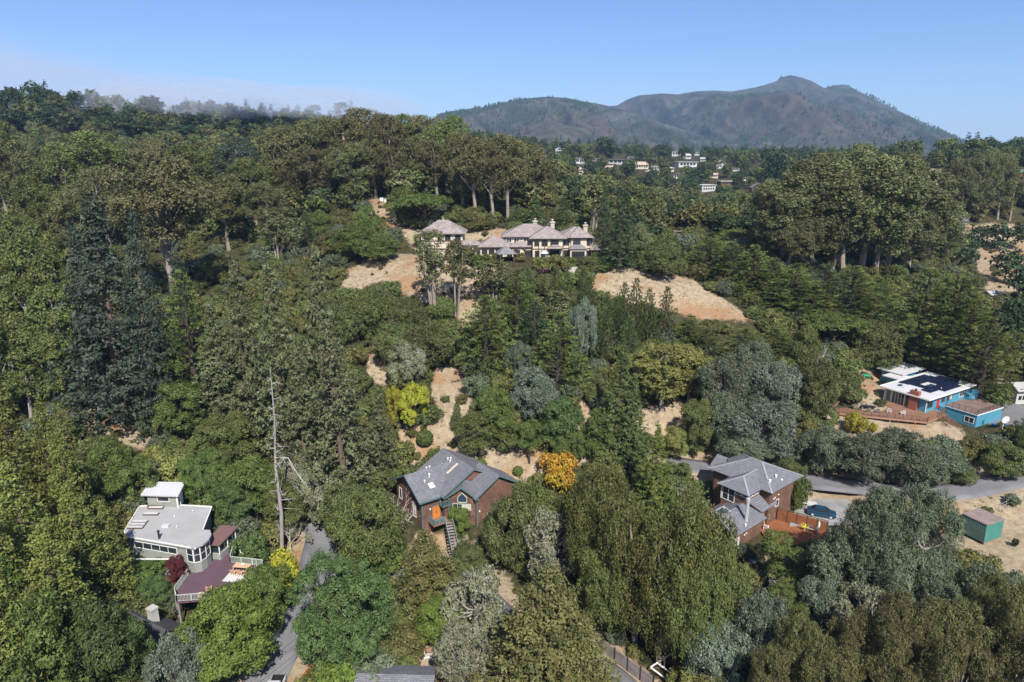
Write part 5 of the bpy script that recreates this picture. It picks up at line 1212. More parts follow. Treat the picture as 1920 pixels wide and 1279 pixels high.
for k in range(26): a = k * 2.4; l_ = .5 + .3 * random.random(); m.bar((0, 0, .4), (l_ * math.cos(a), l_ * math.sin(a), .5 + .5 * random.random()), .05, .02)
m.obj('leaves', YEL, pt_)
rw = thing('red_retaining_wall', 'low rust-red board wall curving left of the shingled house', 'wall', (0, 0, 0)); wp = [(32.0, 113), (32.6, 110.5), (34.0, 108), (35.4, 105.8)]
for (a, b), (c_, d_) in zip(wp[:-1], wp[1:]): z1, z2 = gz(a, b), gz(c_, d_); m = MB(); m.bar((a, b, z1 + .35), (c_, d_, z2 + .35), .12, 1.0); m.obj('board', mat('rust_boards', (.20, .06, .04), .8, .3, 1), rw)

# ================================================================== white flat roofed house on the left
hs = thing('white_flat_roof_house', 'sage green house with broad pale flat roof, skylights and curved glass bay', 'house', (0, 0, 0))
zr = 46.5; poly = [(-57.0, 89.4), (-55.9, 88.0), (-44.5, 84.9), (-47.2, 96.7), (-52.05, 97.2), (-58.7, 96.9)]
def inset(p, k):
    c = np.mean(p, 0); return [tuple(c + (np.array(q) - c) * k) for q in p]
m = MB(); m.prism(inset(poly, .95), 38.5, zr - .22); m.obj('wall', SAGE, hs)
m = MB(); m.prism(poly, zr - .25, zr); m.prism([(-47.2, 86.2), (-44.8, 84.8), (-43.8, 85.7), (-43.5, 87.0), (-43.7, 88.3), (-44.4, 89.5), (-46.2, 89.6)], zr - .05, zr + .22); m.obj('roof', LGR, hs)
m = MB()
for a, b in zip(poly, poly[1:] + poly[:1]): m.bar((*a, zr + .03), (*b, zr + .03), .14, .16)
m.obj('roof_edge', WHT, hs)
bay = [(-46.2, 85.6), (-45.1, 85.2), (-44.3, 85.6), (-43.95, 86.6), (-43.9, 87.8), (-44.3, 88.8), (-45.8, 88.9)]
m = MB(); m.prism(bay, 39.5, 44.0); m.obj('bay', SAGE, hs)
for (a, b) in zip(bay[:-2], bay[1:-1]):
    d = Vector((b[0] - a[0], b[1] - a[1], 0)); L_ = d.length; window(hs, (a[0] + d.x * .08, a[1] + d.y * .08, 44.1), d, L_ * .84, 2.2, 1, 2, WHT, GL)
g = MB(); g.prism(inset(bay, .93), 44.0, 46.44); g.obj('bay_core', SAGE, hs)
m = MB(); m.prism([(-57.3, 96.9), (-52.4, 96.6), (-52.9, 99.3), (-57.8, 99.6)], 44, 48.75); m.obj('tower', SAGE, hs)
m = MB(); m.slab([(-57.9, 96.3, 48.8), (-51.9, 96.0, 48.8), (-52.5, 99.8, 49.2), (-58.3, 100.0, 49.2)], .22); m.obj('tower_roof', BLUR, hs)
window(hs, (-55.6, 96.79, 47.5), (4.9, -.3), 1.8, .75, 1, 1, WHT)
m = MB(); m.box(-52.55, -52.35, 96.5, 96.7, 46.5, 48.7); m.box(-52.72, -52.5, 97.6, 98.5, 46.5, 48.4); m.obj('tower_trim', WHT, hs)
sl = [(-57.2, 95.9), (-57.0, 94.0), (-57.2, 91.7), (-57.1, 90.9), (-57.0, 90.1)]
for i, (x, y) in enumerate(sl):
    if i < 2: x += .3
    m = MB(); m.box(x, x + 2.3, y, y + .62, zr - .02, zr + .2); o = m.obj('skylight', TIMB, hs); m = MB(); m.box(x + .06, x + 2.24, y + .07, y + .55, zr + .2, zr + .26); m.obj('pane', BLUR, o)
m = MB(); m.box(-57.3, -54.7, 96.4, 96.9, zr, zr + .2); o = m.obj('skylight', TIMB, hs)
m = MB(); m.lathe([(.14, 0), (.14, 1.15), (.19, 1.15), (.19, 1.3), (0, 1.35)], (-50.9, 87.5, zr), 9); m.obj('flue_pipe', BLK, hs)
m = MB(); m.box(-52.0, -51.0, 90.4, 91.0, zr, zr + .35); m.obj('roof_hatch', BLUR, hs)
for x, y in ((-49.7, 90.4), (-51.4, 93.3), (-49.4, 95.0), (-51.2, 96.6)): m = MB(); m.lathe([(.07, 0), (.07, .3), (.12, .3), (0, .42)], (x, y, zr), 7); m.obj('roof_vent', MET, hs)
m = MB(); m.box(-56.2, -45.6, 86.0, 86.2, 44.0, 44.1); m.obj('sill', WHT, hs); window(hs, (-54.8, 87.95, 44.9), (11.4, -3.1), 7.2, .9, 5, 1, WHT)
# side porch with brown roof
sp_ = thing('side_porch', 'small brown roofed porch between the flat roofed house and its deck', 'porch', (-43.7, 90.4, 0), R(-10))
m = MB(); m.box(-1.0, 1.2, -1.8, 2.6, 42.3, 43.3); m.obj('wall', SAGE, sp_); m = MB(); m.slab([(-1.3, -2.1, 45.0), (1.4, -2.1, 45.0), (1.4, 2.9, 45.2), (-1.3, 2.9, 45.2)], .15); m.obj('roof', mat('brown_membrane', (.15, .085, .08), .8, .15, 1), sp_)
for x, y in ((1.15, -1.8), (1.15, .3), (1.15, 2.4), (-.95, -1.8)): m = MB(); m.box(x - .07, x + .07, y - .07, y + .07, 43.3, 44.9); m.obj('post', WHT, sp_)
m = MB(); m.box(-.9, .9, -1.5, 2.3, 43.3, 44.85); m.obj('glazing', GL, sp_)
# purple deck
dk = thing('purple_deck', 'purple painted deck with pale green railing along the flat roofed house', 'deck', (0, 0, 0)); zd = 42.4
dp_ = [(-45.5, 96.0), (-43.2, 96.6), (-41.2, 87.9), (-36.0, 87.0), (-37.5, 81.4), (-39.1, 79.5), (-44.7, 78.6), (-45.9, 80.4), (-46.0, 85.0), (-44.5, 86)]
m = MB(); m.prism(dp_[::-1], zd - .25, zd); m.obj('floor', PURP, dk)
m = MB(); railing(m, [(*p, zd) for p in ((-45.4, 96.2), (-43.2, 96.5), (-41.2, 87.8), (-36.0, 86.9), (-37.6, 81.4), (-39.15, 79.5), (-44.7, 78.7), (-45.8, 80.4), (-45.9, 84.6))], 1.0, 1.7, .17, pw=.1, bw=.045); m.obj('railing', SAGT, dk)
for x, y in ((-41.3, 87.6), (-36.2, 86.8), (-37.7, 81.5), (-39.3, 79.7), (-44.6, 78.8), (-45.8, 80.5), (-43.3, 96.2)): m = MB(); z_ = gz(x, y); m.box(x - .1, x + .1, y - .1, y + .1, z_ - .4, zd - .25); m.obj('support_post', GREYW, dk)
s_ = MB(); railing(s_, [(-41.0, 91.0, 42.0), (-38.2, 89.6, 40.6)], 1.0, 1.5, .0, pw=.1); s_.obj('garden_rail', WHT, dk)
tb = thing('dining_table', 'long wooden outdoor dining table at the corner of the purple deck', 'table', (-38.7, 85.9, zd), R(-8)); m = MB(); m.box(-1.2, 1.2, -.5, .5, .70, .76); m.obj('tabletop', CLOTH, tb)
for x in (-1.1, 1.1):
    for y in (-.42, .42): m = MB(); m.box(x - .04, x + .04, y - .04, y + .04, 0, .7); m.obj('leg', CLOTH, tb)
c0 = None
for i, (x, y, rz, lb) in enumerate(((-39.5, 84.9, 172, 'wooden chair at the left front of the outdoor dining table'), (-38.5, 84.75, 172, 'wooden chair at the middle front of the outdoor dining table'), (-37.5, 84.6, 172, 'wooden chair at the right front of the outdoor dining table'))):
    if c0 is None: c0 = lounge_chair(lb, (x, y, zd), R(rz), CLOTH, 'chairs of the outdoor dining table')
    else: dup(c0, (x, y, zd), R(rz), lb)
pw_ = thing('flower_pot', 'white bowl standing on the outdoor dining table', 'bowl', (-38.6, 86.0, zd + .76)); m = MB(); m.lathe([(.1, 0), (.25, .14), (.22, .14), (0, .06)], (0, 0, 0), 10); m.obj('bowl', WHT, pw_)
rg_ = MB()
for k in range(7): rg_.box(-1.4 + k * .42, -1.2 + k * .42, -.9, .9, .012, .02)
ru = thing('striped_rug', 'grey and white striped rug on the purple deck in front of the table', 'rug', (-38.9, 84.0, zd), R(-8)); m = MB(); m.box(-1.6, 1.6, -1.0, 1.0, .002, .012); m.obj('rug_base', CON, ru); rg_.obj('stripes', WHT, ru)
lounge_chair('tan cushioned armchair on the purple deck by the magenta flowers', (-41.4, 81.0, zd), R(200), CLOTH); ot = thing('footstool', 'tan cube footstool before the armchair at the deck edge', 'stool', (-42.0, 79.8, zd), R(20)); m = MB(); m.box(-.35, .35, -.35, .35, .08, .42); m.box(-.3, .3, -.3, .3, .42, .5); m.obj('cushion', CLOTH, ot)
fl_ = thing('magenta_flowers', 'magenta bougainvillea clump over the corner of the purple deck rail', 'flowers', (-39.9, 79.9, zd)); rr = np.random.default_rng(4); d = unit(rr.normal(size=(90, 3))); V_, t_ = leaves(d * .7 * np.array((1, 1, .7)) + np.array((0, 0, .5)), d, .25, 8, .2, rr); me = mesh_np('blossom', V_, np.arange(len(V_)).reshape(-1, 3), t_); me.materials.append(MAG); inst('blossom', me, fl_)

# ================================================================== dark roofed cottage, lower left, in the shade
hs = thing('dark_roof_cottage', 'shaded cottage with dark roof and stone chimney below the purple deck', 'house', (-46.6, 74.5, 0), R(-28))
m = MB(); gwall(m, -3.4, 3.4, -2.6, 2.6, 36, 41.0, 42.6, 'x'); m.obj('wall', SAGE, hs); m = MB(); gable(m, -3.4, 3.4, -2.6, 2.6, 41.1, 42.8, 'x', .6, .18, .5); m.obj('roof', mat('dark_roof', (.06, .058, .062), .8, .2, 1), hs)
m = MB(); m.box(-.3, .7, .4, 1.3, 42, 44.1); m.box(-.38, .78, .32, 1.38, 43.9, 44.15); m.obj('chimney', CON, hs); window(hs, (3.4, -1.9, 38.8), (0, 1), 1.6, 1.4, 2, 1, WHT); window(hs, (3.4, .3, 38.8), (0, 1), 1.6, 1.4, 2, 1, WHT)
m = MB(); m.slab([(-2.6, -2.5, 41.75), (-1.1, -2.5, 41.75), (-1.1, -.9, 42.75), (-2.6, -.9, 42.75)], .1); m.obj('skylight', GLB, hs)
dk = thing('grey_deck', 'weathered grey deck with railing beside the dark roofed cottage', 'deck', (-41.2, 74.0, 0), R(-28)); m = MB(); m.box(-1.8, 2.6, -3, 2.6, 37.9, 38.1); m.obj('floor', GREYW, dk); m = MB(); railing(m, [(-1.7, -2.9, 38.1), (2.5, -2.9, 38.1), (2.5, 2.5, 38.1), (-1.7, 2.5, 38.1)], 1.0, 1.5, .2); m.obj('railing', GREYW, dk)
for x in (-1.6, 2.4):
    for y in (-2.8, 2.4): m = MB(); m.box(x - .1, x + .1, y - .1, y + .1, 34.5, 37.9); m.obj('support_post', GREYW, dk)

# ================================================================== turquoise house with solar panels
th = R(31); O = (83.4, 128.4); zw = 49.5
hs = thing('turquoise_house', 'turquoise single storey house with white flat roof, dark solar panels and brick chimney', 'house', (O[0], O[1], 0), th)
m = MB(); m.box(.9, 17.2, .9, 9.6, 46.2, 52.3); m.obj('wall', BLUE, hs)
m = MB(); m.prism([(0, 0), (18, 0), (18.4, 10.4), (0, 10.4)], 52.35, 52.62); m.obj('roof', BLUR, hs)
m = MB()
P = [(0, 0), (18, 0), (18.4, 10.4), (0, 10.4)]
for a, b in zip(P, P[1:] + P[:1]): m.bar((*a, 52.55), (*b, 52.55), .1, .26)
m.obj('fascia', mat('cream_fascia', (.66, .63, .56), .6, .06, 1), hs)
m = MB(); m.box(.25, .95, 2.4, 4.1, 46.5, 52.34); m.box(.2, 1.1, 2.35, 4.15, 52.63, 53.5); m.obj('chimney', BRK, hs); m = MB(); m.lathe([(.2, 0), (.16, .35), (.32, .36), (0, .5)], (.65, 3.2, 53.5), 9); m.obj('chimney_pot', BLK, hs)
window(hs, (.9, 9.2, 49.6), (0, -1), .95, 2.4, 1, 1, WHT); window(hs, (.9, 7.9, 49.55), (0, -1), 2.5, 2.55, 4, 1, WHT); window(hs, (.9, 5.2, 49.6), (0, -1), .8, 2.4, 1, 1, WHT)
window(hs, (1.3, .9, 50.3), (1, 0), 1.9, 1.4, 2, 1, TEAL); window(hs, (6.6, .9, 50.6), (1, 0), 1.1, 1.2, 1, 1, TEAL); window(hs, (8.6, .9, 50.6), (1, 0), 2.0, 1.2, 2, 1, TEAL, CURT, skip=(0,)); window(hs, (13.6, .9, 50.5), (1, 0), 2.6, 1.4, 3, 1, WHT)
m = MB(); m.box(4.8, 5.75, .82, .9, 49.5, 51.7); o = m.obj('red_door', REDP, hs); m = MB(); m.box(5.6, 5.66, .76, .82, 50.4, 50.6); m.obj('handle', MET, o)
m = MB(); m.box(.82, .96, .82, .96, 49.5, 52.3); m.box(.82, .96, 9.5, 9.64, 49.5, 52.3); m.obj('corner_post', WHT, hs)
SPM = MB(); SPM.slab([(0, 0, 0), (1.62, 0, 0), (1.62, 1.0, 0), (0, 1.0, 0)], .06); spm = SPM.mesh('solar_panel', SOL)
rows = [(3, 6, 11), (4, 3, 13), (5, 3, 13), (6, 3, 14)]
for ix in range(8):
    for iy in range(8):
        x = 4.4 + ix * 1.68; y = 1.1 + iy * 1.05
        if (ix < 1 and iy > 4) or (ix == 0 and iy > 2) or (2 <= ix <= 3 and 3 <= iy <= 4) or (iy == 0 and (ix < 2 or ix > 5)) or (ix > 6 and iy < 2) or (ix == 1 and iy > 5): continue
        inst('solar_panel', spm, hs, (x - (iy * .35 if iy > 5 else 0), y, 52.80), (R(2), 0, 0))
for x, y, a, b in ((8.0, 4.4, .8, .8), (9.2, 4.4, .8, .8), (3.2, 7.8, 1.0, .7), (12.2, 1.4, .7, .5), (14, 8.0, .8, .8)): m = MB(); m.box(x, x + a, y, y + b, 52.6, 52.82); m.obj('skylight', GLB, hs)
for x, y in ((2.8, 6.8), (16.6, 8.6), (16.9, 2.0), (8.6, 2.3)): m = MB(); m.lathe([(.08, 0), (.08, .4), (.15, .4), (0, .5)], (x, y, 52.6), 7); m.obj('roof_vent', MET, hs)
# rear wings
m = MB(); m.box(12.5, 20.5, 12.6, 17.5, 48, 52.4); m.box(9.4, 12.6, 10.6, 14.2, 48, 52.0); m.obj('rear_wing', BLUE, hs); m = MB(); m.box(11.5, 21.0, 12.0, 18.2, 52.4, 52.65); m.box(8.6, 13.0, 10.45, 15.0, 52.05, 52.25); m.obj('rear_roof', BLUR, hs)
# garage with roof terrace
gr = thing('turquoise_garage', 'turquoise garage with a brown roof terrace and black railing, right of the deck stairs', 'garage', (O[0], O[1], 0), th)
ga = [loc2(O, th, x, y) for x, y in ((89.6, 134.2), (93.15, 127.8), (101.5, 132.3), (98.5, 139.2))]
m = MB(); m.prism(inset(ga, .97), 45.5, 49.45); m.obj('wall', BLUE, gr); m = MB(); m.prism(ga, 49.45, 49.68); m.obj('terrace_edge', WHT, gr); m = MB(); m.prism(inset(ga, .985), 49.68, 49.72); m.obj('terrace', mat('terrace_brown', (.17, .115, .095), .85, .3, .6), gr)
m = MB(); railing(m, [(*ga[0], 49.7), (*ga[1], 49.7), (*ga[2], 49.7), (*ga[3], 49.7)], 1.1, 1.3, 0, pw=.05, rail=.04)
for z in (.35, .6, .85): m.bar((*ga[0], 49.7 + z), (*ga[1], 49.7 + z), .02); m.bar((*ga[1], 49.7 + z), (*ga[2], 49.7 + z), .02); m.bar((*ga[2], 49.7 + z), (*ga[3], 49.7 + z), .02)
m.obj('railing', BLK, gr)
gi_ = inset(ga, .97); d = Vector((gi_[1][0] - gi_[0][0], gi_[1][1] - gi_[0][1], 0)); window(gr, (gi_[1][0] - d.normalized().x * 2.2, gi_[1][1] - d.normalized().y * 2.2, 47.6), d, 1.7, 1.1, 2, 1, WHT)
sh = thing('turquoise_shed', 'small turquoise shed standing on the garage roof terrace by the house corner', 'shed', (O[0], O[1], 0), th); q = loc2(O, th, 98.6, 138.3); m = MB(); m.box(q[0] - 2.6, q[0] + .9, q[1] - .9, q[1] + 1.1, 49.75, 51.0); m.obj('wall', BLUE, sh); m = MB(); m.slab([(q[0] - 2.8, q[1] - 1.1, 51.0), (q[0] + 1.1, q[1] - 1.1, 51.0), (q[0] + 1.1, q[1] + 1.3, 51.4), (q[0] - 2.8, q[1] + 1.3, 51.4)], .1); m.obj('roof', BLUE, sh)
# gecko shaped ornament on the garage wall
d2_ = Vector((gi_[2][0] - gi_[1][0], gi_[2][1] - gi_[1][1], 0)).normalized(); c = Vector((*gi_[1], 47.5)) + d2_ * 2.6; nn = Vector((d2_.y, -d2_.x, 0)); m = MB()
for p, q in (((0, -.5), (0, .5)), ((0, .3), (.3, .45)), ((0, .3), (-.25, .1)), ((0, -.2), (.3, -.35)), ((0, -.2), (-.25, 0)), ((0, -.5), (-.2, -.8))): m.bar(c + nn * .06 + d2_ * p[0] + Vector((0, 0, p[1])), c + nn * .06 + d2_ * q[0] + Vector((0, 0, q[1])), .1, .06)
m.obj('wall_ornament', BLK, gr)
# wooden deck
dk = thing('wooden_deck', 'long brown wooden deck on posts in front of the turquoise house', 'deck', (0, 0, 0)); zd = 49.5
dpo = [(65.3, 131.1), (66.3, 129.3), (81.3, 124.6), (87.6, 129.0), (86.4, 131.4), (83.9, 129.6), (79.5, 136.6), (70.5, 136)]
m = MB(); m.prism(dpo, zd - .14, zd); m.obj('floor', DECK, dk); m = MB()
for a, b in zip(dpo[:3], dpo[1:4]): m.bar((*a, zd - .2), (*b, zd - .2), .1, .34)
m.obj('skirt', mat('deck_skirt', (.30, .17, .11), .7, .2, 1), dk)
for k in range(11): t = k / 10; x, y = 66.8 + t * 14.2, 129.4 - t * 4.55; z_ = gz(x, y + .4); m = MB(); m.box(x - .09, x + .09, y + .3, y + .48, min(z_, zd - .6) - .3, zd - .15); m.obj('support_post', BLUE if k % 3 else WHT, dk)
m = MB(); railing(m, [(66.4, 129.5, zd), (78.6, 125.55, zd)], .95, 1.5, 0, pw=.04, rail=.03)
for z in (.3, .5, .7): m.bar((66.4, 129.5, zd + z), (78.6, 125.55, zd + z), .02)
m.obj('cable_railing', BLK, dk)
for run in ([(78.8, 125.5, zd), (81.3, 124.7, zd), (84.3, 126.8, zd)], [(65.4, 131.0, zd), (66.3, 129.4, zd)], [(65.5, 131.2, zd), (68.5, 134.2, zd)], [(86.4, 128.6, zd), (87.6, 129.2, zd), (87.2, 131.0, zd)]): m = MB(); railing(m, run, .95, 1.3, .17, bw=.06); m.obj('wood_railing', DECK, dk)
dst = thing('deck_stairs', 'brown wooden stairs from the deck down beside the turquoise garage', 'stairs', (0, 0, 0))
e0 = Vector((85.4, 127.7, zd)); e1 = Vector((89.3, 123.6, 46.4)); dr = e1 - e0; sd = Vector((-dr.y, dr.x, 0)).normalized() * .75
for i in range(14): c = e0 + dr * (i + .5) / 14; f_ = Vector((dr.x, dr.y, 0)).normalized() * .2; k = MB(); k.slab([c - sd - f_, c + sd - f_, c + sd + f_, c - sd + f_], .08); k.obj('step', DECK, dst)
m = MB()
for s_ in (-1, 1): railing(m, [tuple(e0 + sd * s_), tuple(e1 + sd * s_)], .95, 1.3, .17, bw=.06); m.bar(e0 + sd * s_ + Vector((0, 0, -.15)), e1 + sd * s_ + Vector((0, 0, -.15)), .08, .35)
m.obj('railing', DECK, dst)
c0 = lounge_chair('white adirondack chair on the wooden deck, left one of the pair', (76.4, 129.6, zd), R(150), WHT, 'white deck chairs'); dup(c0, (78.6, 128.6, zd), R(165), 'white adirondack chair on the wooden deck, right one of the pair')
tb = thing('patio_table', 'dark patio table on the wooden deck left of the white chairs', 'table', (73.0, 131.3, zd), R(-17)); m = MB(); m.box(-1.3, 1.3, -.55, .55, .72, .78); m.obj('tabletop', BLK, tb)
for x in (-1.15, 1.15):
    for y in (-.45, .45): m = MB(); m.box(x - .04, x + .04, y - .04, y + .04, 0, .72); m.obj('leg', MET, tb)
GC = None
for i, (x, y, rz) in enumerate(((72.4, 130.1, 170), (74.0, 129.7, 170), (70.4, 131.6, 90), (71.9, 132.7, -10), (73.6, 132.2, -10))):
    lb = ('grey slatted chair in front of the dark patio table, left', 'grey slatted chair in front of the dark patio table, right', 'grey slatted chair at the left end of the dark patio table', 'grey slatted chair behind the dark patio table, left', 'grey slatted chair behind the dark patio table, right')[i]
    if GC is None: GC = lounge_chair(lb, (x, y, zd), R(rz), GREYW, 'chairs of the patio table')
    else: dup(GC, (x, y, zd), R(rz), lb)
# basketball hoop, bins, play set beside the house
P = atY(1880, 800, 124.5); bh = thing('basketball_hoop', 'white basketball backboard on a pole in the drive right of the garage', 'basketball hoop', (P[0], P[1], 46.9), R(20)); m = MB(); m.box(-.06, .06, -.06, .06, 0, 3.0); m.obj('pole', WHT, bh); m = MB()
m.add([(1.0 * math.cos(a) * 1.05, -.35, 3.2 + .72 * math.sin(a)) for a in np.linspace(0, 6.28, 13)[:-1]] + [(1.0 * math.cos(a) * 1.05, -.27, 3.2 + .72 * math.sin(a)) for a in np.linspace(0, 6.28, 13)[:-1]], [tuple(range(12)), tuple(range(12, 24))[::-1]] + [(i, i + 12, (i + 1) % 12 + 12, (i + 1) % 12) for i in range(12)]); m.obj('backboard', WHT, bh)
m = MB(); m.tube([(.23 * math.cos(a), -.62 + .23 * math.sin(a), 3.0) for a in np.linspace(0, 6.28, 12)], .02, 4); m.obj('rim', REDP, bh)
for i, (x, lb) in enumerate(((1866, 'blue wheeled bin left of the basketball pole'), (1886, 'blue wheeled bin right of the basketball pole'))):
    P = atY(x, 792, 127); bn = thing('wheelie_bin', lb, 'bin', (P[0], P[1], 46.9), .3, 'bins by the garage'); m = MB(); m.box(-.35, .35, -.4, .4, .1, 1.1); m.obj('body', BLP, bn); m = MB(); m.slab([(-.38, -.43, 1.12), (.38, -.43, 1.12), (.38, .45, 1.22), (-.38, .45, 1.22)], .06); m.obj('lid', BLP, bn)
ps = thing('swing_set', 'green and red childrens swing set behind the turquoise house', 'play set', tuple(hit(1638, 706)), .2)
m = MB(); [m.bar(p, q, .1) for p, q in (((-2, -.8, 0), (-2, 0, 2.3)), ((-2, .8, 0), (-2, 0, 2.3)), ((2, -.8, 0), (2, 0, 2.3)), ((2, .8, 0), (2, 0, 2.3)), ((-2, 0, 2.3), (2, 0, 2.3)))]; m.obj('frame', GRP, ps)
for x in (-.9, .5): m = MB(); m.bar((x, 0, 2.3), (x, 0, .5), .03); m.bar((x + .4, 0, 2.3), (x + .4, 0, .5), .03); m.box(x - .02, x + .42, -.12, .12, .45, .5); m.obj('swing', BLP, ps)
sl_ = thing('toy_slide', 'red and blue toy slide on the grass by the swing set', 'slide', tuple(hit(1646, 709)), .6); m = MB(); m.slab([(-.3, -1.0, .15), (.3, -1.0, .15), (.3, .6, 1.3), (-.3, .6, 1.3)], .08); m.obj('chute', REDP, sl_); m = MB(); m.box(-.3, .3, .6, 1.1, 0, 1.35); m.obj('ladder', BLP, sl_)
tk = thing('toy_house', 'green plastic toy table left of the swing set', 'toy', tuple(hit(1624, 708)), 0); m = MB(); m.box(-.7, .7, -.5, .5, .45, .6); m.obj('top', GRP, tk); m = MB(); [m.box(x - .06, x + .06, y - .06, y + .06, 0, .45) for x in (-.6, .6) for y in (-.4, .4)]; m.obj('legs', GRP, tk)
lawn = MB(); q = hit(1668, 712); lawn.lathe([(0, .0), (3.2, 0), (3.3, -.3)], (0, 0, .12), 16); lw_ = lawn.obj('lawn', mat('lawn_green', (.04, .12, .04), .95, .3, 2), None); lw_.location = tuple(q); lw_['kind'] = 'structure'
fn = thing('driveway_fence', 'grey board fence along the drive at the right edge behind the garage', 'fence', (0, 0, 0)); a = Vector(hit(1850, 716)); b = Vector(hit(1930, 752, 60))
for i in range(7): p = a.lerp(b, i / 7); q = a.lerp(b, (i + 1) / 7); m = MB(); m.bar(p + Vector((0, 0, 1.0)), q + Vector((0, 0, 1.0)), .06, 2.0); m.obj('panel', GREYW, fn); m = MB(); m.bar(p, p + Vector((0, 0, 2.1)), .12); m.obj('post', GREYW, fn)
dv = MB(); d0 = atZ(1860, 730, 47.02); dv.prism([tuple(atZ(x, y, 47)[:2]) for x, y in ((1852, 800), (1925, 815), (1990, 790), (1900, 740), (1865, 735))], 46.6, 47.02); o = dv.obj('driveway', MATS['asphalt']); o['kind'] = 'structure'

# ================================================================== mansion on the hill
hs = thing('hilltop_mansion', 'large cream half timbered mansion with lilac grey shake hip roofs on the hilltop', 'mansion', (0, 0, 0), R(0))
HB = [(-2.0, 12.0, 190.5, 201, 78, 81.0), (5.5, 14.0, 186.3, 196, 78, 80.9), (13.6, 21.6, 187.6, 197, 78.1, 80.6), (16.2, 20.4, 187.0, 192, 78.15, 80.9)]
LB = [(-8.6, -.6, 185.4, 191.5, 75.8, 78.2), (-.2, 6.0, 187.4, 191, 75.6, 76.9), (-16.5, -8.6, 188.2, 191, 76.0, 77.0)]
for i, (x0, x1, y0, y1, a, b) in enumerate(HB):
    m = MB(); m.box(x0, x1, y0, y1, 71.5, a - .04 - .01 * i); m.obj('wall', CREAM, hs); m = MB(); hip(m, x0, x1, y0, y1, a, b, .9, .2); m.obj('roof', RM, hs)
for i, (x0, x1, y0, y1, a, b) in enumerate(LB):
    m = MB()
    if i == 2:
        m.box(x0, x1, y0, y1, 71.5, 73.6)
        for k in range(5): m.box(x0 + .2 + k * 1.8, x0 + .4 + k * 1.8, y0 + .05, y0 + .25, 73.6, a)
    elif i == 0:
        m.box(x0, x1, y0 + 1.5, y1, 71.5, a - .05)
        for k in range(5): m.box(x0 + k * 1.9, x0 + .35 + k * 1.9, y0 + .1, y0 + .45, 71.5, a)
    else: m.box(x0, x1, y0, y1, 71.5, a - .05)
    m.obj('wall', CREAM, hs); m = MB(); hip(m, x0, x1, y0, y1, a, b, .7, .18); m.obj('roof', RM, hs)
m = MB(); m.slab([(21.4, 186.0, 74.9), (26.4, 186.0, 74.9), (24.5, 192, 77.2), (21.4, 192, 78.3)], .2); m.obj('porch_roof', RM, hs)
m = MB(); [m.box(x, x + .3, 186.4, 186.7, 71.5, 74.8) for x in (21.6, 23.8, 26.0)]; m.obj('porch_post', TIMB, hs)
m = MB(); hip(m, 10.0, 13.4, 184.6, 186.4, 75.4, 76.3, .3, .12, gab=()); m.obj('bay_roof', RM, hs); m = MB(); m.box(15.9, 20.2, 185.9, 187.8, 71.5, 75.0); m.obj('bay', CREAM, hs); m = MB(); hip(m, 15.9, 20.2, 185.9, 187.8, 75.1, 76.2, .4, .14); m.obj('bay_roof', mat('copper_roof', (.16, .15, .15), .5, .2, 1), hs)
tm = MB()   # half timbering
for x0, x1, y in ((5.5, 14, 186.3), (13.6, 21.6, 187.6), (-2, 5.4, 190.5)):
    for z in (74.9, 77.6): tm.box(x0, x1, y - .07, y, z, z + .28)
    n = int((x1 - x0) / 1.7)
    for k in range(n + 1): x = x0 + (x1 - x0 - .2) * k / n; tm.box(x, x + .2, y - .09, y, 71.5, 77.9)
tm.box(-.2, 6, 187.3, 187.4, 75.2, 75.45); tm.box(-.2, .0, 187.3, 187.4, 71.5, 75.5)
tm.obj('timber_frame', TIMB, hs)
for x, z, w_, h_, nx, y in ((6.2, 76.0, 1.1, 1.3, 2, 186.3), (8.2, 76.0, 1.4, 1.3, 2, 186.3), (10.6, 75.9, 2.0, 1.5, 3, 186.3), (10.4, 72.9, 2.4, 1.8, 4, 186.3), (6.4, 72.3, 1.0, 2.2, 1, 186.3), (8.0, 72.3, 1.0, 2.2, 1, 186.3), (14.4, 76.1, 1.0, 1.3, 1, 187.6), (16.8, 76.1, 1.8, 1.3, 3, 187.0),
                           (20.3, 76.0, 1.0, 1.4, 2, 187.6), (16.4, 72.3, 3.3, 2.1, 4, 185.9), (14.3, 72.5, 1.1, 2.0, 1, 187.6), (20.6, 72.4, .8, 2.0, 1, 187.6), (-1.5, 76.4, 1.3, 1.1, 2, 190.5), (.6, 76.4, 1.3, 1.1, 2, 190.5), (3.3, 76.4, 1.3, 1.1, 2, 190.5), (.5, 72.6, 1.6, 2.0, 3, 187.4), (3.6, 73.0, 1.8, 1.5, 3, 187.4)):
    window(hs, (x, y - .1, z), (1, 0), w_, h_, nx, 1, TIMB if h_ > 1.25 else WHT, GL, fw=.12)
for x, y, z in ((6.6, 198, 80.6), (11.6, 197.5, 80.4), (20.6, 193.5, 79.0)):
    m = MB(); m.box(x - .55, x + .55, y - .5, y + .5, z - 1, z + .7 + (.9 if x > 20 else 0)); m.box(x - .75, x + .75, y - .7, y + .7, z + .7 + (.9 if x > 20 else 0), z + 1.0 + (.9 if x > 20 else 0)); zz = z + 1.0 + (.9 if x > 20 else 0); m.lathe([(.3, 0), (.25, .5), (.45, .5), (0, .8)], (x, y, zz), 8); m.obj('chimney', mat('pale_stone', (.40, .36, .32), .85, .2, 1), hs)
m = MB(); m.tube([(2.2 + 1.6 * math.cos(a), 187.0, 74.1 + 1.5 * math.sin(a)) for a in np.linspace(0, math.pi, 10)], .22, 5); m.obj('arch', TIMB, hs); m = MB(); m.box(9.7, 13.7, 184.9, 186.2, 75.0, 75.2); railing(m, [(9.7, 184.9, 75.2), (13.7, 184.9, 75.2)], .7, 1, .2); m.obj('balcony', TIMB, hs)
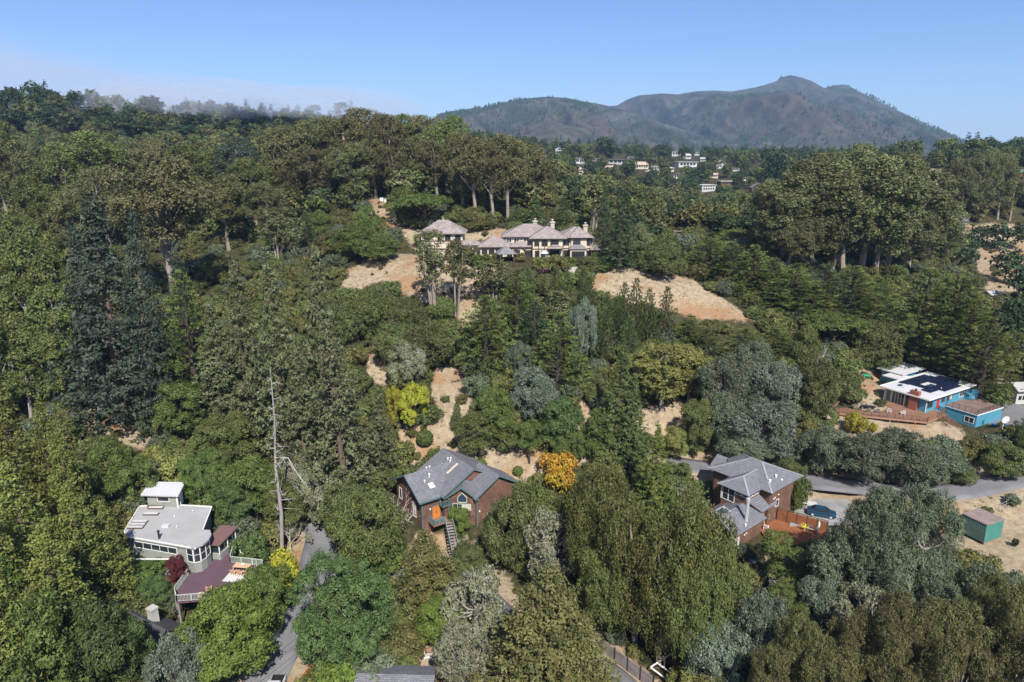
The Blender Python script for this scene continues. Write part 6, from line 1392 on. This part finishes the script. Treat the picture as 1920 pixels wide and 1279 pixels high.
gr = thing('mansion_garage', 'cream garage building with hipped lilac grey roof left of the mansion', 'garage', (0, 0, 0)); m = MB(); m.box(-25, -13.6, 188.8, 197.5, 71, 78.9); m.obj('wall', CREAM, gr); m = MB(); hip(m, -25, -13.6, 188.8, 197.5, 79, 82.3, .9, .2); m.obj('roof', RM, gr)
m = MB(); [m.box(-25, -13.6, 188.7, 188.8, z, z + .3) for z in (74.6, 76.8)]; m.obj('timber_frame', TIMB, gr); [window(gr, (x, 188.8, z), (1, 0), 1.4, 1.3, 2, 1, TIMB) for x in (-24.2, -18.4, -15.6) for z in (77.2, 73.0)]; m = MB(); m.lathe([(.1, 0), (.05, .8), (.02, 1.2)], (-19.3, 193, 82.2), 7); m.obj('finial', WHT, gr)
P = hit(949, 489); gb = thing('gazebo', 'small open gazebo with pointed grey roof below the mansion', 'gazebo', tuple(P), .15); m = MB(); hip(m, -2.0, 2.0, -2.0, 2.0, 2.1, 4.1, .6, .15); m.obj('roof', mat('slate_roof', (.24, .235, .24), .8, .2, 1, pattern=('roof', .4, .35, .7, .04)), gb)
for x in (-1.8, 1.8):
    for y in (-1.8, 1.8): m = MB(); m.box(x - .12, x + .12, y - .12, y + .12, -.5, 2.15); m.obj('post', TIMB, gb)
P = hit(1023, 490); stt = thing('white_statue', 'white umbrella shaped figure on a pedestal on the mansion lawn', 'statue', tuple(P)); m = MB(); m.lathe([(.35, 0), (.3, .9), (.25, 1.0)], (0, 0, 0), 9); m.obj('pedestal', WHT, stt); m = MB(); m.lathe([(.18, 1.0), (.28, 1.4), (.16, 1.8), (.13, 2.0), (.15, 2.2), (0, 2.35)], (0, 0, 0), 9); m.lathe([(1.1, 2.2), (.7, 2.6), (.2, 2.8), (0, 2.85)], (-.35, 0, 0), 11); m.obj('figure', WHT, stt)
tw = thing('terrace_wall', 'pale stone terrace wall below the mansion garden', 'wall', (0, 0, 0)); pts = [hit(x, y) for x, y in ((1010, 508), (1050, 512), (1090, 510), (1118, 505), (1150, 500))]
for a, b in zip(pts[:-1], pts[1:]): m = MB(); m.bar(Vector(a) + Vector((0, 0, .4)), Vector(b) + Vector((0, 0, .4)), .5, 2.0); m.obj('wall_section', mat('pale_stone', (.5, .46, .4)), tw)
la = MB(); q = hit(1060, 496); la.lathe([(0, .0), (6, -.0), (6.2, -.3)], (0, 0, .15), 18); o = la.obj('lawn', MATS['lawn_green']); o.location = tuple(q); o['kind'] = 'structure'
wb = None
for i, (x, y) in enumerate(((716, 377), (724, 379), (732, 380), (740, 380))):
    P = hit(x, y); lb = ('leftmost', 'second', 'third', 'rightmost')[i] + ' white wooden box in the row at the top of the dirt path'
    if wb is None: wb = thing('garden_box', lb, 'box', tuple(P), .1, 'white boxes by the dirt path'); m = MB(); m.box(-.55, .55, -.4, .4, 0, 1.0); m.obj('case', WHT, wb); m = MB(); m.box(-.6, .6, -.45, .45, 1.0, 1.12); m.obj('lid', WHT, wb)
    else: dup(wb, tuple(P), label=lb)

# ================================================================== far houses
def far_house(x, y, wpx, hpx, label, wallm, roofm, rz=0, roof='flat', storeys=1, nwin=4):
    P = hit(x, y + hpx / 2); _, _, dp = proj(P); s = dp / FPX; W2 = wpx * s / 2; hh = max(2.6, hpx * s * .8); z0 = P[2] + max(0, (hpx * s - hh) * .3)
    t = thing('hillside_house', label, 'house', (P[0], P[1], z0), rz); D2 = W2 * .7; m = MB(); m.box(-W2, W2, -D2, D2, -6, hh); m.obj('wall', wallm, t)
    m = MB()
    if roof == 'flat': m.box(-W2 * 1.12, W2 * 1.12, -D2 * 1.15, D2 * 1.15, hh, hh + .35)
    elif roof == 'gable': gable(m, -W2, W2, -D2, D2, hh, hh + D2 * .55, 'x', .6, .25)
    elif roof == 'front': gable(m, -W2, W2, -D2, D2, hh, hh + W2 * .6, 'y', .6, .25)
    else: hip(m, -W2, W2, -D2, D2, hh, hh + D2 * .55, .8, .25)
    m.obj('roof', roofm, t)
    for k in range(nwin):
        for sfl in range(storeys):
            g = MB(); x0 = -W2 * .88 + k * W2 * 1.76 / nwin; zz = hh * (.25 + .5 * sfl) if storeys > 1 else hh * .32; g.box(x0 + W2 * .06, x0 + W2 * 1.5 / nwin, -D2 - .08, -D2 + .05, zz, zz + hh * (.5 if storeys == 1 else .28)); g.obj('window', GL, t)
    return t
FH = [(1022, 296, 10, 6, 'tiny pale house left of the village, first beside the grove', VW, LGR, 'flat'), (1062, 296, 12, 6, 'tiny white house between two village trees on the left', VW, BLUR, 'gable'), (1118, 300, 14, 6, 'small white flat house right of the wide windowed one', VW, LGR, 'flat'), (1142, 316, 14, 7, 'small brown house under the long dark roofed one', SHD, CTAN, 'gable'), (1180, 296, 12, 6, 'small grey house above the reddish roofed one', CON, RG, 'flat'), (1246, 303, 14, 6, 'small pale bungalow between the cube house and the wide modern one', CREAM, LGR, 'flat'), (1306, 288, 12, 6, 'small white house right of the gabled pair', VW, BLUR, 'flat'), (1320, 300, 14, 6, 'small grey house right of the wide modern one', CON, LGR, 'gable'), (1256, 318, 12, 7, 'tiny tan house below the pale bungalow', CREAM, CTAN, 'hip'), (1300, 324, 14, 6, 'small white house under the wide modern one', VW, LGR, 'flat'), (1338, 330, 14, 7, 'small cream house above the two storey white one', CREAM, CTAN, 'gable'), (1380, 318, 12, 6, 'small white house among the dark trees on the right of the village', VW, RG, 'flat'), (1112, 334, 14, 8, 'small grey house low on the village hill', CON, RG, 'gable'), (1206, 340, 14, 7, 'small white house low in the middle of the village', VW, BLUR, 'hip'), (1395, 335, 12, 6, 'tiny pale house left of the brown gabled one', CREAM, LGR, 'flat'), (204, 188, 22, 8, 'small white gabled house on the left ridge', VW, BLUR, 'gable'), (250, 198, 26, 7, 'low pale roofed house on the left ridge below the skyline trees', CON, BLUR, 'flat'), (317, 208, 18, 6, 'pale house near the dead white trees on the left ridge', CREAM, LGR, 'flat'), (182, 190, 12, 6, 'tiny white house left of the gabled one on the ridge', VW, LGR, 'flat'), (533, 205, 12, 6, 'pale house half lost in the fog on the ridge', CON, BLUR, 'flat'),
      (1047, 285, 14, 9, 'small white house nearest the eucalyptus grove in the village', VW, BLUR, 'front'), (1089, 301, 24, 11, 'white house with wide windows in the village', VW, LGR, 'flat'), (1083, 322, 22, 12, 'cream house with tan roof below the white one', CREAM, CTAN, 'hip'), (1158, 303, 44, 9, 'long dark roofed modern house in the village', CON, RG, 'flat'), (1200, 312, 26, 9, 'reddish roofed house right of the long dark roofed one', CREAM, CTAN, 'gable'),
      (1228, 315, 14, 8, 'small white cube house in the village', VW, BLUR, 'flat'), (1268, 288, 16, 10, 'highest white house of the village', VW, LGR, 'flat'), (1288, 294, 12, 8, 'white gabled house beside the highest one', VW, BLUR, 'gable'), (1284, 308, 36, 10, 'wide white modern house in the middle of the village', BLUR, BLUR, 'flat'), (1350, 310, 16, 12, 'white house among dark trees right of the wide modern one', VW, LGR, 'front'),
      (1270, 335, 14, 18, 'narrow two storey white house with dark roof', VW, RG, 'front'), (1322, 352, 30, 13, 'white two storey house with balconies', VW, BLUR, 'flat'), (1360, 343, 26, 7, 'low dark house above the brown gabled one', SHD, CON, 'flat'), (1420, 355, 26, 12, 'brown timber gabled house with grey roof', SH, RG, 'front'), (1312, 376, 22, 8, 'pale roofed house half hidden in trees', CON, LGR, 'flat'), (1306, 391, 12, 8, 'tiny white house below the pale roofed one', VW, BLUR, 'gable'),
      (1222, 325, 22, 8, 'tan roofed house on the slope', CREAM, CTAN, 'hip'), (1785, 418, 38, 12, 'grey roofed bungalow below the dark eucalyptus clump', CON, RG, 'gable'), (1908, 330, 26, 20, 'red barn like house at the right edge', mat('barn_red', (.26, .05, .045), .8, .2, 1), mat('green_roof', (.12, .22, .18), .7, .1, 1), 'gable'), (1856, 558, 22, 14, 'small grey gabled roof among trees at the right', CON, LGR, 'gable'), (1912, 735, 46, 34, 'white house with grey roof at the right edge behind the drive', VW, LGR, 'gable'), (1735, 296, 26, 8, 'dark roofed house on the crest left of the tan hill', SHD, RG, 'flat')]
for i, (x, y, w_, h_, lb, a, b, rf_) in enumerate(FH): far_house(x, y, w_, h_, lb, a, b, R((i * 37) % 50 - 25), rf_, 2 if h_ > 11 else 1, 3 if w_ < 25 else 5)
# ================================================================== vehicles
def car(name, label, loc, rz, paint, pitch=0, suv=False, pickup=False, cat='car'):
    t = thing(name, label, cat, loc, rz); t.rotation_euler = (0, pitch, rz); L, W = (4.9, 1.9) if suv or pickup else (4.5, 1.8)
    # longitudinal profile: x, half width low, z of shoulder
    pr = [(-L / 2, .62, .35, .62), (-L / 2 + .08, .8, .28, .82), (-L / 2 + .7, .88, .22, .92), (-.6, .92, .2, .95), (.7, .92, .2, .97), (L / 2 - .55, .88, .22, .98), (L / 2 - .06, .8, .3, .92), (L / 2, .66, .4, .7)]
    V = []; F = []
    for x, hw, zl, zs in pr:
        k = W / 1.8; V += [(x, -hw * k, zl), (x, -hw * k * 1.02, (zl + zs) / 2), (x, -hw * k * .95, zs), (x, hw * k * .95, zs), (x, hw * k * 1.02, (zl + zs) / 2), (x, hw * k, zl)]
    n = len(pr)
    for i in range(n - 1):
        for j in range(6): a = i * 6 + j; b = i * 6 + (j + 1) % 6; F.append((a, b, b + 6, a + 6))
    F += [(0, 1, 2, 3, 4, 5)[::-1], tuple((n - 1) * 6 + j for j in range(6))]
    me = bpy.data.meshes.new('body'); me.from_pydata(V, [], F); me.materials.append(paint); b = inst('body', me, t); bv = b.modifiers.new('b', 'BEVEL'); bv.width = .06; bv.segments = 2
    hgt = 1.75 if suv or pickup else 1.45; x0, x1, a0, a1 = (-1.2, L / 2 - .25, -.45, L / 2 - .7) if suv else ((-1.1, .6, -.45, .45) if pickup else (-1.25, 1.75, -.5, 1.05)); k = W / 1.8
    c = MB(); lo = [(x0, -.84 * k, .93), (x1, -.84 * k, .93), (x1, .84 * k, .93), (x0, .84 * k, .93)]; hi = [(a0, -.66 * k, hgt), (a1, -.66 * k, hgt), (a1, .66 * k, hgt), (a0, .66 * k, hgt)]
    c.add(lo + hi, [(0, 1, 5, 4), (1, 2, 6, 5), (2, 3, 7, 6), (3, 0, 4, 7)]); c.obj('windows', GL, t)
    r = MB(); r.prism([(p[0], p[1]) for p in hi], hgt - .03, hgt + .04)
    for p, q in zip(lo, hi): r.bar(p, q, .08)
    mx = ((lo[0][0] + lo[1][0]) / 2, (a0 + a1) / 2)
    for s in (-1, 1): r.bar((mx[0], .84 * k * s, .93), (mx[1], .66 * k * s, hgt), .09)
    r.obj('roof', paint, t)
    if pickup: m = MB(); m.box(.85, L / 2 - .1, -.75, .75, .75, .985); m.obj('bed', BLK, t)
    for x in (-L / 2 + .85, L / 2 - .85):
        for s in (-1, 1):
            m = MB(); m.tube([(x, s * .7 * k, .33), (x, s * .93 * k, .33)], .33, 14); w_ = m.obj('wheel', BLK, t); m = MB(); m.tube([(x, s * .92 * k, .33), (x, s * .945 * k, .33)], .2, 10); m.obj('rim', MET, w_)
    for s in (-1, 1): m = MB(); m.box(-L / 2 - .01, -L / 2 + .12, s * .62 - .16, s * .62 + .16, .6, .76); m.obj('headlight', MET, t); m = MB(); m.box(L / 2 - .1, L / 2 + .01, s * .62 - .13, s * .62 + .13, .65, .82); m.obj('tail_light', REDP, t)
    return t
PB_ = mat('dark_blue_paint', (.012, .045, .085), .18, .05, 1, spec=.7); PS = mat('silver_paint', (.42, .44, .46), .25, .05, 1, spec=.7); PK = mat('black_paint', (.02, .022, .03), .2, .05, 1, spec=.7); PT_ = mat('pale_blue_paint', (.16, .22, .28), .25, .05, 1, spec=.6)
P = atZ(1540, 966, 41.65); car('parked_car', 'dark blue car parked behind the tall red fence', (P[0], P[1], gz(P[0], P[1]) + .02), R(158), PB_)
dvw = MB(); o = None
pts = [tuple(atZ(x, y, 41.6)[:2]) for x, y in ((1480, 985), (1600, 985), (1620, 945), (1610, 915), (1500, 905), (1496, 940))]; dvw.prism(pts[::-1], 41.2, 41.62); o = dvw.obj('parking_pad', mat('pad_asphalt', (.24, .235, .23), .85, .3, .4)); o['kind'] = 'structure'
sg = thing('concrete_slab', 'white concrete slab on the parking pad beside the blue car', 'slab', tuple(atZ(1514, 943, 41.65)), R(-18)); m = MB(); m.box(-1.5, 1.5, -.6, .6, -.1, .1); m.obj('slab', VW, sg)
q = ROADW[0][1]
def on_road(i, off): a = q[i]; b = q[i + 1]; d = np.array(b) - a; n_ = np.array((-d[1], d[0])) / np.hypot(d[0], d[1]); return (a[0] + n_[0] * off, a[1] + n_[1] * off, a[2] + .08), math.atan2(d[1], d[0]), -math.asin(d[2] / np.linalg.norm(d))
def near(x, y):
    P = hit(x, y); return int(np.argmin(np.hypot(q[:-1, 0] - P[0], q[:-1, 1] - P[1])))
for x, y, off, pt, lb, kw in ((520, 1200, 2.0, PT_, 'dark car in the shade at the left side of the lower road', {}), (485, 1232, 2.1, PK, 'shaded dark blue car nearest the power lines on the lower road', {}), (540, 1306, -1.9, PS, 'silver pickup truck at the bottom edge by the orange fence', dict(pickup=True, cat='truck'))):
    loc, rz, pi_ = on_road(near(x, y), off); car('pickup_truck' if kw else 'parked_car', lb, loc, rz, pt, 0, **kw)
# ================================================================== container, tractor
P = hit(1846, 1012); ct = thing('storage_container', 'green corrugated storage container with rusty lid on the dirt yard', 'container', (P[0], P[1] + 1.2, P[2] + .25), R(24))
m = MB(); L2, W2, Hh = 2.1, 1.9, 3.1
def corr(m, x0, x1, y, n, face):
    for k in range(n):
        z0 = .1 + (Hh - .2) * k / n; z1 = .1 + (Hh - .2) * (k + .55) / n
        if face == 'y': m.box(x0, x1, y - .05, y, z0, z1)
        else: m.box(y - .05, y, x0, x1, z0, z1)
m.box(-L2, L2, -W2, W2, 0, Hh); m.obj('body', GTEAL, ct); m = MB(); corr(m, -L2, L2, -W2, 14, 'y'); m.obj('front_corrugation', GTEAL, ct); m = MB(); corr(m, -W2, W2, -L2, 1, 'x')
for k in range(12): y0 = -W2 + k * W2 / 6; m.box(-L2 - .05, -L2, y0, y0 + W2 / 12, .1, Hh - .1)
m.obj('side_corrugation', mat('side_green_grey', (.12, .20, .165), .6, .2, .8), ct); m = MB(); m.box(-L2 - .1, L2 + .1, -W2 - .1, W2 + .1, Hh, Hh + .12); m.obj('lid', RUST, ct)  # side ribs get a greyer green than the front
for x, y in ((-L2 + .2, -W2 + .2), (L2 - .2, -W2 + .2), (-L2 + .2, W2 - .2), (L2 - .2, W2 - .2)): m = MB(); m.box(x - .12, x + .12, y - .12, y + .12, -.5, 0); m.obj('foot', TIMB, ct)
P = hit(1790, 1064); tr_ = thing('blue_tractor', 'small blue tractor half hidden in the trees below the green container', 'tractor', tuple(P), R(30)); m = MB(); m.box(-1.3, .4, -.35, .35, .6, 1.2); m.obj('bonnet', BLP, tr_); m = MB(); m.box(.3, 1.2, -.45, .45, .7, 1.0); m.box(.9, 1.2, -.3, .3, 1.0, 1.6); m.obj('seat', BLK, tr_)
for x, r in ((-.9, .4), (.8, .75)):
    for s in (-1, 1): m = MB(); m.tube([(x, s * .5, r), (x, s * .85, r)], r, 14); m.obj('wheel', BLK, tr_)
m = MB(); m.tube([(.1, 0, 1.2), (.35, 0, 1.55)], .03, 5); m.obj('steering_column', BLK, tr_)
# ================================================================== snag, poles, wires
def pole_thing(name, label, cat, x, ytop, ybase, r0, r1, m_, lean=0, extra=None):
    P = hit(x, ybase); h = atY(x, ytop, P[1])[2] - P[2]; t = thing(name, label, cat, tuple(P)); m = MB(); kk = .38 if cat == 'dead tree' else 0; m.tube([(0, 0, -1), (lean * .25 + kk, 0, h * .25), (lean * .5 - kk * .6, kk, h * .5), (lean * .75 + kk * .5, 0, h * .75), (lean, 0, h)], [r0, r0 * .8 + r1 * .2, (r0 + r1) / 2, r0 * .25 + r1 * .75, r1], 9); m.obj('trunk' if cat == 'dead tree' else 'pole', m_, t)
    if extra: extra(t, h, lean)
    return t, P, h
def snag_br(t, h, lean):
    rr = np.random.default_rng(3)
    for k in range(30):
        z = h * (.25 + .72 * (k / 29)); a = k * 2.1 + rr.normal() * .8; L_ = rr.uniform(.5, 1.0) * (3.0 if k % 3 == 0 else 1.5) * (1.25 - .6 * k / 29); d = Vector((math.cos(a), math.sin(a), 0)); p = Vector((lean * z / h, 0, z)); m = MB()
        m.tube([p, p + d * L_ * .6 + Vector((0, 0, rr.uniform(-.05, .3) * L_)), p + d * L_ + Vector((0, 0, rr.uniform(-.7, .35) * L_))], [.09, .06, .025], 4); 
        for _ in range(3): e = p + d * L_ * rr.uniform(.4, .9); m.tube([e, e + Vector(tuple(rr.normal(size=3) * .35 * L_))], [.045, .015], 3)
        m.obj('branch', BARK['grey'], t)
    p = Vector((lean * .55, 0, h * .55)); m = MB()   # one long broken limb sweeping down to the right
    m.tube([p, p + Vector((2.0, -.3, .1)), p + Vector((2.8, -.5, -1.5)), p + Vector((4.2, -.6, -4.2))], [.1, .08, .06, .03], 5)
    for k in range(8): s = 1.8 + k * .3; b_ = p + Vector((s, -.4, -.5 - k * .42)); m.tube([b_, b_ + Vector((.9, 0, -.9 - .1 * k))], [.035, .012], 3)
    m.obj('broken_limb', BARK['white'], t)
pole_thing('dead_snag', 'tall bare grey dead trunk with short broken branches at left centre', 'dead tree', 528, 690, 1048, .33, .05, BARK['grey'], 1.15, snag_br)
pole_thing('wooden_post', 'short dark wooden post standing by the lane between the two oaks', 'post', 913, 1057, 1084, .16, .14, TIMB)
def xarm(t, h, lean):
    for z in (h - .3, h - 1.1): m = MB(); m.bar((-1.1, 0, z), (1.1, 0, z), .12); m.obj('crossarm', GREYW, t)
    for x in (-1, -.4, .4, 1): m = MB(); m.lathe([(.05, 0), (.08, .2), (0, .25)], (x, 0, h - .24), 6); m.obj('insulator', WHT, t)
pole_thing('utility_pole', 'utility pole with white crossarms right of the mansion', 'utility pole', 1212, 438, 475, .14, .1, GREYW, 0, xarm); pole_thing('utility_pole', 'dark utility pole just right of the white crossarmed one', 'utility pole', 1268, 432, 470, .14, .1, TIMB, 0, xarm)
w_ = thing('power_line', 'thin black power lines crossing above the lower road', 'power line', (0, 0, 0))
a0 = Vector(atY(527, 1010, hit(527, 1052)[1])); pts_ = [(atY(415, 1330, 62), atY(700, 1085, 88)), (atY(395, 1300, 62), atY(640, 1120, 84)), (atY(480, 1330, 60), atY(850, 1085, 90))]
for a, b in pts_:
    a, b = Vector(a), Vector(b); m = MB(); m.tube([a.lerp(b, s) - Vector((0, 0, 1.2 * 4 * s * (1 - s))) for s in np.linspace(0, 1, 9)], .025, 4); m.obj('wire', BLK, w_)
# ================================================================== signs, mailboxes, bench, fences, roof at the bottom edge
def sign(label, x, y, ytop, parts):
    P = hit(x, y); h = atY(x, ytop, P[1])[2] - P[2]; t = thing('road_sign', label, 'sign', tuple(P), R(-8)); m = MB(); m.box(-.04, .04, -.04, .04, -.3, h); m.obj('post', parts[0], t)
    for nm, sh_, w2, z, mt in parts[1:]:
        m = MB()
        if sh_ == 'd': m.add([(0, -.06, h - z - w2), (w2, -.06, h - z), (0, -.06, h - z + w2), (-w2, -.06, h - z), (0, -.04, h - z - w2), (w2, -.04, h - z), (0, -.04, h - z + w2), (-w2, -.04, h - z)], [(0, 1, 2, 3), (7, 6, 5, 4), (0, 4, 5, 1), (1, 5, 6, 2), (2, 6, 7, 3), (3, 7, 4, 0)])
        else: m.box(-w2, w2, -.06, -.04, h - z - w2 * sh_, h - z + w2 * sh_)
        m.obj(nm, mt, t)
SBL = mat('sign_blue', (.03, .17, .50), .5, .05, 1); SYE = mat('sign_yellow', (.65, .32, .03), .5, .05, 1)
sign('yellow diamond warning sign above a pale blue plate, left of the hedge', 660, 1034, 1013, [TIMB, ('warning_plate', 'd', .42, .3, SYE), ('plate', 1.0, .26, 1.05, mat('sign_pale', (.35, .45, .60), .5))])
sign('blue street sign on a green post right of the yellow diamond sign', 683, 1046, 1020, [mat('green_post', (.05, .22, .16), .6), ('plate', .7, .42, .35, SBL), ('small_plate', .4, .28, .8, WHT)])
for i, (x, y) in enumerate(((757, 1062), (763, 1062))):
    P = hit(x, y); mbx = thing('mailbox', ('dark mailbox at the roadside below the hedge, left one', 'dark mailbox at the roadside below the hedge, right one')[i], 'mailbox', tuple(P), .1); m = MB(); m.box(-.05, .05, -.05, .05, -.2, 1.0); m.obj('post', TIMB, mbx); m = MB(); m.tube([(0, -.28, 1.12), (0, .28, 1.12)], .15, 8); m.obj('box', CON if i else BLK, mbx)
P = hit(809, 1232); bn = thing('wooden_bench', 'wide old wooden bench with pale frame on the dry lawn at the bottom', 'bench', (P[0], P[1], P[2]), R(6))
for j in range(3): m = MB(); m.box(-.85, .85, .28, .32, .5 + j * .2, .66 + j * .2); m.obj('back_slat', mat('brown_slat', (.30, .16, .12), .8, .2, 1), bn)
for j in range(3): m = MB(); m.box(-.85, .85, -.28 + j * .18, -.13 + j * .18, .42, .46); m.obj('seat_slat', CON, bn)
for s in (-1, 1): m = MB(); m.box(s * .9 - .04, s * .9 + .04, -.3, .34, 0, .6); m.box(s * .9 - .04, s * .9 + .04, .26, .34, 0, 1.1); m.obj('side_frame', WHT, bn)
m = MB(); m.box(-.85, .85, -.34, -.3, .1, .4); m.obj('front_rail', WHT, bn)
lgs = thing('timber_edging', 'old railway sleeper lying at the edge of the dry lawn', 'timber', tuple(hit(776, 1250)), R(-35)); m = MB(); m.bar((-1.2, 0, .12), (1.2, 0, .12), .25, .22); m.obj('sleeper', GREYW, lgs)
P = atZ(742, 1262, 40.5); rfb = thing('cottage', 'low building whose grey shingle roof just shows at the bottom edge', 'house', (P[0], P[1] + .1, 0), R(-2)); m = MB(); gable(m, -4.4, 4.4, -3, 2.4, 39.3, 40.5, 'x', .4, .2, .3); m.obj('roof', RG, rfb); m = MB(); gwall(m, -4.3, 4.3, -2.8, 2.2, 35.5, 39.1, 40.2, 'x'); m.obj('wall', SHD, rfb)
# weathered retaining fence
fr = thing('retaining_fence', 'weathered grey plank retaining wall with dark steel posts, bottom right of centre', 'fence', (0, 0, 0)); FA = [Vector(hit(x, y)) for x, y in ((1108, 1205), (1130, 1222), (1152, 1240), (1176, 1258), (1200, 1276), (1224, 1294))]
for i, p in enumerate(FA): m = MB(); m.bar(p + Vector((0, 0, -.5)), p + Vector((0, 0, 2.1)), .14); m.obj('post', BLK, fr)
for a, b in zip(FA[:-1], FA[1:]):
    for j in range(5): m = MB(); m.bar(a.lerp(b, .05) + Vector((0, .02 * (j % 2), .2 + j * .38)), b.lerp(a, .05) + Vector((0, .02 * (j % 2), .2 + j * .38)), .07, .36); m.obj('plank', GREYW, fr)
of = thing('orange_fence', 'orange board fence beside the silver pickup at the bottom', 'fence', (0, 0, 0)); FA = [Vector(hit(x, y)) for x, y in ((590, 1262), (575, 1281), (560, 1300), (545, 1320))]
for a, b in zip(FA[:-1], FA[1:]):
    for j in range(6): p = a.lerp(b, j / 6); q_ = a.lerp(b, (j + .9) / 6); m = MB(); m.bar(p + Vector((0, 0, .9)), q_ + Vector((0, 0, .9)), .05, 1.8); m.obj('board', mat('orange_boards', (.38, .15, .05), .7, .2, 1), of)
for p in FA: m = MB(); m.bar(p, p + Vector((0, 0, 1.95)), .13); m.obj('post', ORW, of)
wf = thing('fallen_timbers', 'collapsed white timber frame lying under the weeping trees at the bottom', 'frame', tuple(hit(1246, 1258)), R(15)); 
for p, q_ in (((-2, 0, 1.0), (1.2, .6, 1.9)), ((1.2, .6, 1.9), (2.0, -.4, .6)), ((-2, 0, 1.0), (-.6, -1.2, .1)), ((.1, .3, 1.6), (.1, .3, 0)), ((-1.0, .2, 1.3), (.8, -1.3, .1))): m = MB(); m.bar(p, q_, .16, .1); m.obj('beam', WHT, wf)
P = hit(1650, 1300); sd_ = thing('white_canopy', 'scrap of white canopy showing through the trees at the bottom edge', 'canopy', (P[0], P[1], P[2] + 5.5)); m = MB(); m.lathe([(1.4, 0), (.9, .5), (.2, .8), (0, .85)], (0, 0, 0), 9); m.obj('cloth', WHT, sd_)
P = hit(322, 862); sb = thing('garden_shed', 'grey shed roof among the yellow shrubs above the white tower', 'shed', tuple(P), R(-8)); m = MB(); m.box(-2.2, 2.2, -.8, .8, -1, 1.5); m.obj('wall', CON, sb); m = MB(); m.slab([(-2.5, -1.1, 1.5), (2.5, -1.1, 1.5), (2.5, 1.1, 1.9), (-2.5, 1.1, 1.9)], .12); m.obj('roof', RG, sb)
# wire fence by the container
wf2 = thing('wire_fence', 'thin post and wire fence right of the green container', 'fence', (0, 0, 0)); FA = [Vector(hit(x, y)) for x, y in ((1872, 958), (1885, 952), (1900, 946), (1918, 940))]
for p in FA: m = MB(); m.bar(p, p + Vector((0, 0, 1.3)), .07); m.obj('post', GREYW, wf2)
for a, b in zip(FA[:-1], FA[1:]): m = MB(); [m.bar(a + Vector((0, 0, z)), b + Vector((0, 0, z)), .03) for z in (.6, 1.2)]; m.obj('wire', MET, wf2)
for i, (x, y, lb) in enumerate(((318, 208, 'bleached dead tree on the left ridge, near the pale house'), (325, 212, 'smaller bleached dead tree on the left ridge beside the first'), (397, 222, 'bleached leaning dead tree on the ridge near the fog'), (118, 190, 'greyish bare tree on the left skyline'))):
    tree('V', x, y - 24, y, 14, lb, None)
for x, y0, y1, wd_, lb in ((60, 660, 770, 70, 'leaning leafless pale tree on the far left slope'), (545, 960, 1035, 60, 'pale leafless limbs arching over the bend of the road'), (600, 850, 930, 60, 'pale broken twigs hanging right of the dead snag')): tree('V', x, y0, y1, wd_, lb, None)
